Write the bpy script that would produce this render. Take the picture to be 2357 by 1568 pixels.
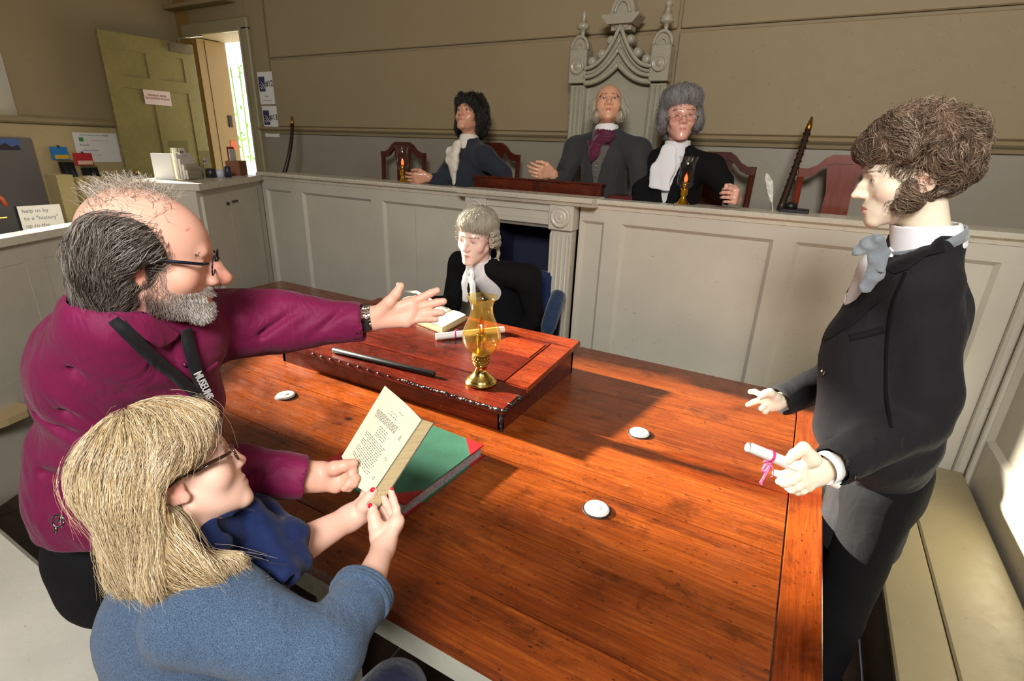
import bpy, bmesh, math, random
import numpy as np
from mathutils import Vector, Matrix, Quaternion
from mathutils.bvhtree import BVHTree
from mathutils import noise as mnoise
random.seed(7); rng = np.random.default_rng(7)
for o in list(bpy.data.objects): bpy.data.objects.remove(o)
SC = bpy.context.scene
COL = SC.collection
# ---------------------------------------------------------------- camera, sky, sun, lights, exposure
FPX, CX, CY, CAMZ = 1190.0, 1178.5, 784.0, 1.75
PITCH, ROLL, YAW = 0.35637, -0.036187, -0.50293
def cam_matrix():
    cy, sy, cp, sp = math.cos(YAW), math.sin(YAW), math.cos(PITCH), math.sin(PITCH)
    fwd = np.array([sy*cp, cy*cp, -sp]); right = np.array([cy, -sy, 0.]); down = np.cross(fwd, right)
    cr, sr = math.cos(ROLL), math.sin(ROLL)
    return np.array([cr*right+sr*down, -sr*right+cr*down, fwd])
CM = cam_matrix(); CAM = np.array([0, 0, CAMZ])
cam = bpy.data.cameras.new('camera'); camo = bpy.data.objects.new('camera', cam); COL.objects.link(camo)
cam.sensor_width = 36.0; cam.sensor_fit = 'HORIZONTAL'; cam.lens = FPX*36.0/2357.0; cam.clip_start = 0.02; cam.clip_end = 200
mw = Matrix.Identity(4)
for r in range(3):
    mw[r][0], mw[r][1], mw[r][2], mw[r][3] = CM[0][r], -CM[1][r], -CM[2][r], CAM[r]
camo.matrix_world = mw
SC.camera = camo
world = bpy.data.worlds.new('world'); SC.world = world; world.use_nodes = True
bg = world.node_tree.nodes['Background']; bg.inputs[0].default_value = (0.80, 0.88, 1.0, 1); bg.inputs[1].default_value = 2.2
def sun_lamp(d, strength, col, ang):
    l = bpy.data.lights.new('sun', 'SUN'); l.energy = strength; l.color = col; l.angle = ang
    o = bpy.data.objects.new('sun', l); COL.objects.link(o); o.rotation_euler = Vector(d).to_track_quat('-Z', 'Y').to_euler(); o.location = (-9, 1.5, 6)
def area_lamp(loc, target, sx, sy, watts, col):
    l = bpy.data.lights.new('area_lamp', 'AREA'); l.shape = 'RECTANGLE'; l.size = sx; l.size_y = sy; l.energy = watts; l.color = col
    o = bpy.data.objects.new('area_lamp', l); COL.objects.link(o); o.location = loc
    o.rotation_euler = (Vector(target)-Vector(loc)).to_track_quat('-Z', 'Y').to_euler()
sun_lamp((1, 0.06, -0.35), 42.0, (1.0, 0.93, 0.80), math.radians(2.2))
area_lamp((0.4, -1.25, 3.05), (-0.7, 1.9, 0.9), 0.9, 0.7, 138, (1.0, 0.98, 0.95))      # photographer's bounced flash
area_lamp((1.6, 0.2, 3.1), (-1.2, 2.6, 1.2), 1.2, 1.2, 7, (1.0, 0.95, 0.88))
SC.view_settings.view_transform = 'Standard'; SC.view_settings.look = 'None'; SC.view_settings.gamma = 1.0
SC.view_settings.exposure = 0.0; SC.view_settings.use_curve_mapping = False
SC.cycles.max_bounces = 7; SC.cycles.transparent_max_bounces = 12; SC.cycles.caustics_reflective = False; SC.cycles.caustics_refractive = False
SC.cycles.sample_clamp_indirect = 6.0
# ---------------------------------------------------------------- pixel helpers (turn photo pixels + a known plane or distance into points)
def ray(x, y): return CM.T @ np.array([(x-CX)/FPX, (y-CY)/FPX, 1.0])
def PZ(x, y, z): r = ray(x, y); return CAM + r*(z-CAMZ)/r[2]
def PY(x, y, Y): r = ray(x, y); return CAM + r*Y/r[1]
def PX(x, y, X): r = ray(x, y); return CAM + r*X/r[0]
def PD(x, y, d): return CAM + ray(x, y)*d
def CV(x, y, z): return CM.T @ np.array([x, y, z], float)   # camera-frame direction (right, down, forward) to world
# ---------------------------------------------------------------- materials
def s2l(c):
    return tuple(((v/255.0)/12.92 if v <= 10.3 else (((v/255.0)+0.055)/1.055)**2.4) for v in c)
def newmat(name):
    m = bpy.data.materials.new(name); m.use_nodes = True
    return m, m.node_tree, m.node_tree.nodes['Principled BSDF']
def N(nt, t, **kw):
    n = nt.nodes.new(t)
    for k, v in kw.items():
        if k in n.inputs.keys(): n.inputs[k].default_value = v
        else: setattr(n, k, v)
    return n
def coords(nt, scale=(1, 1, 1), kind='Object', rot=(0, 0, 0)):
    tc = N(nt, 'ShaderNodeTexCoord'); mp = N(nt, 'ShaderNodeMapping')
    mp.inputs['Scale'].default_value = scale; mp.inputs['Rotation'].default_value = rot
    nt.links.new(tc.outputs[kind], mp.inputs['Vector']); return mp.outputs[0]
def ramp(nt, fac, stops, interp='LINEAR'):
    r = N(nt, 'ShaderNodeValToRGB'); r.color_ramp.interpolation = interp
    el = r.color_ramp.elements
    while len(el) < len(stops): el.new(0.5)
    for e, (p, c) in zip(el, stops):
        e.position = p; e.color = (*c, 1) if len(c) == 3 else c
    nt.links.new(fac, r.inputs[0]); return r.outputs[0]
def mixc(nt, fac, a, b, mode='MIX'):
    m = N(nt, 'ShaderNodeMix', data_type='RGBA', blend_type=mode)
    for s, v in ((0, fac), (6, a), (7, b)):
        if hasattr(v, 'links'): nt.links.new(v, m.inputs[s])
        elif isinstance(v, (int, float)): m.inputs[s].default_value = v
        else: m.inputs[s].default_value = (*v, 1) if len(v) == 3 else v
    return m.outputs[2]
def bump(nt, b, h, strength=0.3, dist=0.002):
    bn = N(nt, 'ShaderNodeBump', Strength=strength, Distance=dist); nt.links.new(h, bn.inputs['Height'])
    nt.links.new(bn.outputs[0], b.inputs['Normal'])
def noise(nt, vec, scale, detail=4, rough=0.5, dist=0.0):
    n = N(nt, 'ShaderNodeTexNoise', Scale=scale, Detail=detail, Roughness=rough, Distortion=dist)
    if vec is not None: nt.links.new(vec, n.inputs['Vector'])
    return n.outputs['Fac']
MATS = {}
def plain(name, col, rough=0.5, metal=0.0, spec=0.5, var=0.0, vscale=8, bumps=0.0, bscale=60, coat=0.0, sheen=0.0, stretch=(1, 1, 1), trans=0.0, sss=0.0):
    if name in MATS: return MATS[name]
    m, nt, b = newmat(name); c = s2l(col)
    b.inputs['Base Color'].default_value = (*c, 1); b.inputs['Roughness'].default_value = rough; b.inputs['Metallic'].default_value = metal
    b.inputs['Specular IOR Level'].default_value = spec; b.inputs['Coat Weight'].default_value = coat; b.inputs['Sheen Weight'].default_value = sheen
    b.inputs['Transmission Weight'].default_value = trans
    if sss: b.inputs['Subsurface Weight'].default_value = sss; b.inputs['Subsurface Radius'].default_value = (0.012, 0.005, 0.003); b.inputs['Subsurface Scale'].default_value = 1.0
    v = None
    if var > 0:
        v = coords(nt, stretch)
        f = noise(nt, v, vscale, 5, 0.6)
        cc = ramp(nt, f, [(0.3, tuple(x*(1-var) for x in c)), (0.7, tuple(min(1, x*(1+var)) for x in c))])
        nt.links.new(cc, b.inputs['Base Color'])
    if bumps > 0:
        v = v or coords(nt, stretch)
        bump(nt, b, noise(nt, v, bscale, 6, 0.6), bumps, 0.003)
    MATS[name] = m; return m
def paint(name, col, rough=0.35, wear=0.06):
    if name in MATS: return MATS[name]
    m, nt, b = newmat(name); c = s2l(col); v = coords(nt)
    f = noise(nt, v, 2.2, 6, 0.6); g = noise(nt, v, 26, 5, 0.6)
    c1 = ramp(nt, f, [(0.3, tuple(x*(1-wear*1.6) for x in c)), (0.7, tuple(x*(1+wear) for x in c))])
    sp = ramp(nt, noise(nt, v, 75, 2, 0.5), [(0.70, (0, 0, 0)), (0.78, (1, 1, 1))])
    c2 = mixc(nt, sp, c1, tuple(x*0.55 for x in c))
    nt.links.new(c2, b.inputs['Base Color']); b.inputs['Roughness'].default_value = rough
    rv = 0.3 if rough < 0.45 else 0.06
    r = ramp(nt, g, [(0.3, (rough*(1-rv*0.7),)*3), (0.7, (min(1, rough*(1+rv)),)*3)]); nt.links.new(r, b.inputs['Roughness'])
    bump(nt, b, g, 0.18, 0.004)
    MATS[name] = m; return m
def vcol(name, rough=0.5, spec=0.4, sss=0.0, bumps=0.0, bscale=300, coat=0.0, var=0.0, vscale=40):
    if name in MATS: return MATS[name]
    m, nt, b = newmat(name); a = N(nt, 'ShaderNodeVertexColor', layer_name='Col')
    col = a.outputs[0]
    if var:
        f = noise(nt, coords(nt), vscale, 4, 0.6)
        col = mixc(nt, 1.0, col, ramp(nt, f, [(0.3, (1-var,)*3), (0.7, (1+0*var,)*3)]), 'MULTIPLY')
    nt.links.new(col, b.inputs['Base Color']); b.inputs['Roughness'].default_value = rough; b.inputs['Specular IOR Level'].default_value = spec
    b.inputs['Coat Weight'].default_value = coat
    if sss: b.inputs['Subsurface Weight'].default_value = sss; b.inputs['Subsurface Radius'].default_value = (0.010, 0.004, 0.002); b.inputs['Subsurface Scale'].default_value = 1.0
    if bumps: bump(nt, b, noise(nt, coords(nt), bscale, 4, 0.6), bumps, 0.001)
    MATS[name] = m; return m
def cloth(name, col, col2=None, weave=900, rough=0.85, sheen=0.3, bumps=0.35, heather=0.0, big=0.10, fold=0.45):
    if name in MATS: return MATS[name]
    m, nt, b = newmat(name); c = s2l(col); c2 = s2l(col2) if col2 else tuple(x*0.75 for x in c)
    v = coords(nt)
    f = noise(nt, v, weave, 3, 0.7)
    k = heather if heather else 0.35
    cc = ramp(nt, f, [(0.5-0.15, tuple(x*(1-k)+y*k for x, y in zip(c, c2))), (0.5+0.15, c)])
    g = noise(nt, v, 9, 4, 0.6)
    cc = mixc(nt, 1.0, cc, ramp(nt, g, [(0.3, (1-big*1.5,)*3), (0.7, (1, 1, 1))]), 'MULTIPLY')
    nt.links.new(cc, b.inputs['Base Color']); b.inputs['Roughness'].default_value = rough; b.inputs['Sheen Weight'].default_value = sheen
    b.inputs['Specular IOR Level'].default_value = 0.2
    b1 = N(nt, 'ShaderNodeBump', Strength=bumps, Distance=0.0015); nt.links.new(f, b1.inputs['Height'])
    w = noise(nt, coords(nt, (1, 1, 0.55), rot=(0.3, 0.2, 0.4)), 13, 3, 0.5, 1.4); b2 = N(nt, 'ShaderNodeBump', Strength=fold, Distance=0.02); nt.links.new(w, b2.inputs['Height']); nt.links.new(b1.outputs[0], b2.inputs['Normal']); nt.links.new(b2.outputs[0], b.inputs['Normal'])
    MATS[name] = m; return m
def table_wood(name, base, dark, lightc, rough=0.22, streak=1.0, wear=0.0):
    if name in MATS: return MATS[name]
    m, nt, b = newmat(name)
    tc = N(nt, 'ShaderNodeTexCoord'); oi = N(nt, 'ShaderNodeObjectInfo')
    add = N(nt, 'ShaderNodeVectorMath', operation='MULTIPLY_ADD')
    comb = N(nt, 'ShaderNodeCombineXYZ'); mul = N(nt, 'ShaderNodeMath', operation='MULTIPLY'); mul.inputs[1].default_value = 37.0
    nt.links.new(oi.outputs['Random'], mul.inputs[0]); nt.links.new(mul.outputs[0], comb.inputs[0]); nt.links.new(mul.outputs[0], comb.inputs[2])
    av = N(nt, 'ShaderNodeVectorMath', operation='ADD'); nt.links.new(tc.outputs['Object'], av.inputs[0]); nt.links.new(comb.outputs[0], av.inputs[1])
    def mp(s):
        q = N(nt, 'ShaderNodeMapping'); q.inputs['Scale'].default_value = s; nt.links.new(av.outputs[0], q.inputs[0]); return q.outputs[0]
    B, D, L = s2l(base), s2l(dark), s2l(lightc)
    grain = noise(nt, mp((1.6, 42*streak, 42)), 3.0, 6, 0.65, 0.6)
    wave = noise(nt, mp((0.9, 9, 9)), 2.0, 4, 0.6, 1.5)
    c = ramp(nt, wave, [(0.25, D), (0.45, B), (0.62, B), (0.8, L)])
    c = mixc(nt, 0.55, c, ramp(nt, grain, [(0.35, D), (0.55, B), (0.72, L)]))
    fine = noise(nt, mp((5, 260, 260)), 3.0, 3, 0.6)
    c = mixc(nt, 0.35, c, ramp(nt, fine, [(0.3, (0.45, 0.45, 0.45)), (0.6, (1, 1, 1))]), 'MULTIPLY')
    # knots, dents, ink stains of the old top
    vor = N(nt, 'ShaderNodeTexVoronoi', Scale=3.2); nt.links.new(mp((1, 1.6, 1)), vor.inputs['Vector'])
    bl = noise(nt, mp((0.9, 1.8, 1)), 1.7, 3, 0.5, 0.8)
    c = mixc(nt, 1.0, c, ramp(nt, bl, [(0.32, (0.62, 0.52, 0.46)), (0.52, (0.95, 0.93, 0.9)), (0.70, (1.15, 1.12, 1.05))]), 'MULTIPLY')
    kn = ramp(nt, vor.outputs['Distance'], [(0.035, (1, 1, 1)), (0.085, (0, 0, 0))])
    c = mixc(nt, kn, c, tuple(x*0.18 for x in D))
    st = noise(nt, mp((2.2, 3.2, 1)), 2.6, 8, 0.72, 0.4)
    c = mixc(nt, ramp(nt, st, [(0.52, (0, 0, 0)), (0.68, (0.70,)*3)]), c, tuple(x*0.35 for x in D))
    sp = noise(nt, mp((16, 34, 10)), 3.0, 3, 0.6)
    c = mixc(nt, ramp(nt, sp, [(0.63, (0, 0, 0)), (0.71, (0.85,)*3)]), c, tuple(x*0.22 for x in D))
    if wear:
        wr = noise(nt, mp((3, 5, 3)), 9.0, 8, 0.75)
        c = mixc(nt, ramp(nt, wr, [(0.62, (0, 0, 0)), (0.72, (wear,)*3)]), c, s2l((170, 130, 105)))
    nt.links.new(c, b.inputs['Base Color'])
    rr = ramp(nt, noise(nt, mp((6, 12, 6)), 2.0, 5, 0.7), [(0.3, (rough*0.7,)*3), (0.7, (min(1, rough*1.9),)*3)])
    nt.links.new(rr, b.inputs['Roughness']); b.inputs['Coat Weight'].default_value = 0.12; b.inputs['Coat Roughness'].default_value = 0.18
    ad = N(nt, 'ShaderNodeMath', operation='ADD'); nt.links.new(grain, ad.inputs[0]); nt.links.new(sp, ad.inputs[1])
    bump(nt, b, ad.outputs[0], 0.22, 0.002)
    MATS[name] = m; return m
def emit(name, col, s):
    m, nt, b = newmat(name); b.inputs['Base Color'].default_value = (*s2l(col), 1)
    b.inputs['Emission Color'].default_value = (*s2l(col), 1); b.inputs['Emission Strength'].default_value = s; return m
def glass(name, col=(255, 255, 255), rough=0.02, alpha=0.25, diff=None):
    # thin-walled blown glass: mostly see-through with clear reflections
    if name in MATS: return MATS[name]
    m, nt, b = newmat(name); nt.nodes.remove(b); out = nt.nodes['Material Output']
    t = N(nt, 'ShaderNodeBsdfTransparent'); t.inputs[0].default_value = (*s2l(col), 1)
    if diff:
        df = N(nt, 'ShaderNodeBsdfTranslucent'); df.inputs[0].default_value = (*s2l(diff), 1); d2_ = N(nt, 'ShaderNodeBsdfDiffuse'); d2_.inputs[0].default_value = (*s2l(diff), 1); m1 = N(nt, 'ShaderNodeMixShader'); m1.inputs[0].default_value = 0.5; nt.links.new(df.outputs[0], m1.inputs[1]); nt.links.new(d2_.outputs[0], m1.inputs[2])
        m2 = N(nt, 'ShaderNodeMixShader'); m2.inputs[0].default_value = 0.06; nt.links.new(t.outputs[0], m2.inputs[1]); nt.links.new(m1.outputs[0], m2.inputs[2]); t = m2
    g = N(nt, 'ShaderNodeBsdfGlossy'); g.inputs['Roughness'].default_value = rough; g.inputs[0].default_value = (1, 1, 1, 1)
    mx = N(nt, 'ShaderNodeMixShader'); lw = N(nt, 'ShaderNodeLayerWeight', Blend=0.5)
    pw = N(nt, 'ShaderNodeMath', operation='POWER'); nt.links.new(lw.outputs['Facing'], pw.inputs[0]); pw.inputs[1].default_value = 3.0
    ad = N(nt, 'ShaderNodeMath', operation='MULTIPLY_ADD'); nt.links.new(pw.outputs[0], ad.inputs[0]); ad.inputs[1].default_value = alpha; ad.inputs[2].default_value = 0.05
    nt.links.new(ad.outputs[0], mx.inputs[0]); nt.links.new(t.outputs[0], mx.inputs[1]); nt.links.new(g.outputs[0], mx.inputs[2])
    nt.links.new(mx.outputs[0], out.inputs[0]); MATS[name] = m; return m
# ---------------------------------------------------------------- object helpers
def tag(o, label=None, cat=None, group=None, kind=None):
    if label: o['label'] = label
    if cat: o['category'] = cat
    if group: o['group'] = group
    if kind: o['kind'] = kind
    return o
def empty(name, loc=(0, 0, 0), rz=0.0):
    o = bpy.data.objects.new(name, None); COL.objects.link(o); o.location = loc; o.rotation_euler = (0, 0, rz); o.empty_display_size = 0.1; return o
def link(name, me, m=None, parent=None):
    o = bpy.data.objects.new(name, me); COL.objects.link(o)
    if m is not None and not me.materials: me.materials.append(m)
    if parent is not None:
        o.parent = parent
        if WORLDCHILD: o.matrix_parent_inverse = pmat(parent).inverted()
    return o
WORLDCHILD = True     # children are modelled in world coordinates unless switched off
def pmat(p):
    m = Matrix.LocRotScale(p.location, p.rotation_euler, p.scale)
    return (pmat(p.parent) @ p.matrix_parent_inverse @ m) if p.parent else m
class MB:
    """collects vertices and faces of one mesh object"""
    def __init__(s): s.v = []; s.f = []; s.sm = []; s.mi = []; s.cur = 0
    def add(s, vs, fs, smooth=False):
        b = len(s.v); s.v += [tuple(map(float, p)) for p in vs]
        s.f += [tuple(b+i for i in f) for f in fs]; s.sm += [smooth]*len(fs); s.mi += [s.cur]*len(fs); return s
    def box(s, c, d, M=None, bev=0.0):
        """box with centre c, full size d; bev = chamfered edges"""
        x, y, z = [q/2 for q in d]
        if bev <= 0:
            vs = [(-x, -y, -z), (x, -y, -z), (x, y, -z), (-x, y, -z), (-x, -y, z), (x, -y, z), (x, y, z), (-x, y, z)]
            fs = [(0, 3, 2, 1), (4, 5, 6, 7), (0, 1, 5, 4), (1, 2, 6, 5), (2, 3, 7, 6), (3, 0, 4, 7)]
        else:
            k = min(bev, x*0.9, y*0.9, z*0.9); vs = []; fs = []
            idx = {}
            for sx in (-1, 1):
                for sy in (-1, 1):
                    for sz in (-1, 1):
                        for a in range(3):
                            p = [sx*(x-k), sy*(y-k), sz*(z-k)]; p[a] = (sx, sy, sz)[a]*(x, y, z)[a]
                            idx[(sx, sy, sz, a)] = len(vs); vs.append(tuple(p))
            for a in range(3):
                b, c2 = (a+1) % 3, (a+2) % 3
                for sa in (-1, 1):
                    q = []
                    for sb, sc_ in ((-1, -1), (1, -1), (1, 1), (-1, 1)):
                        t = [0, 0, 0]; t[a] = sa; t[b] = sb; t[c2] = sc_; q.append(idx[(*t, a)])
                    fs.append(tuple(q if sa > 0 else q[::-1]))
                # edges along axis a
                for sb in (-1, 1):
                    for sc_ in (-1, 1):
                        q = []
                        for sa, ax in ((-1, b), (1, b), (1, c2), (-1, c2)):
                            t = [0, 0, 0]; t[a] = sa; t[b] = sb; t[c2] = sc_; q.append(idx[(*t, ax)])
                        fs.append(tuple(q if sb*sc_ < 0 else q[::-1]))
            for sx in (-1, 1):
                for sy in (-1, 1):
                    for sz in (-1, 1):
                        q = [idx[(sx, sy, sz, a)] for a in range(3)]
                        fs.append(tuple(q if sx*sy*sz > 0 else q[::-1]))
        if M is not None: vs = [tuple(M @ Vector(p)) for p in vs]
        vs = [(p[0]+c[0], p[1]+c[1], p[2]+c[2]) for p in vs]
        return s.add(vs, fs)
    def b2(s, lo, hi, bev=0.0):
        return s.box([(a+b)/2 for a, b in zip(lo, hi)], [abs(b-a) for a, b in zip(lo, hi)], bev=bev)
    def prism(s, poly, h0, h1, axis='z', M=None):
        """poly: 2D points; extruded along an axis. axis y: poly=(x,z); axis x: poly=(y,z)"""
        n = len(poly)
        def P(p, h): return (p[0], p[1], h) if axis == 'z' else ((p[0], h, p[1]) if axis == 'y' else (h, p[0], p[1]))
        vs = [P(p, h0) for p in poly]+[P(p, h1) for p in poly]
        if M is not None: vs = [tuple(M @ Vector(p)) for p in vs]
        fs = [tuple(range(n))[::-1], tuple(range(n, 2*n))]+[(i, (i+1) % n, n+(i+1) % n, n+i) for i in range(n)]
        return s.add(vs, fs)
    def lathe(s, prof, c=(0, 0, 0), n=32, M=None, smooth=True, cap=True, rf=None):
        """prof: (r,z) list revolved about z; rf(theta,i)->radius factor"""
        vs = []; m = len(prof)
        for i, (r, z) in enumerate(prof):
            for j in range(n):
                a = 2*math.pi*j/n; k = rf(a, i) if rf else 1
                vs.append((r*k*math.cos(a), r*k*math.sin(a), z))
        if M is not None: vs = [tuple(M @ Vector(p)) for p in vs]
        vs = [(p[0]+c[0], p[1]+c[1], p[2]+c[2]) for p in vs]
        fs = [(i*n+j, i*n+(j+1) % n, (i+1)*n+(j+1) % n, (i+1)*n+j) for i in range(m-1) for j in range(n)]
        if cap: fs += [tuple(range(n))[::-1], tuple(range((m-1)*n, m*n))]
        return s.add(vs, fs, smooth)
    def tube(s, pts, r, n=8, smooth=True, flat=None, cap=True):
        """tube along points; r number or list; flat=(k) squashes the section"""
        pts = [Vector(p) for p in pts]; m = len(pts); rs = r if hasattr(r, '__len__') else [r]*m
        t0 = (pts[1]-pts[0]).normalized(); up = Vector((0, 0, 1)) if abs(t0.z) < 0.9 else Vector((1, 0, 0))
        nrm = t0.cross(up).normalized(); vs = []
        for i, p in enumerate(pts):
            t = (pts[min(i+1, m-1)]-pts[max(i-1, 0)]).normalized()
            nrm = (nrm-t*nrm.dot(t)).normalized(); bn = t.cross(nrm)
            for j in range(n):
                a = 2*math.pi*j/n; vs.append(p+(nrm*math.cos(a)+bn*math.sin(a)*(flat or 1))*rs[i])
        fs = [(i*n+j, i*n+(j+1) % n, (i+1)*n+(j+1) % n, (i+1)*n+j) for i in range(m-1) for j in range(n)]
        if cap: fs += [tuple(range(n))[::-1], tuple(range((m-1)*n, m*n))]
        return s.add(vs, fs, smooth)
    def sphere(s, c, r, n=16, m=10, M=None):
        if not hasattr(r, '__len__'): r = (r, r, r)
        prof = [(math.sin(math.pi*i/m), -math.cos(math.pi*i/m)) for i in range(m+1)]
        prof[0] = (0.001, -1); prof[-1] = (0.001, 1)
        S = Matrix.Diagonal((r[0], r[1], r[2]))
        return s.lathe(prof, c, n, M=(M @ S) if M is not None else S)
    def mesh(s, name):
        me = bpy.data.meshes.new(name); me.from_pydata(s.v, [], s.f)
        me.polygons.foreach_set('use_smooth', s.sm); me.polygons.foreach_set('material_index', s.mi); me.update(); return me
    def build(s, name, m, parent=None):
        me = s.mesh(name)
        for q in (m if isinstance(m, (list, tuple)) else [m]): me.materials.append(q)
        return link(name, me, None, parent)
def rot(ax, a): return Matrix.Rotation(a, 3, ax)
def text_mesh(txt, size, name, m, origin, xdir, ydir, parent=None, extrude=0.0004, align='LEFT', bold=0.0):
    """flat lettering as real mesh, reading along xdir with ydir up"""
    cu = bpy.data.curves.new(name, 'FONT'); cu.body = txt; cu.size = size; cu.extrude = extrude; cu.align_x = align; cu.resolution_u = 3
    cu.offset = bold*size
    to = bpy.data.objects.new(name, cu); COL.objects.link(to)
    dg = bpy.context.evaluated_depsgraph_get(); me = bpy.data.meshes.new_from_object(to.evaluated_get(dg)); bpy.data.objects.remove(to)
    x = Vector(xdir).normalized(); z = x.cross(Vector(ydir)).normalized(); y = z.cross(x)
    M = Matrix((x, y, z)).transposed().to_4x4(); M.translation = Vector(origin); me.transform(M)
    me.materials.clear(); me.materials.append(m); me.name = name
    return link(name, me, None, parent)
# ---------------------------------------------------------------- materials of the room
M_PAN = paint('panel_paint', (192, 187, 172), 0.34)
M_CAP = paint('cap_paint', (204, 198, 180), 0.28)
M_UP = paint('upper_wall_paint', (150, 133, 100), 0.62, 0.025)
M_LOW = paint('dado_paint', (146, 138, 120), 0.45, 0.04)
M_THR = paint('throne_paint', (168, 162, 142), 0.25, 0.05)
M_OLIVE = paint('olive_door_paint', (138, 126, 76), 0.25, 0.08)
M_YEL = paint('yellow_reveal_paint', (150, 120, 60), 0.5, 0.06)
M_CREAM = paint('cream_bench_paint', (142, 131, 100), 0.38)
M_WHITE = paint('white_gloss_paint', (216, 212, 200), 0.24, 0.1)
M_FLOOR = plain('floor_boards_stain', (62, 46, 36), 0.55, var=0.3, vscale=3, stretch=(1, 8, 1), bumps=0.3, bscale=20)
M_CEIL = plain('ceiling_plaster', (205, 196, 176), 0.8, bumps=0.1, bscale=12)
# ---------------------------------------------------------------- shell
def struct(o): o['kind'] = 'structure'; return o
ZC = 3.75
fl = empty('floor'); struct(fl)
m0 = MB()
for i in range(34):
    x0 = -6.4+i*0.30
    b = MB().b2((x0+0.003, -3.3, -0.03), (x0+0.297, 7.0, 0.0)).build('floor_board', M_FLOOR, fl)
ra = MB()
ra.prism([(-6.4, 4.3), (-6.4, 1.85), (-4.0, 1.85), (-3.92, 2.0), (-4.4, 2.86), (3.1, 2.86), (3.1, 4.3)][::-1], 0.0, 0.60)
struct(ra.build('floor_raised', M_FLOOR))
struct(MB().b2((-6.5, -3.4, ZC), (3.3, 4.4, ZC+0.1)).build('ceiling', M_CEIL))
YB = 3.60
# back wall: dado, dado rail, big upper boards with open joints
wb = empty('wall_back'); struct(wb)
MB().b2((-4.95, YB+0.02, 0), (3.1, YB+0.25, ZC)).build('wall_body', M_UP, wb)
MB().b2((-4.90, YB, 0.5), (3.1, YB+0.02, 1.80)).build('dado_panel', M_LOW, wb)
q = MB(); q.prism([(YB-0.035, 1.835), (YB-0.045, 1.845), (YB-0.03, 1.862), (YB+0.01, 1.87), (YB+0.01, 1.80), (YB-0.012, 1.805), (YB-0.02, 1.825)], -4.92, 3.1, 'x'); q.build('dado_rail', M_UP, wb)
for (x0, x1, z0, z1) in ((-4.66, -1.00, 1.87, 2.44), (-0.90, 3.05, 1.87, 2.44), (-4.66, -0.92, 2.46, 3.7), (-0.90, 3.05, 2.46, 3.7)):
    MB().box(((x0+x1)/2, YB+0.005+(0.006 if z0 > 2.2 else 0), (z0+z1)/2), (x1-x0, 0.022, z1-z0), bev=0.006).build('board', M_UP, wb)
MB().b2((-4.94, YB-0.004, 1.87), (-4.68, YB+0.02, 3.7)).build('corner_board', M_UP, wb)
# wall around the doorway, 0.36 m thick, with the opening X -5.83..-5.06, Z 0.6..2.72
DX0, DX1, DZ = -5.83, -4.99, 2.70
wd = empty('wall_doorway'); struct(wd)
MB().b2((-6.3, YB, 0), (DX0, YB+0.36, ZC)).build('jamb_wall', M_YEL, wd)
MB().b2((DX1, YB, 0), (-4.95, YB+0.36, ZC)).build('jamb_wall', M_UP, wd)
MB().b2((DX0, YB, DZ), (DX1, YB+0.36, ZC)).build('lintel_wall', M_UP, wd)
fr = MB()
fr.box((DX1+0.05, YB-0.012, 1.66), (0.10, 0.05, 2.14), bev=0.01); fr.box(((DX0+DX1)/2, YB-0.012, DZ+0.055), (DX1-DX0+0.2, 0.05, 0.11), bev=0.01)
fr.box((DX1+0.008, YB-0.045, 1.66), (0.018, 0.03, 2.14), bev=0.006)
fr.build('door_frame', paint('frame_paint', (150, 140, 108), 0.4), wd)
fr = MB(); fr.box((-5.55, YB-0.05, 2.95), (1.0, 0.14, 0.035), bev=0.008); fr.build('shelf_board', M_UP, wd)
# left wall with a tall splayed window, out of frame except its far splay
wl = empty('wall_left'); struct(wl)
XL = -6.05; WY0, WY1, WZ0, WZ1 = 0.90, 1.98, 1.88, 3.42
MB().b2((XL-0.35, -3.3, 0), (XL, WY0-0.1, ZC)).build('wall_body', M_UP, wl)
MB().b2((XL-0.35, WY1+0.12, 0), (XL, YB+0.02, ZC)).build('wall_body', M_UP, wl)
MB().b2((XL-0.35, WY0-0.1, 0), (XL, WY1+0.12, WZ0-0.05)).build('wall_body', M_UP, wl)
MB().b2((XL-0.35, WY0-0.1, WZ1), (XL, WY1+0.12, ZC)).build('wall_body', M_UP, wl)
q = MB(); q.add([(XL-0.33, WY1-0.03, WZ0-0.1), (XL+0.001, WY1+0.13, WZ0-0.1), (XL+0.001, WY1+0.13, WZ1), (XL-0.33, WY1-0.03, WZ1)], [(0, 1, 2, 3)])
q.build('splay_reveal', M_CREAM, wl)
MB().b2((XL-0.001, -3.3, 0.5), (XL+0.018, YB, 1.80)).build('dado_panel', paint('left_dado_paint', (186, 166, 122), 0.5), wl)
MB().box((XL+0.015, 0.15, 1.838), (0.07, 6.9, 0.055), bev=0.014).build('dado_rail', M_UP, wl)
wn = empty('window_1'); struct(wn)
f = MB()
for y in (WY0+0.02, WY1-0.02): f.b2((XL-0.30, y-0.025, WZ0), (XL-0.25, y+0.025, WZ1))
f.b2((XL-0.30, WY0, WZ0-0.02), (XL-0.25, WY1, WZ0+0.03)); f.b2((XL-0.30, WY0, WZ1-0.05), (XL-0.25, WY1, WZ1)); f.build('window_frame', M_WHITE, wn)
f = MB(); f.b2((XL-0.29, (WY0+WY1)/2-0.012, WZ0), (XL-0.26, (WY0+WY1)/2+0.012, WZ1)); f.b2((XL-0.29, WY0, 2.62), (XL-0.26, WY1, 2.645)); f.build('glazing_bar', M_WHITE, wn)
struct(MB().b2((3.05, -3.3, 0), (3.3, 4.2, ZC)).build('wall_right', M_UP))
struct(MB().b2((-6.4, -3.55, 0), (3.3, -3.3, ZC)).build('wall_rear', M_UP))
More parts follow.
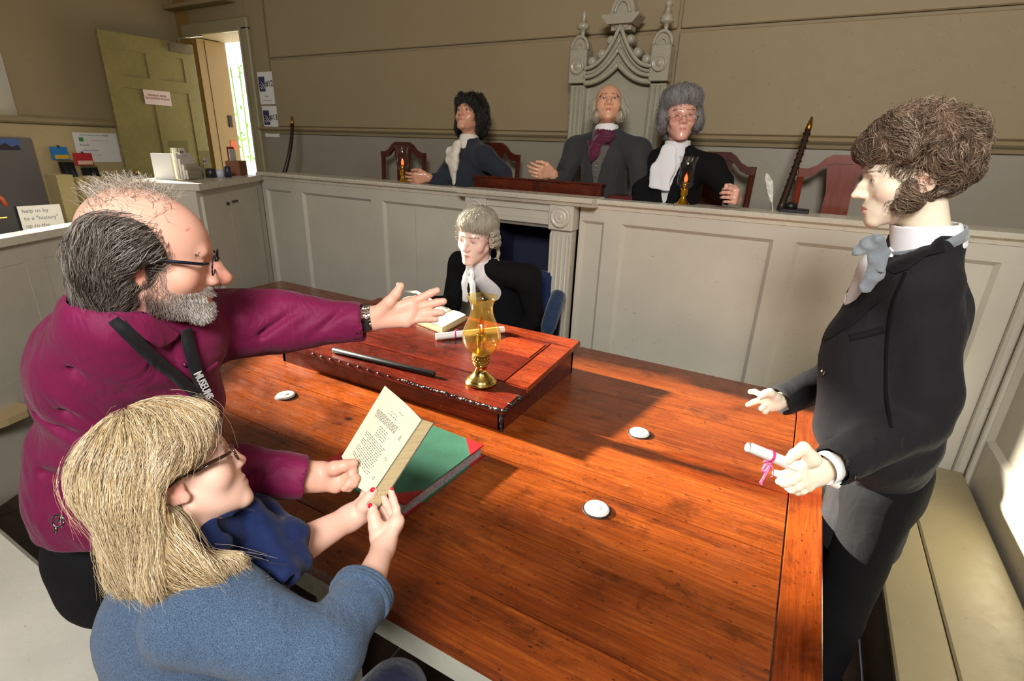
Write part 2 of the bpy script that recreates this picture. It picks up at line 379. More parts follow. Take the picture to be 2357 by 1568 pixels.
# ---------------------------------------------------------------- panelled partitions
def panelled(name, p0, u, length, zt, panels, ptop, pbot, z0=0.0, thick=0.05, cap_over=0.045, mat=None, cap=True, capt=0.04, skip=None, seams=()):
    """front face starts at p0 and runs along u; the outward normal is u x z. panels = list of (u0,u1)"""
    mat = mat or M_PAN
    u = Vector((u[0], u[1], 0)).normalized(); nrm = Vector((u.y, -u.x, 0))
    root = empty(name, (p0[0], p0[1], z0)); struct(root)
    def T(a, d, z): return Vector((p0[0], p0[1], 0))+u*a+nrm*d+Vector((0, 0, z))
    def bx(mb, a0, a1, d0, d1, za, zb):
        vs = [T(a, d, z) for z in (za, zb) for (a, d) in ((a0, d1), (a1, d1), (a1, d0), (a0, d0))]
        mb.add(vs, [(3, 2, 1, 0), (4, 5, 6, 7), (0, 1, 5, 4), (1, 2, 6, 5), (2, 3, 7, 6), (3, 0, 4, 7)])
    fr = MB(); e = [0.0]
    for a, b in panels: e += [a, b]
    e.append(length)
    ztop = zt-capt
    for i in range(0, len(e), 2):
        if e[i+1]-e[i] > 0.002: bx(fr, e[i], e[i+1], -thick, 0, z0, ztop)
    for a, b in panels:
        bx(fr, a, b, -thick, 0, ptop, ztop); bx(fr, a, b, -thick, 0, z0, pbot)
        c = 0.020; d = -0.022     # chamfer from the frame face down to the sunk panel
        o = [T(a, 0, pbot), T(b, 0, pbot), T(b, 0, ptop), T(a, 0, ptop)]; n = [T(a+c, d, pbot+c), T(b-c, d, pbot+c), T(b-c, d, ptop-c), T(a+c, d, ptop-c)]
        fr.add(o+n, [(0, 1, 5, 4), (1, 2, 6, 5), (2, 3, 7, 6), (3, 0, 4, 7)])
    fr.build('frame', mat, root)
    for a, b in panels:
        cuts = [a]+[s_ for s_ in seams if a < s_ < b]+[b]
        for i in range(len(cuts)-1):
            q = MB(); g = 0.0015 if len(cuts) > 2 else 0
            bx(q, cuts[i]+(g if i else 0), cuts[i+1]-(g if i < len(cuts)-2 else 0), -thick+0.002, -0.020, pbot, ptop); q.build('panel', mat, root)
    if cap:
        q = MB()
        prof = [(-thick-cap_over*0.6, zt), (cap_over-0.012, zt), (cap_over, zt-0.010), (cap_over-0.004, zt-0.022), (cap_over*0.55, zt-0.028), (0.010, zt-0.034), (0.006, zt-0.052), (-0.002, zt-0.056), (-0.002, zt-0.040), (-thick-cap_over*0.6, zt-0.040)]
        n = len(prof); vs = [T(0, d, z) for d, z in prof]+[T(length, d, z) for d, z in prof]
        q.add(vs, [tuple(range(n)), tuple(range(n, 2*n))[::-1]]+[(i, n+i, n+(i+1) % n, (i+1) % n) for i in range(n)])
        q.build('rail_cap', M_CAP, root)
    return root, T
YF = 2.80
# left stretch, then the stretch right of the clerk's recess (front face at Y = 2.80 facing the room)
xa = -3.90
PL = panelled('wall_bench_left', (xa, YF), (1, 0), -1.86-xa, 1.503, [(0.045, 0.345), (0.465, 1.18), (1.285, 1.965)], 1.375, 0.22, seams=(1.56,))
PR = panelled('wall_bench_right', (-1.13, YF), (1, 0), 1.98, 1.503, [(0.012, 0.148), (0.248, 1.005), (1.10, 1.85)], 1.38, 0.14)
# surround of the recess: two fluted pilasters with roundels and a moulded lintel
sr = empty('trim_1', (-1.5, YF, 0)); struct(sr)
for cx in (-1.79, -1.215):
    q = MB(); q.box((cx, YF-0.02, 0.745), (0.135, 0.07, 1.15), bev=0.004)
    for k in (-0.042, -0.014, 0.014, 0.042):
        q.tube([(cx+k, YF-0.056, 0.22), (cx+k, YF-0.056, 1.30)], 0.0085, 8)
    q.box((cx-0.062, YF-0.058, 0.75), (0.012, 0.012, 1.1), bev=0.003); q.box((cx+0.062, YF-0.058, 0.75), (0.012, 0.012, 1.1), bev=0.003)
    q.box((cx, YF-0.05, 0.11), (0.16, 0.09, 0.22), bev=0.01)
    q.build('pilaster', M_PAN, sr)
    q = MB(); q.box((cx, YF-0.03, 1.395), (0.150, 0.10, 0.15), bev=0.005); q.build('corner_block', M_PAN, sr)
    q = MB(); Mx = Matrix.Rotation(math.pi/2, 3, 'X')
    q.lathe([(0.060, 0.0), (0.060, 0.008), (0.050, 0.013), (0.044, 0.006), (0.036, 0.004), (0.032, 0.010), (0.024, 0.012), (0.019, 0.006), (0.014, 0.010), (0.001, 0.013)], (cx, YF-0.080, 1.395), 32, M=Mx)
    q.build('roundel', M_PAN, sr)
q = MB()
q.prism([(YF-0.075, 1.47), (YF-0.075, 1.455), (YF-0.062, 1.45), (YF-0.062, 1.42), (YF-0.05, 1.415), (YF-0.05, 1.375), (YF-0.064, 1.37), (YF-0.064, 1.345), (YF-0.045, 1.335), (YF-0.03, 1.32), (YF+0.02, 1.32), (YF+0.02, 1.47)], -1.715, -1.29, 'x')
q.build('lintel', M_PAN, sr)
q = MB(); q.prism([(YF+0.07, 1.510), (YF-0.105, 1.510), (YF-0.12, 1.50), (YF-0.115, 1.485), (YF-0.10, 1.478), (YF-0.09, 1.462), (YF+0.07, 1.462)], -1.90, -1.02, 'x'); q.build('mantel_shelf', M_CAP, sr)
q = MB(); q.b2((-1.73, YF+0.30, 0), (-1.27, YF+0.34, 1.46)); q.b2((-1.76, YF+0.02, 0), (-1.72, YF+0.34, 1.46)); q.b2((-1.29, YF+0.02, 0), (-1.25, YF+0.34, 1.46)); q.b2((-1.76, YF+0.02, 1.34), (-1.25, YF+0.34, 1.46))
q.build('recess_lining', plain('recess_blue_black', (30, 30, 58), 0.7), sr)
# bench top behind the cap: the judges' table surface
struct(MB().b2((-3.95, YF+0.05, 1.455), (0.88, YF+0.34, 1.49)).build('trim_2', M_CAP))
# right-hand partition behind the cream bench, and its corner post
PRT = panelled('wall_partition_right', (0.855, YF), (0, -1), 4.2, 1.50, [(0.10, 0.62), (0.74, 1.40), (1.52, 2.2), (2.32, 3.0)], 1.36, 0.64)
q = MB(); q.box((0.83, YF-0.025, 0.76), (0.05, 0.05, 1.44), bev=0.012); q.box((0.845, YF-0.09, 0.76), (0.02, 0.03, 1.44), bev=0.006); struct(q.build('trim_3', M_PAN))
# left partition beside the standing visitor (lower rail than the bench front)
ZP = 1.255
A0, A1 = Vector(PZ(214, 506, ZP)[:2]), Vector(PZ(-60, 553, ZP)[:2]); dl = (A1-A0).normalized()
S0 = A0-dl*0.20
def ua(px, py, z=ZP): return (Vector(PZ(px, py, z)[:2])-S0).dot(dl)
PLF = panelled('wall_partition_left', S0, dl, 3.4, ZP, [(0.03, ua(118, 590, ZP-0.13)), (ua(62, 600, ZP-0.13), ua(62, 600, ZP-0.13)+0.56), (1.35, 1.95), (2.05, 2.65)], ZP-0.14, 0.56)
# corner cupboard between the bench front and the left partition
K0 = Vector((-3.905, 2.80)); K1 = Vector(PZ(447, 423, 1.48)[:2]); kd = (K1-K0).normalized(); kn = Vector((-kd.y, kd.x)); kl = (K1-K0).length
if kn.x < 0: kn = -kn      # towards the room
cb = empty('corner_cupboard', (*K0, 0)); tag(cb, 'grey painted corner cupboard with plain double doors under the leaflet holders', 'cupboard')
def KT(a, d, z): return (K0.x+kd.x*a+kn.x*d, K0.y+kd.y*a+kn.y*d, z)
def kbox(mb, a0, a1, d0, d1, z0, z1):
    vs = [KT(a, d, z) for z in (z0, z1) for (a, d) in ((a0, d0), (a1, d0), (a1, d1), (a0, d1))]
    mb.add(vs, [(0, 1, 2, 3), (7, 6, 5, 4), (4, 5, 1, 0), (5, 6, 2, 1), (6, 7, 3, 2), (7, 4, 0, 3)])
q = MB(); kbox(q, 0, kl, -0.42, 0, 0, 1.44); q.build('body', M_PAN, cb)
q = MB(); kbox(q, 0.0, kl+0.01, -0.45, 0.03, 1.44, 1.48); q.build('worktop', M_CAP, cb)
for (a0, a1) in ((0.16, kl*0.62), (kl*0.62+0.006, kl-0.04)):
    q = MB(); kbox(q, a0, a1, 0, 0.018, 0.12, 1.40); dd = q.build('door', M_PAN, cb)
    q = MB(); kbox(q, a0+0.01, a0+0.05, 0.018, 0.022, 1.315, 1.335) if a0 > 0.5 else kbox(q, a1-0.12, a1-0.03, 0.018, 0.026, 1.325, 1.337)
    q.build('hook_latch', plain('old_latch', (70, 60, 48), 0.5, 0.6), dd)
# ---------------------------------------------------------------- long table
TX0, TX1, TY0, TY1, TZ = -3.32, 0.213, 0.648, 2.46, 0.76
M_TAB = table_wood('table_pine', (138, 64, 19), (82, 33, 10), (172, 98, 38), wear=0.35)
M_TABE = table_wood('table_end_pine', (144, 63, 16), (92, 35, 9), (166, 86, 28), streak=1.0)
tb = empty('court_table', ((TX0+TX1)/2, (TY0+TY1)/2, 0)); tag(tb, 'long old varnished pine court table with stained plank top', 'table')
ys = [TY0, 0.80, 1.018, 1.313, 1.619, 1.985, TY1]
def xl_(y): return TX0-0.02 if y >= 2.2 else TX0-0.02+(2.2-y)*0.702
for a, b in zip(ys, ys[1:]):
    a2, b2 = a+0.0015, b-0.0015; P_ = [(xl_(a2), a2), (TX1-0.0965, a2), (TX1-0.0965, b2), (xl_(b2), b2)]
    if a2 < 2.2 < b2: P_.append((xl_(2.2), 2.2))
    q = MB(); q.prism(P_, TZ-0.035, TZ); q.build('plank', M_TAB, tb)
cx = TX1-0.0465
q = MB(); q.box((0, 0, 0), (TY1-TY0, 0.093, 0.035), bev=0.003)
o = q.build('end_board', M_TABE, None); o.location = (cx, (TY0+TY1)/2, TZ-0.0175); o.rotation_euler = (0, 0, math.pi/2)
o.parent = tb; o.matrix_parent_inverse = pmat(tb).inverted()
M_TFR = paint('table_frame_paint', (196, 194, 178), 0.3)
q = MB(); q.box(((-2.1+TX1)/2, TY0+0.045, 0.665), (TX1+2.1-0.1, 0.03, 0.12), bev=0.006); q.box(((TX0+TX1)/2, TY1-0.10, 0.665), (TX1-TX0-0.3, 0.03, 0.12), bev=0.004)
q.box((TX0+0.10, 2.25, 0.665), (0.03, 0.3, 0.12)); q.box((-2.68, 1.40, 0.665), (0.03, 1.75, 0.12), rot('Z', 0.612)); q.box((TX1-0.10, (TY0+TY1)/2, 0.665), (0.03, TY1-TY0-0.2, 0.12))
q.box(((-2.15+TX1)/2, TY0+0.03, 0.722), (TX1+2.15-0.1, 0.045, 0.006)); q.build('apron', M_TFR, tb)
for x, y in ((-3.15, 2.3), ((TX0+TX1)/2, TY1-0.16), (TX1-0.13, TY1-0.16), (-2.05, TY0+0.12), (-0.95, TY0+0.10), (TX1-0.13, TY0+0.10)):
    if True:
        q = MB(); q.box((x, y, 0.36), (0.08, 0.08, 0.72), bev=0.008); q.build('leg', M_TFR, tb)
# white china inserts let into the table top
M_CHINA = plain('white_china', (236, 232, 220), 0.18, spec=0.6, coat=0.4)
M_SLOT = plain('insert_rim_dark', (30, 24, 20), 0.5)
def insert(px, py, label, r=0.037):
    p = PZ(px, py, TZ+0.004); e = empty('china_cable_port', (p[0], p[1], TZ)); tag(e, label, 'port', 'white china ports let into the table')
    q = MB(); q.lathe([(r*1.16, 0.0005), (r*1.12, 0.0015), (r*0.9, 0.0015)], (p[0], p[1], TZ), 40); q.build('dark_rim', M_SLOT, e)
    q = MB(); q.lathe([(r*0.98, 0.001), (r, 0.004), (r*0.96, 0.0075), (r*0.8, 0.0095), (r*0.45, 0.0100), (r*0.40, 0.0085), (r*0.36, 0.0080)], (p[0], p[1], TZ), 40); q.build('ring', M_CHINA, e)
    q = MB(); q.lathe([(r*0.34, 0.0080), (r*0.34, 0.0105), (r*0.30, 0.0118), (0.001, 0.012)], (p[0], p[1], TZ), 28); q.build('centre_cap', M_CHINA, e)
insert(658, 910, 'round white china disc set in the table left of the dark desk, by the lanyard')
insert(1472, 996, 'round white china disc at the edge of the desk shadow, middle of the table')
insert(1374, 1171, 'nearest and largest looking white china disc, in the sunlit table planks')
# ---------------------------------------------------------------- benches
bn = empty('wall_bench', (0.65, 1.8, 0)); bn.name = 'painted_bench'; tag(bn, 'cream painted wooden bench along the right-hand panelling behind the standing figure', 'bench')
for (x0, x1, y0, y1) in ((0.452, 0.60, -1.2, 2.74), (0.602, 0.835, 0.62, 2.74), (0.602, 0.835, -0.1, 0.617), (0.602, 0.835, -1.2, -0.103)):
    q = MB(); q.box(((x0+x1)/2, (y0+y1)/2, 0.435), (x1-x0-0.002, y1-y0, 0.03), bev=0.006); q.build('seat_board', M_CREAM, bn)
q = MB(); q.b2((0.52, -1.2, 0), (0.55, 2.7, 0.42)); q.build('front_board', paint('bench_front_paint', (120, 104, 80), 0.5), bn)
bf = empty('gloss_bench', (-2.0, 0.2, 0)); tag(bf, 'white gloss painted bench with chipped edge, nearest the camera at bottom left', 'bench')
q = MB(); q.box((-1.45, 0.17, 0.425), (2.5, 0.49, 0.05), bev=0.014); q.build('seat', M_WHITE, bf)
q = MB(); q.box((-1.45, 0.10, 0.20), (2.3, 0.03, 0.40)); q.box((-2.6, 0.17, 0.2), (0.04, 0.4, 0.4)); q.box((-0.3, 0.17, 0.2), (0.04, 0.4, 0.4)); q.build('support', M_WHITE, bf)
bl = empty('side_bench', (-3.5, 0.9, 0)); tag(bl, 'cream bench with rounded wooden end below the left-hand panelling, behind the man', 'bench')
e1 = Vector(PZ(84, 940, 0.45)[:2]); e0 = Vector(PZ(-40, 985, 0.45)[:2]); bd = (e0-e1).normalized(); bo = Vector((bd.y, -bd.x)); bo = bo if bo.x < 0 else -bo
poly = [e1+bd*1.2, e1+bd*0.12, e1+bd*0.03+bo*0.02, e1+bo*0.08, e1+bo*0.18-bd*0.0, e1+bo*0.34+bd*0.02, e1+bo*0.38+bd*1.2]
ar = sum(poly[i].x*poly[(i+1) % 7].y-poly[(i+1) % 7].x*poly[i].y for i in range(7)); poly = poly if ar > 0 else poly[::-1]
q = MB(); q.prism([tuple(p) for p in poly], 0.415, 0.45); q.build('seat', paint('bench_end_cream', (190, 166, 122), 0.35), bl)
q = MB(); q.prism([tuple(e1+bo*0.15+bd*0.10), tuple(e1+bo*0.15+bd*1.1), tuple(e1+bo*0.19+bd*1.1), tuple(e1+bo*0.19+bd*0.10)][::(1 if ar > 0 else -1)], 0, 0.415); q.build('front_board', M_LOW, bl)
e2 = Vector(PZ(70, 872, 0.50)[:2]); q = MB(); q.lathe([(0.001, 0.0), (0.13, 0.0), (0.135, 0.012), (0.13, 0.024), (0.001, 0.024)], (e2.x-0.10, e2.y+0.05, 0.451), 28); q.build('arm_end', plain('brown_wood_plain', (120, 78, 48), 0.4, var=0.2, stretch=(1, 8, 1)), bl)
# ---------------------------------------------------------------- outside the door
st = MB().b2((-13, 3.98, 0.35), (-2, 14, 0.58)).build('ground_paving', plain('pale_paving', (225, 218, 200), 0.9, var=0.08)); struct(st)
hd = MB(); r2 = random.Random(3)
for i in range(900):
    x, y, z = r2.uniform(-13, -6), r2.uniform(8.0, 8.7), r2.uniform(0.6, 3.6); s_ = r2.uniform(0.05, 0.11)
    a = Vector((r2.uniform(-1, 1), r2.uniform(-1, 1), r2.uniform(-1, 1))).normalized(); b = a.cross(Vector((0.3, 0.5, 0.9))).normalized(); c0 = Vector((x, y, z))
    hd.add([c0-a*s_, c0+b*s_*0.5, c0+a*s_, c0-b*s_*0.5], [(0, 1, 2, 3)])
for i in range(30):
    x = -13+i*0.24; hd.tube([(x, 8.6, 0.5), (x+r2.uniform(-.2, .2), 8.5, 3.3)], 0.02, 5)
g = hd.build('garden_hedge', plain('hedge_leaf', (120, 160, 50), 0.5)); tag(g, 'sunlit green hedge seen through the open doorway', 'hedge', kind='stuff')
q = MB(); q.b2((-13, 7.6, 0.585), (-6, 7.72, 1.25)); g2 = q.build('garden_wall', plain('garden_wall_white', (235, 228, 205), 0.8)); tag(g2, 'low pale wall below the hedge outside the doorway', 'wall')
# ================================================================ things on the court table
M_DESK = table_wood('desk_mahogany', (98, 28, 14), (40, 10, 7), (140, 52, 24), rough=0.20, wear=0.45)
M_DESKP = table_wood('desk_panel', (140, 52, 20), (70, 20, 10), (176, 88, 40), rough=0.24, wear=0.5)
M_BLKEDGE = plain('worn_black_edge', (26, 14, 12), 0.3, bumps=0.9, bscale=90, var=0.4, vscale=60)
dk = empty('sloping_desk', (-1.43, 1.8, TZ)); tag(dk, 'dark red mahogany clerk\'s sloping desk box with scuffed edges, standing on the table', 'desk')
DX0_, DX1_, DY0_, DY1_ = -2.045, -0.835, 1.462, 2.12
def dz(y): return 0.872+(y-1.44)*0.062
def slab(mb, x0, x1, y0, y1, h0, h1, jag=0.0, bev=0.0):
    vs = []
    for (x, y) in ((x0, y0), (x1, y0), (x1, y1), (x0, y1)): vs.append((x, y, dz(y)+h0))
    for (x, y) in ((x0+bev, y0+bev), (x1-bev, y0+bev), (x1-bev, y1-bev), (x0+bev, y1-bev)): vs.append((x, y, dz(y)+h1))
    mb.add(vs, [(3, 2, 1, 0), (4, 5, 6, 7), (0, 1, 5, 4), (1, 2, 6, 5), (2, 3, 7, 6), (3, 0, 4, 7)])
q = MB()
for (x0, x1, y0, y1) in ((DX0_, DX1_, DY0_, DY0_+0.018), (DX0_, DX1_, DY1_-0.018, DY1_), (DX0_, DX0_+0.018, DY0_, DY1_), (DX1_-0.018, DX1_, DY0_, DY1_)):
    vs = [(x, y, TZ+0.001) for x, y in ((x0, y0), (x1, y0), (x1, y1), (x0, y1))]+[(x, y, dz(y)-0.022) for x, y in ((x0, y0), (x1, y0), (x1, y1), (x0, y1))]
    q.add(vs, [(3, 2, 1, 0), (4, 5, 6, 7), (0, 1, 5, 4), (1, 2, 6, 5), (2, 3, 7, 6), (3, 0, 4, 7)])
q.build('body', M_DESK, dk)
q = MB(); slab(q, DX0_-0.02, DX1_+0.022, DY0_-0.03, 1.615, -0.022, 0, bev=0.004); q.build('front_ledge', M_DESK, dk)
q = MB(); slab(q, DX0_-0.02, DX1_-0.085, 1.617, 2.05, -0.022, -0.001, bev=0.003); q.build('lid_board', M_DESK, dk)
q = MB(); slab(q, DX1_-0.083, DX1_+0.022, 1.617, 2.05, -0.022, 0, bev=0.003); q.build('side_clamp', M_DESKP, dk)
q = MB(); slab(q, DX0_-0.02, DX1_+0.022, 2.052, DY1_+0.025, -0.022, 0, bev=0.003); q.build('back_clamp', M_DESKP, dk)
q = MB(); slab(q, DX1_-0.30, DX1_-0.10, 1.86, 2.02, -0.002, 0.0012, bev=0.001); q.build('worn_patch', M_DESKP, dk)
# chewed, blackened edge: small lumps along the front arris and the right corner
q = MB(); r2 = random.Random(5)
pts = [(DX0_+0.25+i*0.011, DY0_-0.029) for i in range(88)]+[(DX1_+0.021, DY0_-0.03+i*0.010) for i in range(14)]
pts = [p for i, p in enumerate(pts) if p[0] > -1.28 or i % 5 == 0]
vs = []
for i, (x, y) in enumerate(pts):
    k = 0.3+0.7*max(0, (x+1.25)/0.42); r = 0.004+0.006*min(1, k)*r2.random()
    q.sphere((x, y+0.001, dz(y)-0.004-0.006*r2.random()), (r*1.7, r*0.8, r*0.9), 8, 6)
o = q.build('scuffed_edge', M_BLKEDGE, dk); o['kind'] = 'stuff'
q = MB()
for z0, z1 in ((TZ+0.004, dz(DY0_)-0.024),):
    n = 12
    for i in range(n):
        z = z0+(z1-z0)*i/(n-1); r = 0.006+0.004*r2.random(); q.sphere((DX1_-0.003, DY0_+0.003, z), (r, r, r*1.2), 8, 6)
o = q.build('scuffed_corner', M_BLKEDGE, dk); o['kind'] = 'stuff'
def on_desk(px, py):
    z = 0.88
    for _ in range(6): p = PZ(px, py, z); z = dz(p[1])
    return Vector((p[0], p[1], z))
# round ebony ruler
a, b = on_desk(768, 812), on_desk(1000, 868)
q = MB(); up = Vector((0, 0, 0.0125)); ds = (b-a).normalized(); q.tube([a+up, a+ds*0.003+up, b-ds*0.003+up, b+up], [0.010, 0.0115, 0.0115, 0.010], 20)
o = q.build('round_ruler', plain('ebony', (28, 27, 28), 0.38, bumps=0.2, bscale=80)); tag(o, 'round black ebony ruler lying on the front ledge of the dark red desk', 'ruler')
# rolled parchment with pink tape on the desk
M_PAP = plain('paper_white', (240, 238, 232), 0.6); M_PINK = plain('pink_tape', (205, 62, 120), 0.6); M_PINKL = plain('pink_tape_light', (236, 120, 170), 0.6)
def scroll(a, b, r, label, tape_at, bow=None):
    d = (b-a).normalized(); e = empty('parchment_scroll', tuple((a+b)/2)); tag(e, label, 'scroll')
    q = MB(); n = 26
    s1 = d.cross(Vector((0, 0, 1))).normalized(); s2 = s1.cross(d)
    L = (b-a).length; turns = 2.3; sp = []
    for i in range(int(n*turns)+1):
        t = 2*math.pi*i/n; rr = r*(0.72+0.28*i/(n*turns)); sp.append((s1*math.cos(t)+s2*math.sin(t))*rr)
    vs = [a+p for p in sp]+[b+p for p in sp]; m = len(sp)
    q.add(vs, [(i, i+1, m+i+1, m+i) for i in range(m-1)], True); q.build('rolled_sheet', M_PAP, e)
    c = a+d*L*tape_at; q = MB()
    ring = [c+(s1*math.cos(t)+s2*math.sin(t))*r*1.04 for t in [2*math.pi*i/24 for i in range(25)]]
    q.tube(ring, 0.0022, 6, flat=1.0); q.tube([p+d*0.003 for p in ring], 0.002, 6)
    q.build('tape_ring', M_PINK, e)
    return e, c, d, s1, s2
a, b = on_desk(1003, 783), on_desk(1160, 766); r_ = 0.0165
e, c, d, s1, s2 = scroll(a+Vector((0, 0, r_)), b+Vector((0, 0, r_)), r_, 'white scroll tied with pink tape lying on the dark red desk behind the amber lamp', 0.27)
q = MB(); q.tube([c+s2*r_, c+s2*r_*1.5+d*0.012, c+s2*r_*1.1+d*0.022], 0.0022, 6); q.tube([c-s1*r_*1.0, c-s1*0.028-s2*0.012, c-s1*0.034-s2*0.016+d*0.01], 0.0022, 6); o = q.build('tape_bow', M_PINK, e)
# amber oil lamp with a brass foot
M_BRASS = plain('brass', (214, 186, 106), 0.16, metal=1.0); M_BRASSD = plain('brass_pierced', (150, 122, 58), 0.35, metal=1.0, bumps=0.6, bscale=200)
M_AMBER = glass('amber_glass', (248, 228, 166), 0.03, 0.8, diff=(210, 176, 100)); M_CLEAR = glass('clear_glass', (246, 246, 244), 0.02, 0.5)
lp = on_desk(1107, 880); LP = (lp.x, lp.y, lp.z+0.001)
KL = 0.94; lm = empty('oil_lamp', LP); tag(lm, 'brass oil lamp with ruffled amber glass chimney on the corner of the dark desk', 'lamp')
q = MB(); q.lathe([(0.001, 0), (0.062, 0), (0.064, 0.004), (0.060, 0.010), (0.055, 0.012), (0.055, 0.018), (0.048, 0.022), (0.034, 0.036), (0.026, 0.050), (0.023, 0.066), (0.026, 0.070), (0.030, 0.076), (0.030, 0.080)], LP, 40); q.build('foot', M_BRASS, lm)
q = MB(); q.lathe([(0.031, 0.080), (0.034, 0.084), (0.032, 0.088), (0.032, 0.116), (0.035, 0.120), (0.031, 0.125), (0.012, 0.125)], LP, 32)
for i in range(16):
    t = 2*math.pi*i/16
    for k in (0, 1): q.sphere((LP[0]+0.0325*math.cos(t+k*0.2), LP[1]+0.0325*math.sin(t+k*0.2), LP[2]+0.096+0.012*k), 0.0042, 6, 4)
q.build('gallery', M_BRASSD, lm)
q = MB()
def ruff(a, i): return 1.0 if i < 15 else 1+0.10*(i-14)/4*math.cos(6*a)
prof = [(0.030, 0.122), (0.040, 0.127), (0.058, 0.140), (0.069, 0.158), (0.074, 0.178), (0.074, 0.195), (0.070, 0.215), (0.062, 0.236), (0.053, 0.256), (0.046, 0.274), (0.042, 0.290), (0.041, 0.304), (0.042, 0.316), (0.045, 0.327), (0.049, 0.335), (0.053, 0.340), (0.057, 0.344), (0.059, 0.347), (0.060, 0.349)]
q.lathe(prof, LP, 60, rf=ruff, cap=False); q.build('glass_chimney', M_AMBER, lm)
q = MB(); q.lathe([(0.001, 0.125), (0.019, 0.125), (0.019, 0.20), (0.017, 0.203), (0.001, 0.203)], LP, 24); q.build('burner', M_BRASS, lm)
q = MB(); q.lathe([(0.006, 0.203), (0.011, 0.215), (0.013, 0.228), (0.010, 0.250), (0.004, 0.272), (0.0005, 0.285)], LP, 20); bl_ = q.build('bulb', glass('bulb_amber', (240, 190, 110), 0.02, 0.6), lm)
q = MB(); q.sphere((LP[0], LP[1], LP[2]+0.222), (0.004, 0.004, 0.010), 8, 6); q.build('filament', emit('filament_orange', (255, 110, 30), 6.0), bl_)
# open small book on the desk behind the raised hand
bk = on_desk(1010, 745); e = empty('open_book', tuple(bk)); tag(e, 'small thick open book lying on the dark red desk in front of the seated clerk', 'book')
A_, B_, C_ = on_desk(957, 744), on_desk(1018, 768), on_desk(1072, 738); u = (C_-B_); v = (A_-B_); D_ = A_+u
M_PAGE = plain('aged_page', (212, 204, 178), 0.7, var=0.05, vscale=20); M_PEDGE = plain('page_edges', (170, 150, 110), 0.8, var=0.15, stretch=(1, 1, 60), vscale=6)
def hexa(mb, base, h0, h1):
    vs = [p+Vector((0, 0, h0)) for p in base]+[p+Vector((0, 0, h1)) for p in base]
    mb.add(vs, [(3, 2, 1, 0), (4, 5, 6, 7), (0, 1, 5, 4), (1, 2, 6, 5), (2, 3, 7, 6), (3, 0, 4, 7)])
base = [B_, C_, D_, A_]
q = MB(); hexa(q, [B_-v*0.03-u*0.03, C_-v*0.03+u*0.03, D_+v*0.03+u*0.03, A_+v*0.03-u*0.03], 0.001, 0.004); q.build('cover', plain('old_calf', (120, 92, 56), 0.6), e)
q = MB(); hexa(q, base, 0.004, 0.030); q.build('page_block', M_PEDGE, e)
q = MB(); n = 10
for half in (0, 1):
    vs = []
    for i in range(n+1):
        t = i/n; tt = (t if half == 0 else 1-t)*0.5 if half == 0 else 1-t*0.5
        h = 0.031+0.007*math.sin(math.pi*min(1, t*1.0))*(0.6)-0.004*(t > 0.97)
        vs += [B_+v*tt+Vector((0, 0, h)), C_+v*tt+Vector((0, 0, h))]
    q.add(vs, [(2*i, 2*i+1, 2*i+3, 2*i+2) if half else (2*i+1, 2*i, 2*i+2, 2*i+3) for i in range(n)], True)
q.build('open_pages', M_PAGE, e)
# ---------------------------------------------------------------- green ledger
M_GREEN = plain('ledger_green_cloth', (44, 96, 74), 0.55, var=0.12, vscale=14, bumps=0.25, bscale=300)
M_RED = plain('ledger_red_leather', (150, 26, 34), 0.4, var=0.25, vscale=20, bumps=0.3, bscale=150)
M_MARB = plain('marbled_edge', (150, 146, 150), 0.5, var=0.45, vscale=130)
B0 = Vector(PZ(932, 1192, TZ)); A0_ = Vector(PZ(1112, 1052, TZ)); C0_ = Vector(PZ(772, 1084, TZ))
lu = (A0_-B0); LL = lu.length; lu.normalize(); lv = (C0_-B0); lv = (lv-lu*lv.dot(lu)); LWD = lv.length; lv.normalize()
lg = empty('ledger', tuple(B0+lu*LL/2+lv*LWD/2)); tag(lg, 'large closed ledger in green cloth with red leather corners, flat on the table', 'book')
def LT(a, b, h): return B0+lu*a+lv*b+Vector((0, 0, h))
def lbox(mb, a0, a1, b0, b1, h0, h1):
    vs = [LT(a, b, h) for h in (h0, h1) for a, b in ((a0, b0), (a1, b0), (a1, b1), (a0, b1))]
    mb.add(vs, [(3, 2, 1, 0), (4, 5, 6, 7), (0, 1, 5, 4), (1, 2, 6, 5), (2, 3, 7, 6), (3, 0, 4, 7)])
BT = 0.047
q = MB(); lbox(q, 0, LL, 0, LWD, 0.001, 0.005); q.build('lower_cover', M_GREEN, lg)
q = MB(); lbox(q, 0, LL, 0, LWD, BT-0.004, BT); q.build('upper_cover', M_GREEN, lg)
q = MB(); lbox(q, 0.006, LL-0.006, 0.006, LWD-0.004, 0.005, BT-0.004); q.build('page_block', M_MARB, lg)
q = MB(); lbox(q, -0.001, LL+0.001, LWD-0.05, LWD+0.008, 0.0008, BT+0.001); q.build('spine', M_RED, lg)
for (ca, sa) in ((0, 1), (LL, -1)):
    for h0, h1 in ((BT-0.0045, BT+0.0009), (0.0006, 0.0056)):
        q = MB(); k = 0.075; P_ = [LT(ca-sa*0.001, -0.001, h0), LT(ca+sa*k, -0.001, h0), LT(ca-sa*0.001, k, h0)]; P_ += [p+Vector((0, 0, h1-h0)) for p in P_]
        f_ = [(2, 1, 0), (3, 4, 5), (0, 1, 4, 3), (1, 2, 5, 4), (2, 0, 3, 5)]; f_ = f_ if sa > 0 else [t[::-1] for t in f_]
        q.add(P_, f_); q.build('leather_corner', M_RED, lg)
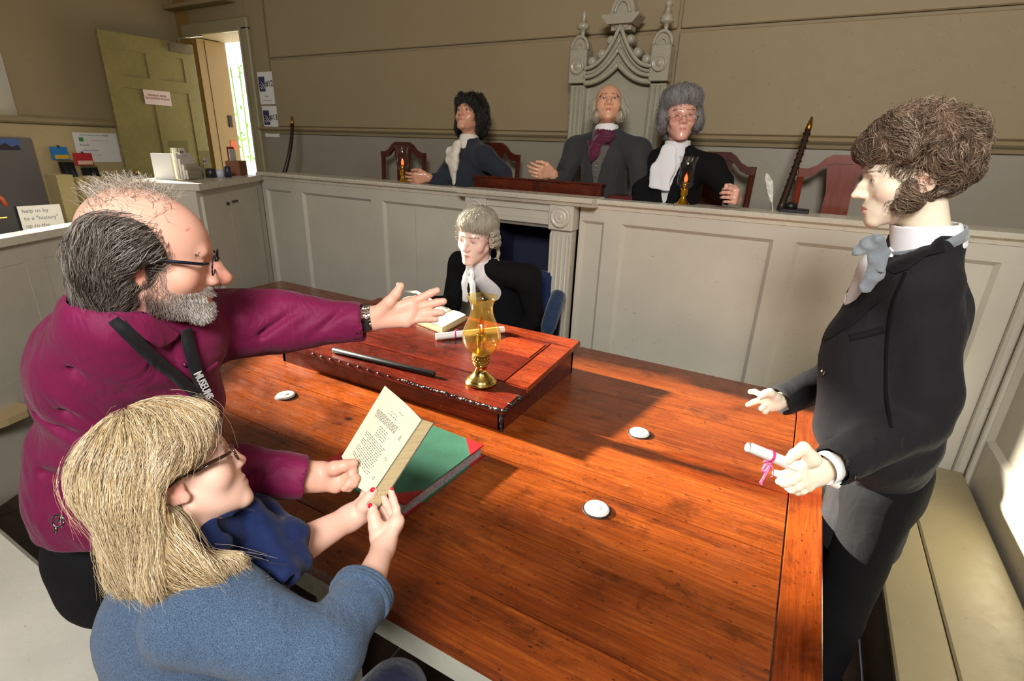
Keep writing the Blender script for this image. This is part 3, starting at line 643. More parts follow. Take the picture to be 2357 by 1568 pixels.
# ---------------------------------------------------------------- printed book held open by the woman
hb = empty('held_book', tuple(PD(880, 1050, 1.06))); tag(hb, 'open printed book with cream pages held upright by the fair-haired woman', 'book')
P00, P01 = Vector(PD(862, 1128, 1.015)), Vector(PD(970, 966, 1.10))       # gutter bottom, gutter top
P10, P11 = Vector(PD(790, 1046, 1.05)), Vector(PD(886, 888, 1.13))        # fore edge of the turned page
wv = (P01-P00).normalized(); wu = ((P10+P11)/2-(P00+P01)/2); wu = (wu-wv*wu.dot(wv)).normalized(); wn_ = wu.cross(wv).normalized()
if wn_.dot(Vector(ray(CX, CY))) > 0: wn_ = -wn_     # page normal towards the camera
n = 14; vs = []
for j in range(9):
    for i in range(n+1):
        s_ = i/n; t_ = j/8
        p = (P00*(1-t_)+P01*t_)*(1-s_)+(P10*(1-t_)+P11*t_)*s_
        bow = 0.010*math.sin(math.pi*min(1, s_*1.1))*(1-s_*0.3); curl = 0.022*(1-t_)**3*(1-abs(s_-0.35)*1.2)
        vs.append(p+wn_*bow-wv*max(0, curl))
PG = vs
def gridf(nu, nv, flip=False): return [((j*(nu+1)+i, j*(nu+1)+i+1, (j+1)*(nu+1)+i+1, (j+1)*(nu+1)+i) if not flip else (j*(nu+1)+i, (j+1)*(nu+1)+i, (j+1)*(nu+1)+i+1, j*(nu+1)+i+1)) for j in range(nv) for i in range(nu)]
q = MB(); q.add(vs, gridf(n, 8), True); q.build('left_page', M_PAGE, hb)
q = MB()
for k in range(1, 5):   # sheets and board behind it
    off = [p-wn_*0.0018*k*(0.3+0.7*(i % (n+1))/n)-wn_*0.001+wu*0.0012*(k % 2) for i, p in enumerate(vs)]
    q.add(off, gridf(n, 8), True)
o = q.build('page_leaves', M_PEDGE, hb); o['kind'] = 'stuff'
q = MB(); bb = [P00+wv*0.004-wn_*0.006, P01+wv*0.004-wn_*0.006, P11+wv*0.004+wu*0.004-wn_*0.010, P10-wv*0.004+wu*0.004-wn_*0.010]; bb2 = [p-wn_*0.003 for p in bb]
q.add(bb+bb2, [(0, 1, 2, 3), (7, 6, 5, 4), (0, 4, 5, 1), (1, 5, 6, 2), (2, 6, 7, 3), (3, 7, 4, 0)]); q.build('left_board', plain('dark_marbled_board', (60, 50, 44), 0.6, var=0.5, vscale=120), hb)
# right half: a thick block turned away from the camera, seen along its fore edge
ra_ = Vector(ray(900, 1050)).normalized(); rw = 0.085; rt = Vector(CV(1, 0.25, -0.1)).normalized(); rt = (rt-ra_*rt.dot(ra_)).normalized()
def rbox(mb, o0, o1, w0, w1, t0, t1, dd=0.0):
    vs = []
    for t in (t0, t1):
        for (w, base) in ((w0, o0), (w1, o0), (w1, o1), (w0, o1)): vs.append(base+ra_*w+rt*t)
    mb.add(vs, [(3, 2, 1, 0), (4, 5, 6, 7), (0, 1, 5, 4), (1, 2, 6, 5), (2, 3, 7, 6), (3, 0, 4, 7)])
q = MB(); rbox(q, P00-wv*0.028, P01+wv*0.0, -0.004, rw, 0.003, 0.026); q.build('right_page_block', M_PEDGE, hb)
q = MB(); rbox(q, P00-wv*0.036, P01+wv*0.003, -0.006, rw+0.004, 0.026, 0.0285); q.build('right_board', bpy.data.materials['dark_marbled_board'], hb)
q = MB(); vs = []
for i in range(9):
    t = i/8; w = -0.012+0.05*t*t
    vs += [P00-wv*(0.034-0.012*t)+ra_*w*0.6+rt*(0.002+0.002*math.sin(3*t)), P01+wv*0.001+ra_*w*0.6+rt*(0.001+0.004*t)]
q.add(vs, [(2*i, 2*i+1, 2*i+3, 2*i+2) for i in range(8)], True); q.build('lifted_leaf', M_PAGE, hb)
M_INK = plain('printing_ink', (56, 52, 50), 0.8)
q = MB(); r2 = random.Random(11)
def page_pt(s_, t_):
    fi, fj = s_*n, t_*8; i, j = min(n-1, int(fi)), min(7, int(fj)); a_, b_ = fi-i, fj-j; g = lambda x, y: PG[y*(n+1)+x]
    return (g(i, j)*(1-a_)+g(i+1, j)*a_)*(1-b_)+(g(i, j+1)*(1-a_)+g(i+1, j+1)*a_)*b_
def inkline(s0, t0, s1, t1, h=0.0011):
    a, b = page_pt(s0, t0)+wn_*0.0004, page_pt(s1, t1)+wn_*0.0004; d = (b-a).normalized(); w = d.cross(wn_)*h*0.5
    q.add([a-w, b-w, b+w, a+w], [(0, 1, 2, 3)])
def inkrow(t, s0, s1, dens=0.75):
    s = s0
    while s < s1:
        L = r2.uniform(0.02, 0.06); inkline(s, t, min(s1, s+L), t); s += L+r2.uniform(0.012, 0.02)
for blk in ((0.86, 0.86, 0.32, 0.45), (0.80, 0.80, 0.42, 0.58), (0.76, 0.76, 0.38, 0.62)): inkrow(blk[0], blk[2], blk[3])
for k in range(7): inkrow(0.71-0.014*k, 0.28, 0.86)
for t in (0.57, 0.545, 0.515, 0.485, 0.46): inkrow(t, 0.36+r2.uniform(0, .06), 0.62)
for k in range(14): inkrow(0.42-0.022*k, 0.26+0.02*(k % 3), 0.82-0.12*(k % 4 == 3))
for t in (0.66, 0.64, 0.62, 0.37, 0.35, 0.15, 0.13): inkrow(t, 0.12, 0.18)
o = q.build('print', M_INK, hb); o['kind'] = 'stuff'
# scroll held by the standing figure is built with the figure
# ================================================================ on the judges' bench
M_MAHO = table_wood('mahogany_polished', (96, 34, 14), (60, 18, 8), (126, 50, 22), rough=0.25)
M_CHAIR = plain('chair_mahogany', (74, 28, 16), 0.3, var=0.25, stretch=(6, 6, 1), vscale=6)
M_CHAIRR = plain('chair_mahogany_red', (118, 46, 22), 0.3, var=0.25, stretch=(6, 6, 1), vscale=6)
ZB = 1.492
a, b = PY(1090, 430, 2.93), PY(1382, 452, 2.93)
e = empty('reading_stand', ((a[0]+b[0])/2, 2.98, ZB)); tag(e, 'long polished mahogany reading stand on the judges\' bench before the grey-coated men', 'stand')
q = MB(); q.prism([(2.93, ZB), (2.93, ZB+0.075), (3.07, ZB+0.05), (3.07, ZB)], a[0], b[0], 'x'); q.build('stand_box', M_MAHO, e)
q = MB(); q.prism([(2.92, ZB+0.077), (2.92, ZB+0.087), (3.08, ZB+0.060), (3.08, ZB+0.050)], a[0]-0.01, b[0]+0.01, 'x'); q.build('sloped_top', M_MAHO, e)
q = MB(); q.box((b[0]+0.17, 3.03, ZB+0.012), (0.26, 0.16, 0.024), bev=0.003); o = q.build('closed_folder', plain('dark_red_leather', (84, 26, 24), 0.4)); tag(o, 'thin dark red folder lying on the judges\' bench right of the reading stand', 'folder')
def candle_lamp(px, py, Y, label):
    p = PY(px, py, Y); c = (p[0], p[1], ZB); e = empty('hurricane_lamp', c); tag(e, label, 'lamp', 'glass hurricane lamps on the judges\' bench')
    G = plain('bright_brass', (228, 172, 62), 0.12, metal=1.0)
    q = MB(); q.lathe([(0.001, 0), (0.042, 0), (0.043, 0.005), (0.036, 0.012), (0.022, 0.028), (0.015, 0.042), (0.013, 0.052), (0.020, 0.058), (0.020, 0.082), (0.024, 0.086), (0.022, 0.09), (0.001, 0.09)], c, 28); q.build('foot', G, e)
    q = MB(); q.lathe([(0.018, 0.088), (0.032, 0.096), (0.042, 0.112), (0.044, 0.13), (0.040, 0.155), (0.037, 0.18), (0.038, 0.205), (0.042, 0.228), (0.050, 0.248)], c, 36, cap=False); q.build('glass_chimney', M_CLEAR, e)
    q = MB(); q.lathe([(0.001, 0.09), (0.011, 0.09), (0.011, 0.122), (0.001, 0.122)], c, 16); k = q.build('candle_tube', G, e)
    q = MB(); q.lathe([(0.005, 0.122), (0.009, 0.130), (0.0095, 0.140), (0.004, 0.156), (0.0004, 0.165)], c, 14); q.build('flame_bulb', emit('flame_bulb_glow', (255, 70, 30), 5.0), e)
    q = MB(); q.sphere((c[0], c[1], c[2]+0.138), (0.0045, 0.0045, 0.007), 8, 6); q.build('bulb_core', emit('bulb_core_glow', (255, 220, 150), 12.0), e)
candle_lamp(928, 417, 2.90, 'glass hurricane lamp with red glowing bulb in front of the empty chair at left')
candle_lamp(1571, 467, 2.90, 'glass hurricane lamp with red glowing bulb in front of the bewigged judge')
# white quill in an inkstand
c = Vector(PY(1780, 486, 2.93)); c.z = ZB
e = empty('quill', tuple(c)); tag(e, 'white feather quill standing upright on the bench beside the dark staff', 'quill')
def feather(e, pts, w, mat, nb=40):
    pts = [Vector(p) for p in pts]
    def at(t): f = t*(len(pts)-1); i = min(len(pts)-2, int(f)); return pts[i].lerp(pts[i+1], f-i)
    q = MB(); q.tube([at(i/12) for i in range(13)], [0.0022*(1-0.7*i/12) for i in range(13)], 6); q.build('shaft', mat, e)
    q = MB(); dcam = Vector(ray(CX, CY)).normalized()
    for k in range(nb):
        t = 0.22+0.78*k/nb; p = at(t); d = (at(min(1, t+0.03))-at(t-0.03)).normalized(); s_ = d.cross(dcam).normalized()
        ww = w*math.sin(math.pi*min(1, (t-0.2)/0.8*0.86+0.10))
        for sg in (-1, 1):
            w2 = ww*(1 if sg > 0 else 0.55)
            q.add([p, p+d*0.006, p+s_*sg*w2+d*(0.014+w2*0.5), p+s_*sg*w2+d*(0.006+w2*0.5)], [(0, 1, 2, 3)])
    o = q.build('vane', mat, e); o['kind'] = 'stuff'
M_FEA = plain('feather_white', (226, 222, 212), 0.7)
feather(e, [c, Vector(PY(1776, 455, 2.94)), Vector(PY(1774, 425, 2.95)), Vector(PY(1767, 403, 2.96))], 0.022, M_FEA)
q = MB(); q.box((c.x+0.09, 2.98, ZB+0.012), (0.13, 0.10, 0.024), bev=0.004); q.lathe([(0.001, 0.02), (0.03, 0.02), (0.028, 0.045), (0.014, 0.055), (0.001, 0.055)], (c.x+0.07, 2.98, ZB), 16)
o = q.build('inkstand', plain('black_metal', (22, 22, 22), 0.4)); tag(o, 'small black inkstand at the foot of the white quill', 'inkstand')
def staff(p0, p1, p2, label):
    e = empty('brass_tipped_staff', tuple(p0)); tag(e, label, 'staff'); p0, p1, p2 = Vector(p0), Vector(p1), Vector(p2)
    pts = [(p0*(1-t)**2+p1*2*t*(1-t)+p2*t*t) for t in [i/14 for i in range(15)]]
    q = MB(); q.tube(pts[:13], [0.018-0.0003*i for i in range(13)], 10)
    for i in range(0, 12): q.tube([pts[i]*0.5+pts[i+1]*0.5, pts[i]*0.45+pts[i+1]*0.55], 0.0195, 10)
    q.build('ribbed_shaft', plain('dark_staff_wood', (44, 22, 16), 0.4), e)
    q = MB(); q.tube(pts[12:], [0.016, 0.013, 0.006], 10); q.build('brass_tip', plain('old_brass', (170, 124, 50), 0.3, metal=1.0), e)
staff((*PY(652, 396, 3.1)[:2], ZB-0.03), PY(676, 330, 3.2), PY(672, 268, 3.30), 'curved dark staff with brass tip leaning at the left end of the bench')
staff((*PY(1796, 478, 3.1)[:2], ZB), PY(1835, 380, 3.22), PY(1869, 270, 3.36), 'straight dark staff with brass tip leaning on the wall right of the bewigged judge')
# chairs behind the bench
def back_chair(pl, pr, Y, mat, label, full=True):
    a, b = PY(*pl, Y), PY(*pr, Y); xc = (a[0]+b[0])/2; w = max(0.42, b[0]-a[0]); zt = (a[2]+b[2])/2
    e = empty('splat_back_chair', (xc, Y, 0.6)); tag(e, label, 'chair', 'mahogany chairs behind the bench')
    for s_ in (-1, 1):
        q = MB(); q.tube([(xc+s_*(w/2-0.02), Y+0.0, 0.6), (xc+s_*(w/2-0.02), Y, 1.05), (xc+s_*(w/2-0.012), Y+0.04, zt)], 0.017, 8); q.build('back_post', mat, e)
        q = MB(); q.box((xc+s_*(w/2-0.03), Y-0.34, 0.82), (0.035, 0.035, 0.44), bev=0.004); q.build('front_leg', mat, e)
    pts = [(-1, 0.0), (-0.80, 0.0), (-0.62, 0.018), (-0.46, 0.055), (-0.30, 0.075), (0.30, 0.075), (0.46, 0.055), (0.62, 0.018), (0.80, 0.0), (1, 0.0)]
    top = [(xc+p*w/2, zt+h) for p, h in pts]; bot = [(xc+p*w/2, zt+h-0.045) for p, h in pts]; q = MB()
    for i in range(len(pts)-1):
        q.prism([top[i], top[i+1], bot[i+1], bot[i]][::-1], Y+0.02, Y+0.05, 'y')
    q.build('top_rail', mat, e)
    q = MB(); q.prism([(xc-0.085, zt+0.03), (xc+0.085, zt+0.03), (xc+0.06, zt-0.12), (xc+0.075, 1.08), (xc-0.075, 1.08), (xc-0.06, zt-0.12)][::-1], Y+0.026, Y+0.042, 'y'); q.build('splat', mat, e)
    q = MB(); q.box((xc, Y-0.17, 1.05), (w, 0.38, 0.05), bev=0.012); q.build('seat', mat, e)
back_chair((872, 348), (972, 352), 3.34, M_CHAIR, 'empty dark mahogany chair behind the hurricane lamp at left')
back_chair((1080, 352), (1186, 356), 3.36, M_CHAIR, 'dark chair whose back post shows right of the dark-haired figure')
back_chair((1600, 378), (1700, 384), 3.36, M_CHAIR, 'dark chair whose back shows right of the bewigged judge')
back_chair((1878, 388), (2012, 396), 3.34, M_CHAIRR, 'empty red mahogany chair behind the bench beside the standing figure\'s face')
# ---------------------------------------------------------------- tall carved throne chair
TY = 3.47
th = empty('carved_throne', (*PY(1425, 300, TY)[:2], 0.6)); tag(th, 'tall grey painted gothic throne chair with carved ogee arch and finials', 'chair')
def tx(px, py): p = PY(px, py, TY); return (p[0], p[2])
xl, zb_ = tx(1345, 300); 
XLc = (tx(1318, 160)[0]+tx(1360, 160)[0])/2; XRc = (tx(1500, 160)[0]+tx(1548, 160)[0])/2; XC = (XLc+XRc)/2
z_sp = (tx(1340, 185)[1]+tx(1520, 183)[1])/2      # springing of the arch
z_ap = tx(1425, 142)[1]; z_roof = tx(1432, 62)[1]; z_top = tx(1435, 2)[1]
hw = (XRc-XLc)/2-0.045
q = MB(); q.b2((XLc, TY, 0.62), (XRc, TY+0.03, z_ap-0.02)); q.build('back_panel', M_THR, th)
def ogee(t, off=0.0):
    # half arch from the springing (t=0) to the point (t=1)
    x = -hw*(1-t)**1.0; s_ = t; z = z_sp-0.02+(z_ap-z_sp)*(s_**2.1)*1.0
    return x, z
for k, (dzz, th_, dep, col) in enumerate(((0.0, 0.030, 0.050, 1), (0.033, 0.022, 0.066, 1), (0.058, 0.020, 0.048, 1), (0.082, 0.022, 0.072, 1))):
    q = MB()
    for s_ in (-1, 1):
        pts = []
        for i in range(17):
            t = i/16; x, z = ogee(t); lift = dzz*(1+1.5*t**2.5)
            pts.append(Vector((XC+s_*(-x), TY-dep, z+lift)))
        q.tube(pts, [th_*0.55]*17, 8)
    q.build('arch_moulding', M_THR, th)
q = MB(); poly = [(XC-hw, z_sp-0.03)]+[(XC+ogee(i/12)[0], ogee(i/12)[1]) for i in range(13)]+[(XC-ogee(i/12)[0], ogee(i/12)[1]) for i in range(12, -1, -1)]+[(XC+hw, z_sp-0.03)]
up_ = [(XC-hw, z_sp+0.06)]+[(XC+ogee(i/12)[0], ogee(i/12)[1]+0.085*(1+1.4*(i/12)**2.5)) for i in range(13)]
upr = [(2*XC-x, z) for x, z in up_][::-1]
lo = [(XC+ogee(i/12)[0], ogee(i/12)[1]) for i in range(13)]
for s_ in (-1, 1):
    for i in range(12):
        a, b = lo[i], lo[i+1]; c, d = up_[i+1+0], up_[min(13, i+2)]
        P4 = [(a[0], a[1]), (b[0], b[1]), (d[0], d[1]), (c[0], c[1])]
        if s_ > 0: P4 = [(2*XC-x, z) for x, z in P4][::-1]
        q.prism(P4, TY-0.045, TY+0.03, 'y')
q.build('arch_board', M_THR, th)
for s_ in (-1, 1):
    for t, r in ((0.20, 0.030), (0.48, 0.030), (0.72, 0.028), (0.90, 0.030)):
        x, z = ogee(t); q = MB(); zz = z+0.115*(1+1.3*t**2.5); Mx = Matrix.Rotation(math.pi/2, 3, 'X')
        q.lathe([(0.001, 0.05), (r*0.4, 0.052), (r*0.75, 0.045), (r, 0.03), (r, -0.02), (r*0.9, -0.04)], (XC+s_*(-x), TY-0.02, zz), 18, M=Mx); q.build('crocket', M_THR, th)
q = MB(); q.b2((XC-0.062, TY-0.06, z_ap+0.16), (XC+0.062, TY+0.03, z_roof+0.0)); q.build('apex_block', M_THR, th)
q = MB(); q.prism([(XC-0.075, z_roof), (XC+0.075, z_roof), (XC+0.115, z_roof+0.04), (XC+0.115, z_roof+0.052), (XC-0.115, z_roof+0.052), (XC-0.115, z_roof+0.04)], TY-0.10, TY+0.03, 'y'); q.build('apex_cap', M_THR, th)
q = MB(); Mx = Matrix.Rotation(math.pi/2, 3, 'X')
arc = [(XC+0.075*math.cos(math.pi*i/12), z_roof+0.052+0.11*math.sin(math.pi*i/12)) for i in range(13)]; q.prism(arc, TY-0.06, TY+0.03, 'y')
arc = [(XC+0.045*math.cos(math.pi*i/12), z_roof+0.056+0.07*math.sin(math.pi*i/12)) for i in range(13)]; q.tube([Vector((x, TY-0.065, z)) for x, z in arc], 0.010, 6); q.build('apex_shell', M_THR, th)
q = MB(); q.lathe([(0.02, 0), (0.03, 0.01), (0.012, 0.02), (0.02, 0.035), (0.001, 0.06)], (XC, TY-0.02, z_roof+0.16), 16); q.build('top_knob', M_THR, th)
for s_, xc in ((-1, XLc), (1, XRc)):
    q = MB(); q.box((xc, TY-0.02, (z_sp-0.03+0.62)/2), (0.10, 0.06, z_sp-0.03-0.62), bev=0.004)
    for k in (-0.030, 0.0, 0.030): q.tube([(xc+k, TY-0.052, 0.9), (xc+k, TY-0.052, z_sp-0.04)], 0.0125, 10)
    q.build('fluted_post', M_THR, th)
    q = MB(); q.box((xc, TY-0.03, z_sp+0.075), (0.115, 0.085, 0.19), bev=0.004); q.build('post_block', M_THR, th)
    q = MB(); q.lathe([(0.046, 0), (0.046, 0.010), (0.038, 0.012), (0.032, 0.004), (0.022, 0.004), (0.016, 0.012), (0.001, 0.014)], (xc, TY-0.073, z_sp+0.075), 24, M=Mx); q.build('roundel', M_THR, th)
    q = MB(); arc = [(xc+0.055*math.cos(math.pi*i/10), z_sp+0.17+0.075*math.sin(math.pi*i/10)) for i in range(11)]; q.prism(arc, TY-0.05, TY+0.03, 'y')
    q.tube([Vector((x, TY-0.055, z)) for x, z in arc], 0.011, 6); q.tube([Vector((xc+(x-xc)*0.5, TY-0.052, z_sp+0.17+(z-z_sp-0.17)*0.5)) for x, z in arc], 0.008, 6); q.build('post_shell', M_THR, th)
    q = MB(); q.lathe([(0.014, 0.0), (0.012, 0.03), (0.014, 0.05), (0.038, 0.056), (0.042, 0.066), (0.036, 0.076), (0.040, 0.084), (0.024, 0.098), (0.014, 0.11), (0.011, 0.135), (0.022, 0.142), (0.024, 0.152), (0.016, 0.162), (0.010, 0.170), (0.014, 0.18), (0.001, 0.19)] if s_ > 0 else [(0.014, 0.0), (0.012, 0.03), (0.014, 0.05), (0.038, 0.056), (0.040, 0.075), (0.030, 0.085), (0.012, 0.09), (0.010, 0.11), (0.016, 0.13), (0.010, 0.15), (0.001, 0.16)], (xc, TY-0.02, z_sp+0.235), 18); q.build('finial', M_THR, th)
q = MB(); q.b2((XLc, TY-0.30, 1.02), (XRc, TY, 1.07)); q.build('seat', M_THR, th)
for s_, xc in ((-1, XLc), (1, XRc)):
    q = MB(); q.box((xc, TY-0.27, 0.82), (0.07, 0.07, 0.42), bev=0.005); q.build('front_leg', M_THR, th)
# ================================================================ doorway
dl_ = empty('wall_door', (DX0, YB, 0.6)); dl_.name = 'door_1'; tag(dl_, kind='structure')
H = Vector((DX0+0.03, YB-0.02)); F = Vector(PX(252, 82, -5.86)[:2]); F = H+(F-H).normalized()*0.82; dd_ = (F-H).normalized(); dn = Vector((-dd_.y, dd_.x)); dn = dn if dn.x > 0 else -dn
ZD0, ZD1 = 0.62, 2.62
def DT(a, d, z): p = H+dd_*a+dn*d; return Vector((p.x, p.y, z))
def dbox(mb, a0, a1, d0, d1, z0, z1):
    vs = [DT(a, d, z) for z in (z0, z1) for a, d in ((a0, d0), (a1, d0), (a1, d1), (a0, d1))]
    mb.add(vs, [(0, 1, 2, 3), (7, 6, 5, 4), (4, 5, 1, 0), (5, 6, 2, 1), (6, 7, 3, 2), (7, 4, 0, 3)])
q = MB(); dbox(q, 0, 0.82, -0.04, -0.012, ZD0, ZD1)
for (a0, a1, z0, z1) in ((0, 0.12, ZD0, ZD1), (0.70, 0.82, ZD0, ZD1), (0.365, 0.455, ZD0+0.2, 1.30), (0.365, 0.455, 1.40, 2.16), (0.365, 0.455, 2.26, 2.48), (0.12, 0.70, ZD0, ZD0+0.2), (0.12, 0.70, 2.48, ZD1), (0.12, 0.70, 2.16, 2.26), (0.12, 0.70, 1.30, 1.40)): dbox(q, a0, a1, -0.01, 0.0, z0, z1)
q.build('door_leaf', M_OLIVE, dl_)
q = MB(); q.sphere(DT(0.76, 0.05, 1.40), (0.028, 0.028, 0.028), 14, 10); q.tube([DT(0.76, 0, 1.40), DT(0.76, 0.04, 1.40)], 0.012, 8); q.build('knob', M_BRASS, dl_)
q = MB(); dbox(q, 0.73, 0.79, 0.001, 0.006, 1.30, 1.38); q.build('escutcheon', M_BRASS, dl_)
M_SGN = plain('sign_pale_pink', (226, 200, 186), 0.6)
q = MB(); dbox(q, 0.30, 0.54, 0.001, 0.004, 2.03, 2.16); sg_ = q.build('door_sign', M_SGN, dl_)
text_mesh('PRIVATE AREA\nNO ENTRY PLEASE', 0.026, 'sign_lettering', plain('sign_brown', (150, 80, 60), 0.6), DT(0.42, 0.0055, 2.105), -dd_.to_3d(), (0, 0, 1), sg_, align='CENTER')
q = MB(); dbox(q, 0.04, 0.24, 0.0, 0.05, 2.53, 2.60); q.build('closer_body', plain('closer_metal', (140, 130, 110), 0.3, metal=0.9), dl_)
q = MB(); q.tube([DT(0.18, 0.06, 2.615), DT(0.22, 0.22, 2.63), Vector((DX0+0.28, YB-0.06, 2.68))], 0.008, 6); q.build('closer_arm', plain('closer_steel', (190, 186, 176), 0.25, metal=1.0), dl_)
q = MB(); q.b2((DX0+0.002, YB+0.02, 0.6), (DX0+0.04, YB+0.30, DZ-0.01)); o = q.build('door_2', M_YEL); tag(o, kind='structure')
q = MB(); q.b2((DX0+0.04, YB+0.10, 0.62), (DX0+0.045, YB+0.104, DZ-0.02)); q.build('board_joint', plain('joint_dark', (90, 70, 30), 0.7), o)
q = MB(); q.b2((DX0+0.04, YB+0.245, 1.86), (DX0+0.052, YB+0.285, 1.98)); q.build('lock_plate', plain('lock_iron', (50, 42, 34), 0.4, metal=0.6), o)
q = MB(); q.b2((DX0+0.04, YB+0.23, 1.62), (DX0+0.046, YB+0.30, 1.72)); q.build('orange_label', plain('orange_label', (212, 98, 48), 0.6), o)
# ================================================================ numbered notices by the doorway
M_NAVY = plain('notice_navy', (30, 34, 78), 0.5); M_BLKT = plain('letter_black', (24, 24, 26), 0.6); M_GREYT = plain('letter_grey', (120, 120, 126), 0.6); M_SHEET = plain('notice_paper', (226, 224, 220), 0.5)
NY = YB-0.006
def notice(cx, cz, num, label, sub):
    e = empty('audio_notice', (cx, NY, cz)); tag(e, label, 'notice'); w, h = 0.21, 0.28
    q = MB(); q.box((cx, NY-0.002, cz), (w, 0.003, h)); q.build('sheet', M_SHEET, e)
    q = MB(); q.box((cx-0.052, NY-0.0045, cz+0.035), (0.088, 0.002, 0.128), bev=0.0009); k = q.build('sound_symbol', M_NAVY, e)
    q = MB()
    for r in (0.022, 0.045, 0.068):
        q.tube([Vector((cx-0.082+r*math.cos(t), NY-0.0062, cz-0.012+r*math.sin(t))) for t in [0.12+1.3*i/8 for i in range(9)]], 0.0055 if r > 0.03 else 0.006, 6, flat=0.3)
    q.build('sound_wave', M_SHEET, k)
    text_mesh(num, 0.072, 'number', M_BLKT, (cx-0.004, NY-0.0045, cz+0.015), (1, 0, 0), (0, 0, 1), e, bold=0.012).scale = (0.86, 1, 1) and (1, 1, 1)
    text_mesh(sub, 0.018, 'caption', M_GREYT, (cx, NY-0.0045, cz-0.075), (1, 0, 0), (0, 0, 1), e, align='CENTER')
    text_mesh('Court Room Audio Guide', 0.012, 'caption', M_GREYT, (cx, NY-0.0045, cz-0.11), (1, 0, 0), (0, 0, 1), e, align='CENTER')
p = PY(613, 203, NY); notice(p[0], p[2], '#12', 'white notice reading #12 with a navy sound symbol, upper of the pair', 'History')
p2 = PY(624, 270, NY); notice(p[0]+0.01, p[2]-0.295, '#13', 'white notice reading #13 with a navy sound symbol, lower of the pair', 'Court Room')
# ================================================================ left wall: information sheet, hanging packs, pin board
XW = XL+0.02
def wquad(px, z=None): p = PX(px[0], px[1], XW+0.003); return Vector(p)
e = empty('information_sheet', tuple(wquad((225, 340)))); tag(e, 'white printed information sheet taped to the wall beside the open olive door', 'notice')
c = wquad((225, 340)); w, h = 0.36, 0.26
q = MB(); q.box((XW+0.003, c.y, c.z), (0.003, w, h)); q.build('sheet', M_SHEET, e)
q = MB(); q.box((XW+0.0055, c.y-0.12, c.z+0.07), (0.002, 0.035, 0.035)); q.build('green_logo', plain('logo_green', (60, 140, 60), 0.5), e)
for i, (tx_, sz, col, yy, zz) in enumerate((('Audio tour information and map', 0.014, M_GREYT, -0.13, 0.105), ('MAP', 0.026, M_BLKT, 0.06, 0.10), ('Welcome to the court house', 0.012, M_GREYT, -0.04, 0.06), ('Museum', 0.022, M_NAVY, -0.14, 0.015), ('follow us online', 0.018, plain('link_blue', (60, 110, 210), 0.5), -0.12, -0.03), ('Please ask a member of staff', 0.012, M_GREYT, -0.12, -0.07))):
    text_mesh(tx_, sz, 'lettering', col, (XW+0.0055, c.y+yy, c.z+zz), (0, 1, 0), (0, 0, 1), e)
def pack(px0, px1, label, head, hc2, w, L, dark):
    a = wquad(px0); e = empty('hanging_pack', tuple(a)); tag(e, label, 'packet'); x = XW+0.02
    q = MB(); q.box((x, a.y, a.z-0.055), (0.006, w, 0.11), bev=0.002); k = q.build('header_card', head, e)
    q = MB(); q.box((x+0.004, a.y+0.01, a.z-0.085), (0.004, w*0.8, 0.035), bev=0.001); q.build('header_print', hc2, k)
    q = MB(); q.tube([(XW, a.y, a.z+0.01), (x+0.015, a.y, a.z-0.005), (x+0.02, a.y, a.z+0.015)], 0.004, 6); q.build('hook', plain('hook_dark', (60, 50, 30), 0.4, metal=0.6), e)
    q = MB(); q.box((x, a.y+0.03, a.z-0.11-L/2), (0.012, w*0.95, L), bev=0.004); q.build('clear_bag', glass('bag_film', (235, 235, 230), 0.15, 0.3), e)
    for i in range(5):
        q = MB(); yy = a.y+0.03+(i-2)*w*0.17; q.tube([(x+0.003*(i % 2), yy, a.z-0.13), (x, yy+0.015, a.z-0.13-L*0.4), (x+0.004, yy+0.005, a.z-0.12-L*0.88)], [w*0.10, w*0.12, w*0.09], 8, flat=0.4); q.build('black_item', dark, e)
M_DKP = plain('pack_black', (30, 30, 32), 0.25)
pack((131, 338), None, 'hanging pack with blue and yellow header card, left of the red one', plain('card_blue', (40, 120, 190), 0.4), plain('card_yellow', (220, 170, 30), 0.4), 0.13, 0.42, M_DKP)
pack((186, 352), None, 'hanging clear pack of black items with a red header card', plain('card_red', (190, 40, 48), 0.4), plain('card_pale', (230, 190, 170), 0.4), 0.15, 0.36, M_DKP)
a, b = PX(62, 318, XL+0.05), PX(140, 520, XL+0.05)
e = empty('grey_board', (XL+0.05, 1.6, 1.3)); tag(e, 'large grey display board leaning on the wall behind the black handbag', 'board')
q = MB(); q.box((XL+0.045, 1.62, 1.32), (0.02, 1.02, 0.74), bev=0.004); q.build('panel', plain('board_grey', (112, 106, 100), 0.7), e)
q = MB(); p = PX(18, 330, XL+0.06); q.box((XL+0.058, p[1]+0.0, p[2]-0.01), (0.004, 0.16, 0.09)); o = q.build('photo_card', plain('photo_blue', (80, 110, 170), 0.4)); tag(o, 'small blue mountain photograph pinned at the top of the grey board', 'picture')
q = MB(); q.prism([(p[1]-0.08, p[2]-0.053), (p[1]+0.08, p[2]-0.053), (p[1]+0.06, p[2]-0.01), (p[1]+0.02, p[2]-0.03), (p[1]-0.02, p[2]+0.005), (p[1]-0.06, p[2]-0.02)], XL+0.060, XL+0.0625, 'x'); q.build('mountain_print', plain('photo_dark', (52, 40, 44), 0.5), o)
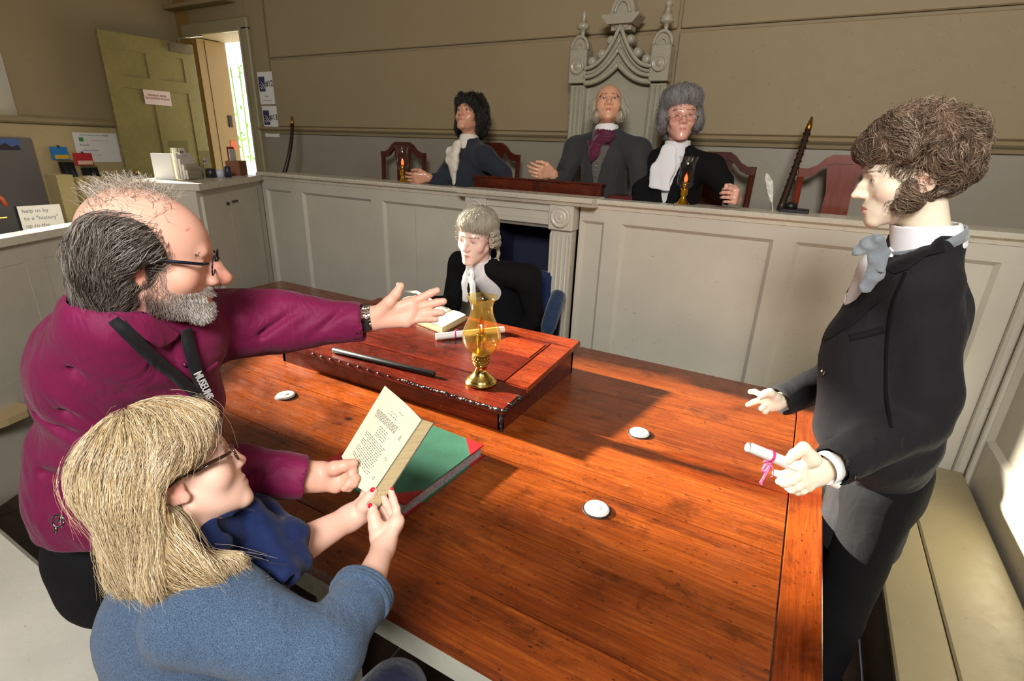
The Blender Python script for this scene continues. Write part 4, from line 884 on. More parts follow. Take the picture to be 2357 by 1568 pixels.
# shelf behind the left partition carrying bag and note
q = MB(); q.b2((-5.2, 0.2, 0.98), (-4.1, 1.75, 1.02)); q.b2((-5.15, 0.3, 0), (-4.2, 1.7, 0.98)); sh = q.build('side_counter', M_CAP); tag(sh, 'cream counter hidden mostly behind the left panelling, under the handbag', 'counter')
p = Vector(PX(20, 510, -4.7)); e = empty('handbag', (p.x, p.y-0.05, 1.02)); tag(e, 'black handbag with orange leather handle behind the left panelled rail', 'bag')
zt_ = PX(20, 474, -4.7)[2]; M_BAG = plain('bag_black', (24, 26, 34), 0.5)
y1 = PX(48, 474, -4.7)[1]; q = MB(); q.prism([(y1+0.07, 1.021), (y1, zt_), (y1-0.36, zt_-0.01), (y1-0.42, 1.021)], -4.80, -4.68, 'x'); q.build('bag_body', M_BAG, e)
q = MB(); q.tube([(-4.70, y1-0.07, zt_-0.03), (-4.69, y1-0.09, zt_+0.05), (-4.69, y1-0.17, zt_+0.12), (-4.69, y1-0.26, zt_+0.05), (-4.70, y1-0.28, zt_-0.03)], 0.014, 8, flat=0.5); q.build('handle', plain('tan_leather', (176, 78, 42), 0.45), e)
q = MB(); q.box((-4.675, y1-0.12, zt_-0.07), (0.006, 0.05, 0.012), bev=0.002); q.build('gold_clasp', M_BRASS, e)
c = Vector(PX(97, 503, -4.66)); e = empty('handwritten_note', tuple(c)); tag(e, 'white handwritten card standing right of the black handbag', 'notice')
q = MB(); q.box((c.x, c.y, c.z-0.01), (0.004, 0.24, 0.20)); q.build('card', M_SHEET, e)
for i, t_ in enumerate(('help us by', 'to a "history"', 'up to the')): text_mesh(t_, 0.036, 'handwriting', M_GREYT, (c.x+0.003, c.y-0.10, c.z+0.045-0.05*i), (0, 1, 0), (0, 0, 1), e)
# cream upright box with an open slot
p0 = Vector(PX(128, 402, -5.3)); p1 = Vector(PX(155, 403, -5.3)); e = empty('leaflet_box', (p0.x, p0.y, 0.6)); tag(e, 'tall cream wooden leaflet box with open slot under the hanging packs', 'box')
M_CRB = paint('cream_box_paint', (196, 178, 124), 0.5)
for (y0, y1_, x0, x1, zt2) in ((p0.y-0.03, p0.y+0.08, -5.42, -5.22, p0.z), (p0.y+0.20, p0.y+0.28, -5.42, -5.22, p0.z-0.02)):
    q = MB(); q.b2((x0, y0, 0.6), (x1, y1_, zt2)); q.build('side', M_CRB, e)
q = MB(); q.b2((-5.42, p0.y+0.08, 0.6), (-5.36, p0.y+0.20, p0.z-0.03)); q.build('back', M_CRB, e)
# ================================================================ on the corner cupboard
def KP(px, py, z=1.481): v = PZ(px, py, z); return Vector(v)
c = KP(440, 412); e = empty('leaflet_holder', tuple(c)); tag(e, 'clear acrylic stand of white booklets on the corner cupboard, by the brass knob', 'holder')
kx = Vector((-kd.x, -kd.y, 0)); ky = Vector((kn.x, kn.y, 0)); 
def kb(mb, c, a0, a1, d0, d1, z0, z1):
    vs = [c+(-kx)*0+kx*(-a)+ky*d+Vector((0, 0, z)) for z in (z0, z1) for a, d in ((a0, d0), (a1, d0), (a1, d1), (a0, d1))]
    mb.add(vs, [(3, 2, 1, 0), (4, 5, 6, 7), (0, 1, 5, 4), (1, 2, 6, 5), (2, 3, 7, 6), (3, 0, 4, 7)])
M_BKLT = plain('booklet_white', (222, 214, 206), 0.5); M_ACR = glass('acrylic', (240, 240, 232), 0.03, 0.4)
q = MB(); kb(q, c, -0.12, 0.12, -0.045, -0.04, 0, 0.24); kb(q, c, -0.12, 0.12, 0.04, 0.044, 0, 0.10); kb(q, c, -0.12, 0.12, -0.045, 0.044, 0, 0.004); q.build('acrylic_stand', M_ACR, e)
for i in range(4):
    q = MB(); kb(q, c, -0.095, 0.095, -0.035+0.018*i, -0.022+0.018*i, 0.005, 0.165-0.035*i); q.build('booklet', M_BKLT, e)
q = MB(); kb(q, c, -0.01, 0.06, -0.018, -0.015, 0.15, 0.195); k = q.build('price_tag', M_SHEET, e)
text_mesh('£3.50', 0.020, 'price', M_BLKT, c+kx*(0.02-0.03)+ky*(-0.013)+Vector((0, 0, 0.165)), kx*-1 if kx.dot(Vector((1, 0, 0))) < 0 else kx, (0, 0, 1), k)
c = KP(398, 413); q = MB(); kb(q, c, -0.02, 0.02, -0.10, 0.02, 0, 0.16); o = q.build('white_file', plain('file_white', (222, 222, 222), 0.4)); tag(o, 'white upright file at the left end of the corner cupboard', 'file')
c = KP(547, 403); e = empty('card_box', tuple(c)); tag(e, 'brown cardboard box of white cards beside the bright doorway strip', 'box')
q = MB(); kb(q, c, -0.07, 0.07, -0.05, 0.05, 0, 0.105); q.build('box', plain('kraft_box', (122, 76, 50), 0.7), e)
q = MB(); kb(q, c, -0.055, 0.055, -0.02, -0.015, 0.105, 0.19); k = q.build('card', M_SHEET, e)
q = MB(); kb(q, c, -0.06, 0.06, -0.03, -0.025, 0.105, 0.205); q.build('red_card', plain('card_dull_red', (170, 60, 50), 0.5), e)
for i, (px, col, w, h, nm, lb) in enumerate(((487, (36, 32, 34), 0.035, 0.06, 'black_tin', 'small black tin on the corner cupboard right of the acrylic stand'), (517, (190, 190, 205), 0.03, 0.05, 'pale_tin', 'small pale lilac tin beside the cardboard box'), (526, (40, 44, 60), 0.022, 0.075, 'dark_pot', 'dark blue pot between the pale tin and the cardboard box'), (470, (196, 186, 196), 0.026, 0.07, 'glass_tumbler', 'pale tumbler touching the acrylic stand'))):
    c = KP(px, 408)-ky*(0.03*(i % 2)); q = MB(); q.lathe([(0.001, 0), (w, 0), (w, h*0.85), (w*0.92, h*0.88), (w*0.92, h), (0.001, h)], tuple(c), 18); o = q.build(nm, plain(nm+'_col', col, 0.35)); tag(o, lb, 'pot')
c = KP(500, 402)-ky*0.07; e = empty('price_stand', tuple(c)); tag(e, 'small white price card on a clear stand behind the black tin', 'sign')
q = MB(); kb(q, c, -0.09, 0.09, 0, 0.003, 0, 0.17); q.build('clear_plate', M_ACR, e)
q = MB(); kb(q, c, -0.03, 0.03, 0.004, 0.007, 0.075, 0.12); k = q.build('price_card', M_SHEET, e)
text_mesh('£2.00', 0.018, 'price', M_BLKT, c+Vector((-0.02*kx.x, -0.02*kx.y, 0.09))+ky*0.009, kx*-1 if kx.x < 0 else kx, (0, 0, 1), k)
# ================================================================ implicit modelling of bodies, heads, hands, clothes, hair masses
class Sdf:
    """smooth union of soft shapes on a grid, turned into one continuous surface"""
    def __init__(s, lo, hi, h, M=None):
        s.lo = np.array(lo, float); s.h = h; s.n = np.maximum(4, np.ceil((np.array(hi, float)-s.lo)/h).astype(int)+1)
        s.D = np.full(tuple(s.n), 0.05, np.float32); s.M = M
        s.ax = [s.lo[i]+h*np.arange(s.n[i]) for i in range(3)]
    def _box(s, lo, hi, m):
        a = np.clip(np.floor((np.minimum(lo, hi)-m-s.lo)/s.h).astype(int), 0, s.n); b = np.clip(np.ceil((np.maximum(lo, hi)+m-s.lo)/s.h).astype(int)+1, 0, s.n)
        if np.any(b <= a): return None
        sl = tuple(slice(a[i], b[i]) for i in range(3))
        X, Y, Z = np.meshgrid(s.ax[0][sl[0]], s.ax[1][sl[1]], s.ax[2][sl[2]], indexing='ij', sparse=True)
        return sl, X, Y, Z
    def _comb(s, sl, d, k, op):
        a = s.D[sl]; d = d.astype(np.float32)
        if op == 'sub':
            d = -d
            if k > 0: h = np.clip(0.5-0.5*(d-a)/k, 0, 1); s.D[sl] = d*(1-h)+a*h+k*h*(1-h)
            else: s.D[sl] = np.maximum(a, d)
        elif op == 'int':
            s.D[sl] = np.maximum(a, d)
        else:
            if k > 0: h = np.clip(0.5+0.5*(a-d)/k, 0, 1); s.D[sl] = d*h+a*(1-h)-k*h*(1-h)
            else: s.D[sl] = np.minimum(a, d)
    def ell(s, c, r, k=0.01, op='add', R=None):
        c = np.array(c, float); r = np.array(r if hasattr(r, '__len__') else (r, r, r), float); m = r.max()
        q = s._box(c-m, c+m, max(k, 0)+0.02+2*s.h)
        if q is None: return s
        sl, X, Y, Z = q; x, y, z = X-c[0], Y-c[1], Z-c[2]
        if R is not None:
            R = np.array(R); x, y, z = (R[0][0]*x+R[1][0]*y+R[2][0]*z, R[0][1]*x+R[1][1]*y+R[2][1]*z, R[0][2]*x+R[1][2]*y+R[2][2]*z)
        k0 = np.sqrt((x/r[0])**2+(y/r[1])**2+(z/r[2])**2)+1e-9; k1 = np.sqrt((x/r[0]**2)**2+(y/r[1]**2)**2+(z/r[2]**2)**2)+1e-9
        d = k0*(k0-1)/k1; d = np.minimum(d, 0.3)
        s._comb(sl, d, k, op); return s
    def cone(s, a, b, r1, r2=None, k=0.01, op='add', sq=None):
        """tapered capsule; sq=(axis vector, factor) flattens the section along that axis"""
        a = np.array(a, float); b = np.array(b, float); r2 = r1 if r2 is None else r2; m = max(r1, r2)
        q = s._box(np.minimum(a, b)-m, np.maximum(a, b)+m, max(k, 0)+0.02+2*s.h)
        if q is None: return s
        sl, X, Y, Z = q; ba = b-a; L2 = ba@ba+1e-12; x, y, z = X-a[0], Y-a[1], Z-a[2]
        t = np.clip((x*ba[0]+y*ba[1]+z*ba[2])/L2, 0, 1); dx, dy, dz_ = x-ba[0]*t, y-ba[1]*t, z-ba[2]*t
        if sq is not None:
            v = np.array(sq[0], float); v /= np.linalg.norm(v); pr = dx*v[0]+dy*v[1]+dz_*v[2]; f = 1/sq[1]-1
            dx, dy, dz_ = dx+pr*f*v[0], dy+pr*f*v[1], dz_+pr*f*v[2]
        d = np.sqrt(dx*dx+dy*dy+dz_*dz_)-(r1+(r2-r1)*t)
        if sq is not None: d = d*max(sq[1], 0.4)
        s._comb(sl, d, k, op); return s
    def chain(s, pts, rs, k=0.008, op='add', sq=None):
        for i in range(len(pts)-1): s.cone(pts[i], pts[i+1], rs[i], rs[i+1], k, op, sq)
        return s
    def plane(s, p, n, op='int', k=0):
        """keep the side away from n"""
        p = np.array(p, float); n = np.array(n, float); n /= np.linalg.norm(n)
        X, Y, Z = np.meshgrid(*s.ax, indexing='ij', sparse=True); d = (X-p[0])*n[0]+(Y-p[1])*n[1]+(Z-p[2])*n[2]
        s.D = np.maximum(s.D, d.astype(np.float32)); return s
    def func(s, f):
        X, Y, Z = np.meshgrid(*s.ax, indexing='ij', sparse=True); s.D = f(s.D, X, Y, Z).astype(np.float32); return s
    def noise(s, amp, freq, seed=0, n=10, stretch=(1, 1, 1)):
        r = np.random.default_rng(seed); acc = 0
        X, Y, Z = np.meshgrid(*s.ax, indexing='ij', sparse=True)
        for i in range(n):
            v = r.normal(size=3); v /= np.linalg.norm(v); v = v*freq*(0.6+0.9*r.random())*np.array(stretch); ph = r.random()*6.28
            acc = acc+np.sin(X*v[0]+Y*v[1]+Z*v[2]+ph+1.3*np.sin(X*v[1]*0.7-Z*v[0]*0.6+ph*2))
        s.D = (s.D+amp*acc/math.sqrt(n)).astype(np.float32); return s
    def mesh(s):
        D = s.D; n = s.n; S = D < 0
        # pad so that the surface is closed
        D = D.copy(); 
        for ax in range(3):
            idx = [slice(None)]*3
            for e in (0, -1): idx[ax] = e; D[tuple(idx)] = np.maximum(D[tuple(idx)], 1e-4)
        S = D < 0
        c = S[:-1, :-1, :-1].astype(np.int8)
        cnt = np.zeros(tuple(n-1), np.int8)
        for i in (0, 1):
            for j in (0, 1):
                for k in (0, 1): cnt += S[i:n[0]-1+i, j:n[1]-1+j, k:n[2]-1+k]
        act = (cnt > 0) & (cnt < 8); ids = np.full(act.shape, -1, np.int64); P = np.argwhere(act); ids[act] = np.arange(len(P))
        acc = np.zeros((len(P), 3)); num = np.zeros(len(P))
        offs = [(0, 0, 0), (1, 0, 0), (0, 1, 0), (0, 0, 1), (1, 1, 0), (1, 0, 1), (0, 1, 1), (1, 1, 1)]
        E = [(a, b) for a in offs for b in offs if sum(b)-sum(a) == 1 and all(y >= x for x, y in zip(a, b))]
        for a, b in E:
            da = D[P[:, 0]+a[0], P[:, 1]+a[1], P[:, 2]+a[2]]; db = D[P[:, 0]+b[0], P[:, 1]+b[1], P[:, 2]+b[2]]
            m = (da < 0) != (db < 0); t = np.where(m, da/(da-db+1e-20), 0)[:, None]
            acc += np.where(m[:, None], np.array(a)+t*(np.array(b)-np.array(a)), 0); num += m
        V = (P+acc/np.maximum(num, 1)[:, None])*s.h+s.lo
        F = []
        for ax in range(3):
            b1, b2 = (ax+1) % 3, (ax+2) % 3
            sl0 = [slice(1, n[i]-1) for i in range(3)]; sl1 = [slice(1, n[i]-1) for i in range(3)]
            sl0[ax] = slice(0, n[ax]-1); sl1[ax] = slice(1, n[ax])
            A, B = S[tuple(sl0)], S[tuple(sl1)]
            for sign in (0, 1):
                e = np.argwhere((A & ~B) if sign == 0 else (~A & B)); base = e.copy()
                for i in range(3):
                    if i != ax: base[:, i] += 1
                q = []
                for u, v in ((0, 0), (1, 0), (1, 1), (0, 1)):
                    w = base.copy(); w[:, b1] -= (1-u); w[:, b2] -= (1-v); q.append(ids[w[:, 0], w[:, 1], w[:, 2]])
                q = np.stack(q, 1); q = q if sign == 0 else q[:, ::-1]; F.append(q)
        F = np.concatenate(F); F = F[(F >= 0).all(1)]
        # light relaxation removes grid steps
        if True:
            for _ in range(getattr(s, 'relax', 2)):
                nb = np.zeros_like(V); ct = np.zeros(len(V))
                for a, b in ((0, 1), (1, 2), (2, 3), (3, 0)):
                    np.add.at(nb, F[:, a], V[F[:, b]]); np.add.at(ct, F[:, a], 1); np.add.at(nb, F[:, b], V[F[:, a]]); np.add.at(ct, F[:, b], 1)
                V = V*0.45+nb/np.maximum(ct, 1)[:, None]*0.55
        if s.M is not None: V = V@np.array(s.M[0]).T+np.array(s.M[1])
        return V, F
def fast_mesh(name, V, F, col=None, smooth=True):
    me = bpy.data.meshes.new(name); k = F.shape[1]
    me.vertices.add(len(V)); me.vertices.foreach_set('co', np.ascontiguousarray(V, np.float32).ravel())
    me.loops.add(F.size); me.loops.foreach_set('vertex_index', np.ascontiguousarray(F, np.int32).ravel())
    me.polygons.add(len(F)); me.polygons.foreach_set('loop_start', np.arange(0, F.size, k, dtype=np.int32)); 
    me.update(calc_edges=True)
    me.polygons.foreach_set('use_smooth', np.full(len(F), smooth))
    if col is not None:
        ca = me.color_attributes.new('Col', 'FLOAT_COLOR', 'POINT'); c4 = np.ones((len(V), 4), np.float32); c4[:, :3] = col; ca.data.foreach_set('color', c4.ravel())
    me.validate(); return me
def build_sdf(name, parts, mat, parent=None, paintf=None, base=(220, 170, 150)):
    """parts: list of Sdf; one mesh object"""
    Vs, Fs, off = [], [], 0
    for p in parts:
        V, F = p.mesh(); Vs.append(V); Fs.append(F+off); off += len(V)
    V = np.concatenate(Vs); F = np.concatenate(Fs)
    col = None
    if paintf is not None: col = np.tile(np.array(s2l(base), float), (len(V), 1)); col = paintf(V, col)
    me = fast_mesh(name, V, F, col); me.materials.append(mat)
    return link(name, me, None, parent)
def dab(V, col, c, r, rgb, a=1.0, soft=0.5, R=None):
    """tint vertices inside an ellipsoid (skin, lip and brow colours, socket shade)"""
    d = V-np.array(c)
    if R is not None: d = d@np.array(R)
    k = np.sqrt(((d/np.array(r if hasattr(r, '__len__') else (r, r, r)))**2).sum(1)); w = np.clip((1-k)/soft, 0, 1)[:, None]*a
    return col*(1-w)+np.array(s2l(rgb))*w
def bvh_of(*objs):
    vs, fs, off = [], [], 0
    for o in objs:
        n = len(o.data.vertices); co = np.empty(n*3, np.float32); o.data.vertices.foreach_get('co', co); vs += [Vector(v) for v in co.reshape(-1, 3)]
        fs += [tuple(i+off for i in p.vertices) for p in o.data.polygons]; off += n
    return BVHTree.FromPolygons(vs, fs)
def drape(bvh, path, widths, off=0.002, thick=0.0015, n=40, across=6, side=None):
    """ribbon laid on a surface along a path of points; returns verts, faces"""
    P = [Vector(p) for p in path]; seg = [0]
    for a, b in zip(P, P[1:]): seg.append(seg[-1]+(b-a).length)
    def at(t):
        s = t*seg[-1]
        for i in range(len(P)-1):
            if s <= seg[i+1] or i == len(P)-2: return P[i].lerp(P[i+1], (s-seg[i])/max(1e-9, seg[i+1]-seg[i]))
    W = widths if hasattr(widths, '__len__') else [widths]*2
    rows = []; nr = []
    for i in range(n+1):
        t = i/n; c = at(t); loc, nn, _, _ = bvh.find_nearest(c)
        d = (at(min(1, t+0.02))-at(max(0, t-0.02))).normalized(); s_ = d.cross(nn).normalized() if side is None else Vector(side)
        f = t*(len(W)-1); k = min(len(W)-2, int(f)); w = W[k]+(W[k+1]-W[k])*(f-k)
        row = []
        for j in range(across+1):
            q = loc+s_*(j/across-0.5)*w; l2, n2, _, _ = bvh.find_nearest(q); n2 = n2 if n2.dot(nn) > 0 else nn
            row.append(l2+n2*off)
        rows.append(row); nr.append(nn)
    V = [p for r in rows for p in r]; m = across+1
    V2 = [p+nr[i]*thick for i, r in enumerate(rows) for p in r]; A = len(V); F = []
    for i in range(n):
        for j in range(across):
            a, b, c, d = i*m+j, i*m+j+1, (i+1)*m+j+1, (i+1)*m+j; F += [(A+a, A+b, A+c, A+d), (d, c, b, a)]
    for i in range(n):
        a, d = i*m, (i+1)*m; F.append((a, d, A+d, A+a)); b, c = i*m+across, (i+1)*m+across; F.append((b, A+b, A+c, c))
    for j in range(across): F.append((j, j+1, A+j+1, A+j)); k = n*m+j; F.append((k, A+k, A+k+1, k+1))
    return V+V2, F
def ribbon(name, bvh, path, widths, mat, parent, **kw):
    q = MB(); V, F = drape(bvh, path, widths, **kw); q.add(V, F, True); return q.build(name, mat, parent)
# ---------------------------------------------------------------- hair strands: thin tapered tubes joined in one mesh
def strands_mesh(name, S, r, cols, mat, parent, sides=3, tip=0.35):
    """S: array (n, m, 3) of strand points; r: radius; cols: (n,3) linear colours"""
    S = np.asarray(S, float); n, m, _ = S.shape; r = np.broadcast_to(np.asarray(r, float).reshape(-1, 1) if np.ndim(r) else r, (n, 1))
    T = np.gradient(S, axis=1); T /= np.linalg.norm(T, axis=2, keepdims=True)+1e-12
    ref = np.where(np.abs(T[..., 2:3]) > 0.9, np.array([1., 0, 0]), np.array([0, 0, 1.])); A = np.cross(T, ref); A /= np.linalg.norm(A, axis=2, keepdims=True)+1e-12; B = np.cross(T, A)
    prof = np.linspace(1, tip, m)[None, :, None]*r[:, :, None]
    rings = [S+(A*math.cos(2*math.pi*k/sides)+B*math.sin(2*math.pi*k/sides))*prof for k in range(sides)]
    V = np.stack(rings, 2).reshape(-1, 3)
    i, j, k = np.meshgrid(np.arange(n), np.arange(m-1), np.arange(sides), indexing='ij'); k2 = (k+1) % sides
    b = (i*m+j)*sides; F = np.stack([b+k, b+k2, b+sides+k2, b+sides+k], -1).reshape(-1, 4)
    col = np.repeat(np.asarray(cols), m*sides, axis=0)
    me = fast_mesh(name, V, F, col); me.materials.append(mat); o = link(name, me, None, parent); return o
def comb_hair(bvh, roots, flow, steps, step, rnd, lift=(0.0, 0.004), wav=0.0, wfreq=60.0, curl=0.0, grav=0.0, free=999, cling=1.0):
    """walks strands over a hair-mass surface along the flow field; flow(p, n, t)->direction"""
    out = []
    for p in roots:
        loc, nn, _, _ = bvh.find_nearest(Vector(p))
        if loc is None: continue
        l = rnd.uniform(*lift); ph = rnd.uniform(0, 6.28); w = rnd.uniform(0.6, 1.3)*wav; d = None; stp = step*rnd.uniform(0.68, 1.15); pts = [loc+nn*l]
        cur = loc; jx = Vector((rnd.gauss(0, 1), rnd.gauss(0, 1), rnd.gauss(0, 1)))*0.12
        for s in range(steps-1):
            f = flow(cur, nn, s/steps)+jx
            f = (f-nn*f.dot(nn)); f = f.normalized() if f.length > 1e-6 else Vector((0, 0, -1))
            d = f if d is None else (d*0.45+f*0.55).normalized()
            nxt = cur+d*stp
            if s < free:
                l2, n2, _, _ = bvh.find_nearest(nxt)
                if cling < 1: l2 = nxt.lerp(l2, cling)
                cur, nn = l2, n2
            else:
                d = (d+Vector((0, 0, -grav))).normalized(); cur = cur+d*stp
            sd = d.cross(nn)
            q = cur+nn*l
            if wav: q = q+sd*w*math.sin(ph+s*step*wfreq)+nn*w*0.6*math.cos(ph*1.3+s*step*wfreq)
            if curl: a = ph+s*step*wfreq; q = q+(sd*math.cos(a)+nn*(0.6+math.sin(a)))*curl
            pts.append(q)
        out.append([tuple(v) for v in pts])
    return np.array(out)
def hair_cols(n, palette, rnd):
    P = np.array([s2l(c) for c in palette]); w = rnd.random((n, len(P)))**3; w /= w.sum(1, keepdims=True); return w@P*(0.75+0.5*rnd.random((n, 1)))
def frame_from(fwd, up):
    """3x3 with columns (subject's right, forward, up) in world"""
    f = np.array(fwd, float); f /= np.linalg.norm(f); u = np.array(up, float); u = u-f*(u@f); u /= np.linalg.norm(u)
    return np.stack([np.cross(f, u), f, u], 1)
# ================================================================ people and mannequins: shared builders
M_SKIN = vcol('skin', 0.46, 0.35, sss=0.12, bumps=0.12, bscale=500)
M_WAX = vcol('waxwork_skin', 0.30, 0.5, sss=0.05, coat=0.15)
M_HAIR = vcol('hair', 0.34, 0.55); M_HAIRM = vcol('hair_matte', 0.7, 0.25)
M_EYE = vcol('eyeball', 0.12, 0.6, coat=0.3)
class Head:
    def __init__(s, pos, fwd, up, scale=1.0): s.R = frame_from(fwd, up); s.p = np.array(pos, float); s.k = scale; s.Rs = s.R*scale
    def w(s, x, y, z): return s.p+s.Rs@np.array([x, y, z], float)
    def loc(s, P): return (np.asarray(P)-s.p)@s.R/s.k
def head_sdf(H, h=0.0018, nl=0.028, ns=1.0, jaw=1.0, chin=0.0, openy=0.0048, neck=(0, -0.045, -0.17), nr=0.056, ears=True, cheek=1.0, lips=1.0, frown=0.0, crown=1.0, eyez=0.0):
    S = Sdf((-0.10, -0.14, -0.215), (0.10, 0.15, 0.135), h/H.k, (H.Rs, H.p))
    S.ell((0, -0.018, 0.034), (0.075*crown, 0.095, 0.084), 0.01)
    S.ell((0, 0.034, 0.018), (0.061, 0.056, 0.062), 0.03)
    S.ell((0, 0.030, -0.045), (0.054*jaw, 0.054, 0.068), 0.03)
    for g in (-1, 1):
        S.cone((g*0.050*jaw, -0.005, -0.052), (g*0.016, 0.068+chin*0.5, -0.099), 0.017, 0.013, 0.022)
        S.ell((g*0.042*jaw, 0.052, -0.030), 0.021*cheek, 0.025)
    S.ell((0, 0.076+chin, -0.101), (0.020, 0.015, 0.015), 0.016)
    S.cone((-0.030, 0.079, 0.018), (0.030, 0.079, 0.018), 0.0095, 0.0095, 0.016)
    for g in (-1, 1): S.ell((g*0.033, 0.096, -0.001), (0.019, 0.015, 0.011), 0.012, 'sub')
    S.chain([(0, 0.078, 0.014), (0, 0.080+nl*0.50, -0.010), (0, 0.076+nl, -0.032)], [0.0080*ns, 0.0078*ns, 0.0098*ns], 0.010)
    S.cone((0, 0.076, -0.026), (0, 0.074+nl*0.75, -0.036), 0.0130*ns, 0.0080*ns, 0.010); S.cone((0, 0.076, -0.004), (0, 0.078+nl*0.4, -0.014), 0.0100*ns, 0.0085*ns, 0.010)
    for g in (-1, 1): S.ell((g*0.0125*ns, 0.082+nl*0.35, -0.0355), (0.0072*ns, 0.0120, 0.0072*ns), 0.007)
    S.ell((0, 0.065, -0.067), (0.031, 0.027, 0.026), 0.02)
    for g in (-1, 1):
        S.cone((g*0.021, 0.081, -0.0665), (g*0.004, 0.0905, -0.0625), 0.0032*lips, 0.0048*lips, 0.005); S.cone((g*0.019, 0.081, -0.0700), (g*0.003, 0.0890, -0.0725), 0.0034*lips, 0.0062*lips, 0.005)
    S.cone((-0.023, 0.0850, -0.0672-frown), (0, 0.0955, -0.0672), 0.0011, 0.0013, 0.0015, 'sub'); S.cone((0.023, 0.0850, -0.0672-frown), (0, 0.0955, -0.0672), 0.0011, 0.0013, 0.0015, 'sub')
    for g in (-1, 1):
        S.ell((g*0.007*ns, 0.084+nl*0.45, -0.0450), (0.0032, 0.006, 0.0040), 0.002, 'sub')
        S.ell((g*0.031, 0.0715, eyez), 0.0150, 0.003); S.ell((g*0.031, 0.0885, eyez-0.0008), (0.0128, 0.011, openy), 0.0008, 'sub')
    if ears:
        for g in (-1, 1):
            Rz = np.array(Matrix.Rotation(g*0.35, 3, 'Z')@Matrix.Rotation(-0.2, 3, 'X'))
            S.ell((g*0.077, -0.014, -0.006), (0.0060, 0.019, 0.031), 0.005, 'add', Rz); S.ell((g*0.083, -0.010, -0.001), (0.0060, 0.0105, 0.018), 0.003, 'sub', Rz); S.ell((g*0.0745, -0.006, -0.030), (0.006, 0.009, 0.011), 0.006)
            S.ell((g*0.078, -0.010, -0.002), (0.003, 0.004, 0.010), 0.003)
    S.cone((0, -0.030, -0.055), neck, nr*0.95, nr, 0.028)
    S.relax = 1
    return S
def head_paint(H, V, col, brow=None, lipc=(190, 96, 90), blush=(225, 130, 115), blusha=0.5, nosea=0.5, lipa=0.8, lidc=None, stubble=None):
    L = H.loc(V)
    col = dab(L, col, (0, 0.092, -0.0675), (0.023, 0.016, 0.0085), lipc, lipa, 0.35)
    for g in (-1, 1):
        col = dab(L, col, (g*0.045, 0.055, -0.030), (0.026, 0.03, 0.022), blush, blusha, 0.9); col = dab(L, col, (g*0.080, -0.012, -0.01), (0.014, 0.026, 0.040), blush, 0.55, 0.7)
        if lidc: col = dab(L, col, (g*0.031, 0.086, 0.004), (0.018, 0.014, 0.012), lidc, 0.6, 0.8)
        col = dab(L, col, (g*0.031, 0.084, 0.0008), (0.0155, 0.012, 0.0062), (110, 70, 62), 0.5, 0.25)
    col = dab(L, col, (0, 0.112, -0.034), (0.018, 0.03, 0.018), blush, nosea, 0.8)
    if brow:
        for g in (-1, 1): col = dab(L, col, (g*0.020, 0.092, 0.0215), (0.014, 0.016, 0.0045), brow, 0.85, 0.5); col = dab(L, col, (g*0.038, 0.086, 0.0225), (0.012, 0.016, 0.0036), brow, 0.85, 0.5)
    if stubble: col = dab(L, col, (0, 0.05, -0.095), (0.062, 0.062, 0.045), stubble, 0.6, 0.5)
    return col
def eyes(H, parent, gaze=(0, 1, 0), iris=(96, 76, 50)):
    g0 = np.array(gaze, float); g0 /= np.linalg.norm(g0)
    for g in (-1, 1):
        n, m = 24, 16; V = []; 
        for i in range(m+1):
            for j in range(n):
                a, b = math.pi*i/m, 2*math.pi*j/n; V.append((math.sin(a)*math.cos(b), math.sin(a)*math.sin(b), math.cos(a)))
        V = np.array(V); u = frame_from(g0, (0, 0, 1) if abs(g0[2]) < 0.9 else (1, 0, 0)); V = V@np.stack([u[:, 0], u[:, 2], u[:, 1]], 1).T
        ang = np.arccos(np.clip(V@g0, -1, 1)); col = np.tile(np.array(s2l((226, 220, 210))), (len(V), 1)); col[ang < 0.50] = s2l(iris); col[ang < 0.22] = s2l((14, 10, 10))
        P = H.p+(V*0.0130+np.array([g*0.031, 0.0718, 0.0]))@H.Rs.T
        F = np.array([(i*n+j, i*n+(j+1) % n, (i+1)*n+(j+1) % n, (i+1)*n+j) for i in range(m) for j in range(n)])
        me = fast_mesh('eye', P, F, col); me.materials.append(M_EYE); link('eye', me, None, parent)
def brows(H, parent, palette, n=70, z=0.021, arch=0.006, r=0.0005, L=0.010, y=0.089, tilt=0.0):
    S = []; rr = np.random.default_rng(4)
    for g in (-1, 1):
        for i in range(n):
            t = rr.random(); x = g*(0.012+0.034*t); zz = z+arch*math.sin(math.pi*min(1, t*1.15))+rr.normal()*0.0016+tilt*t; yy = y-0.018*t*t
            d = np.array([g*0.9, -0.25*t, 0.35-0.6*t]); d /= np.linalg.norm(d)
            S.append([H.w(*(np.array([x, yy, zz])+d*L*s_/3+np.array([0, 0.0015*math.sin(s_), 0]))) for s_ in range(4)])
    strands_mesh('eyebrows', S, r*H.k, hair_cols(len(S), palette, rr), M_HAIRM, parent)['kind'] = 'stuff'
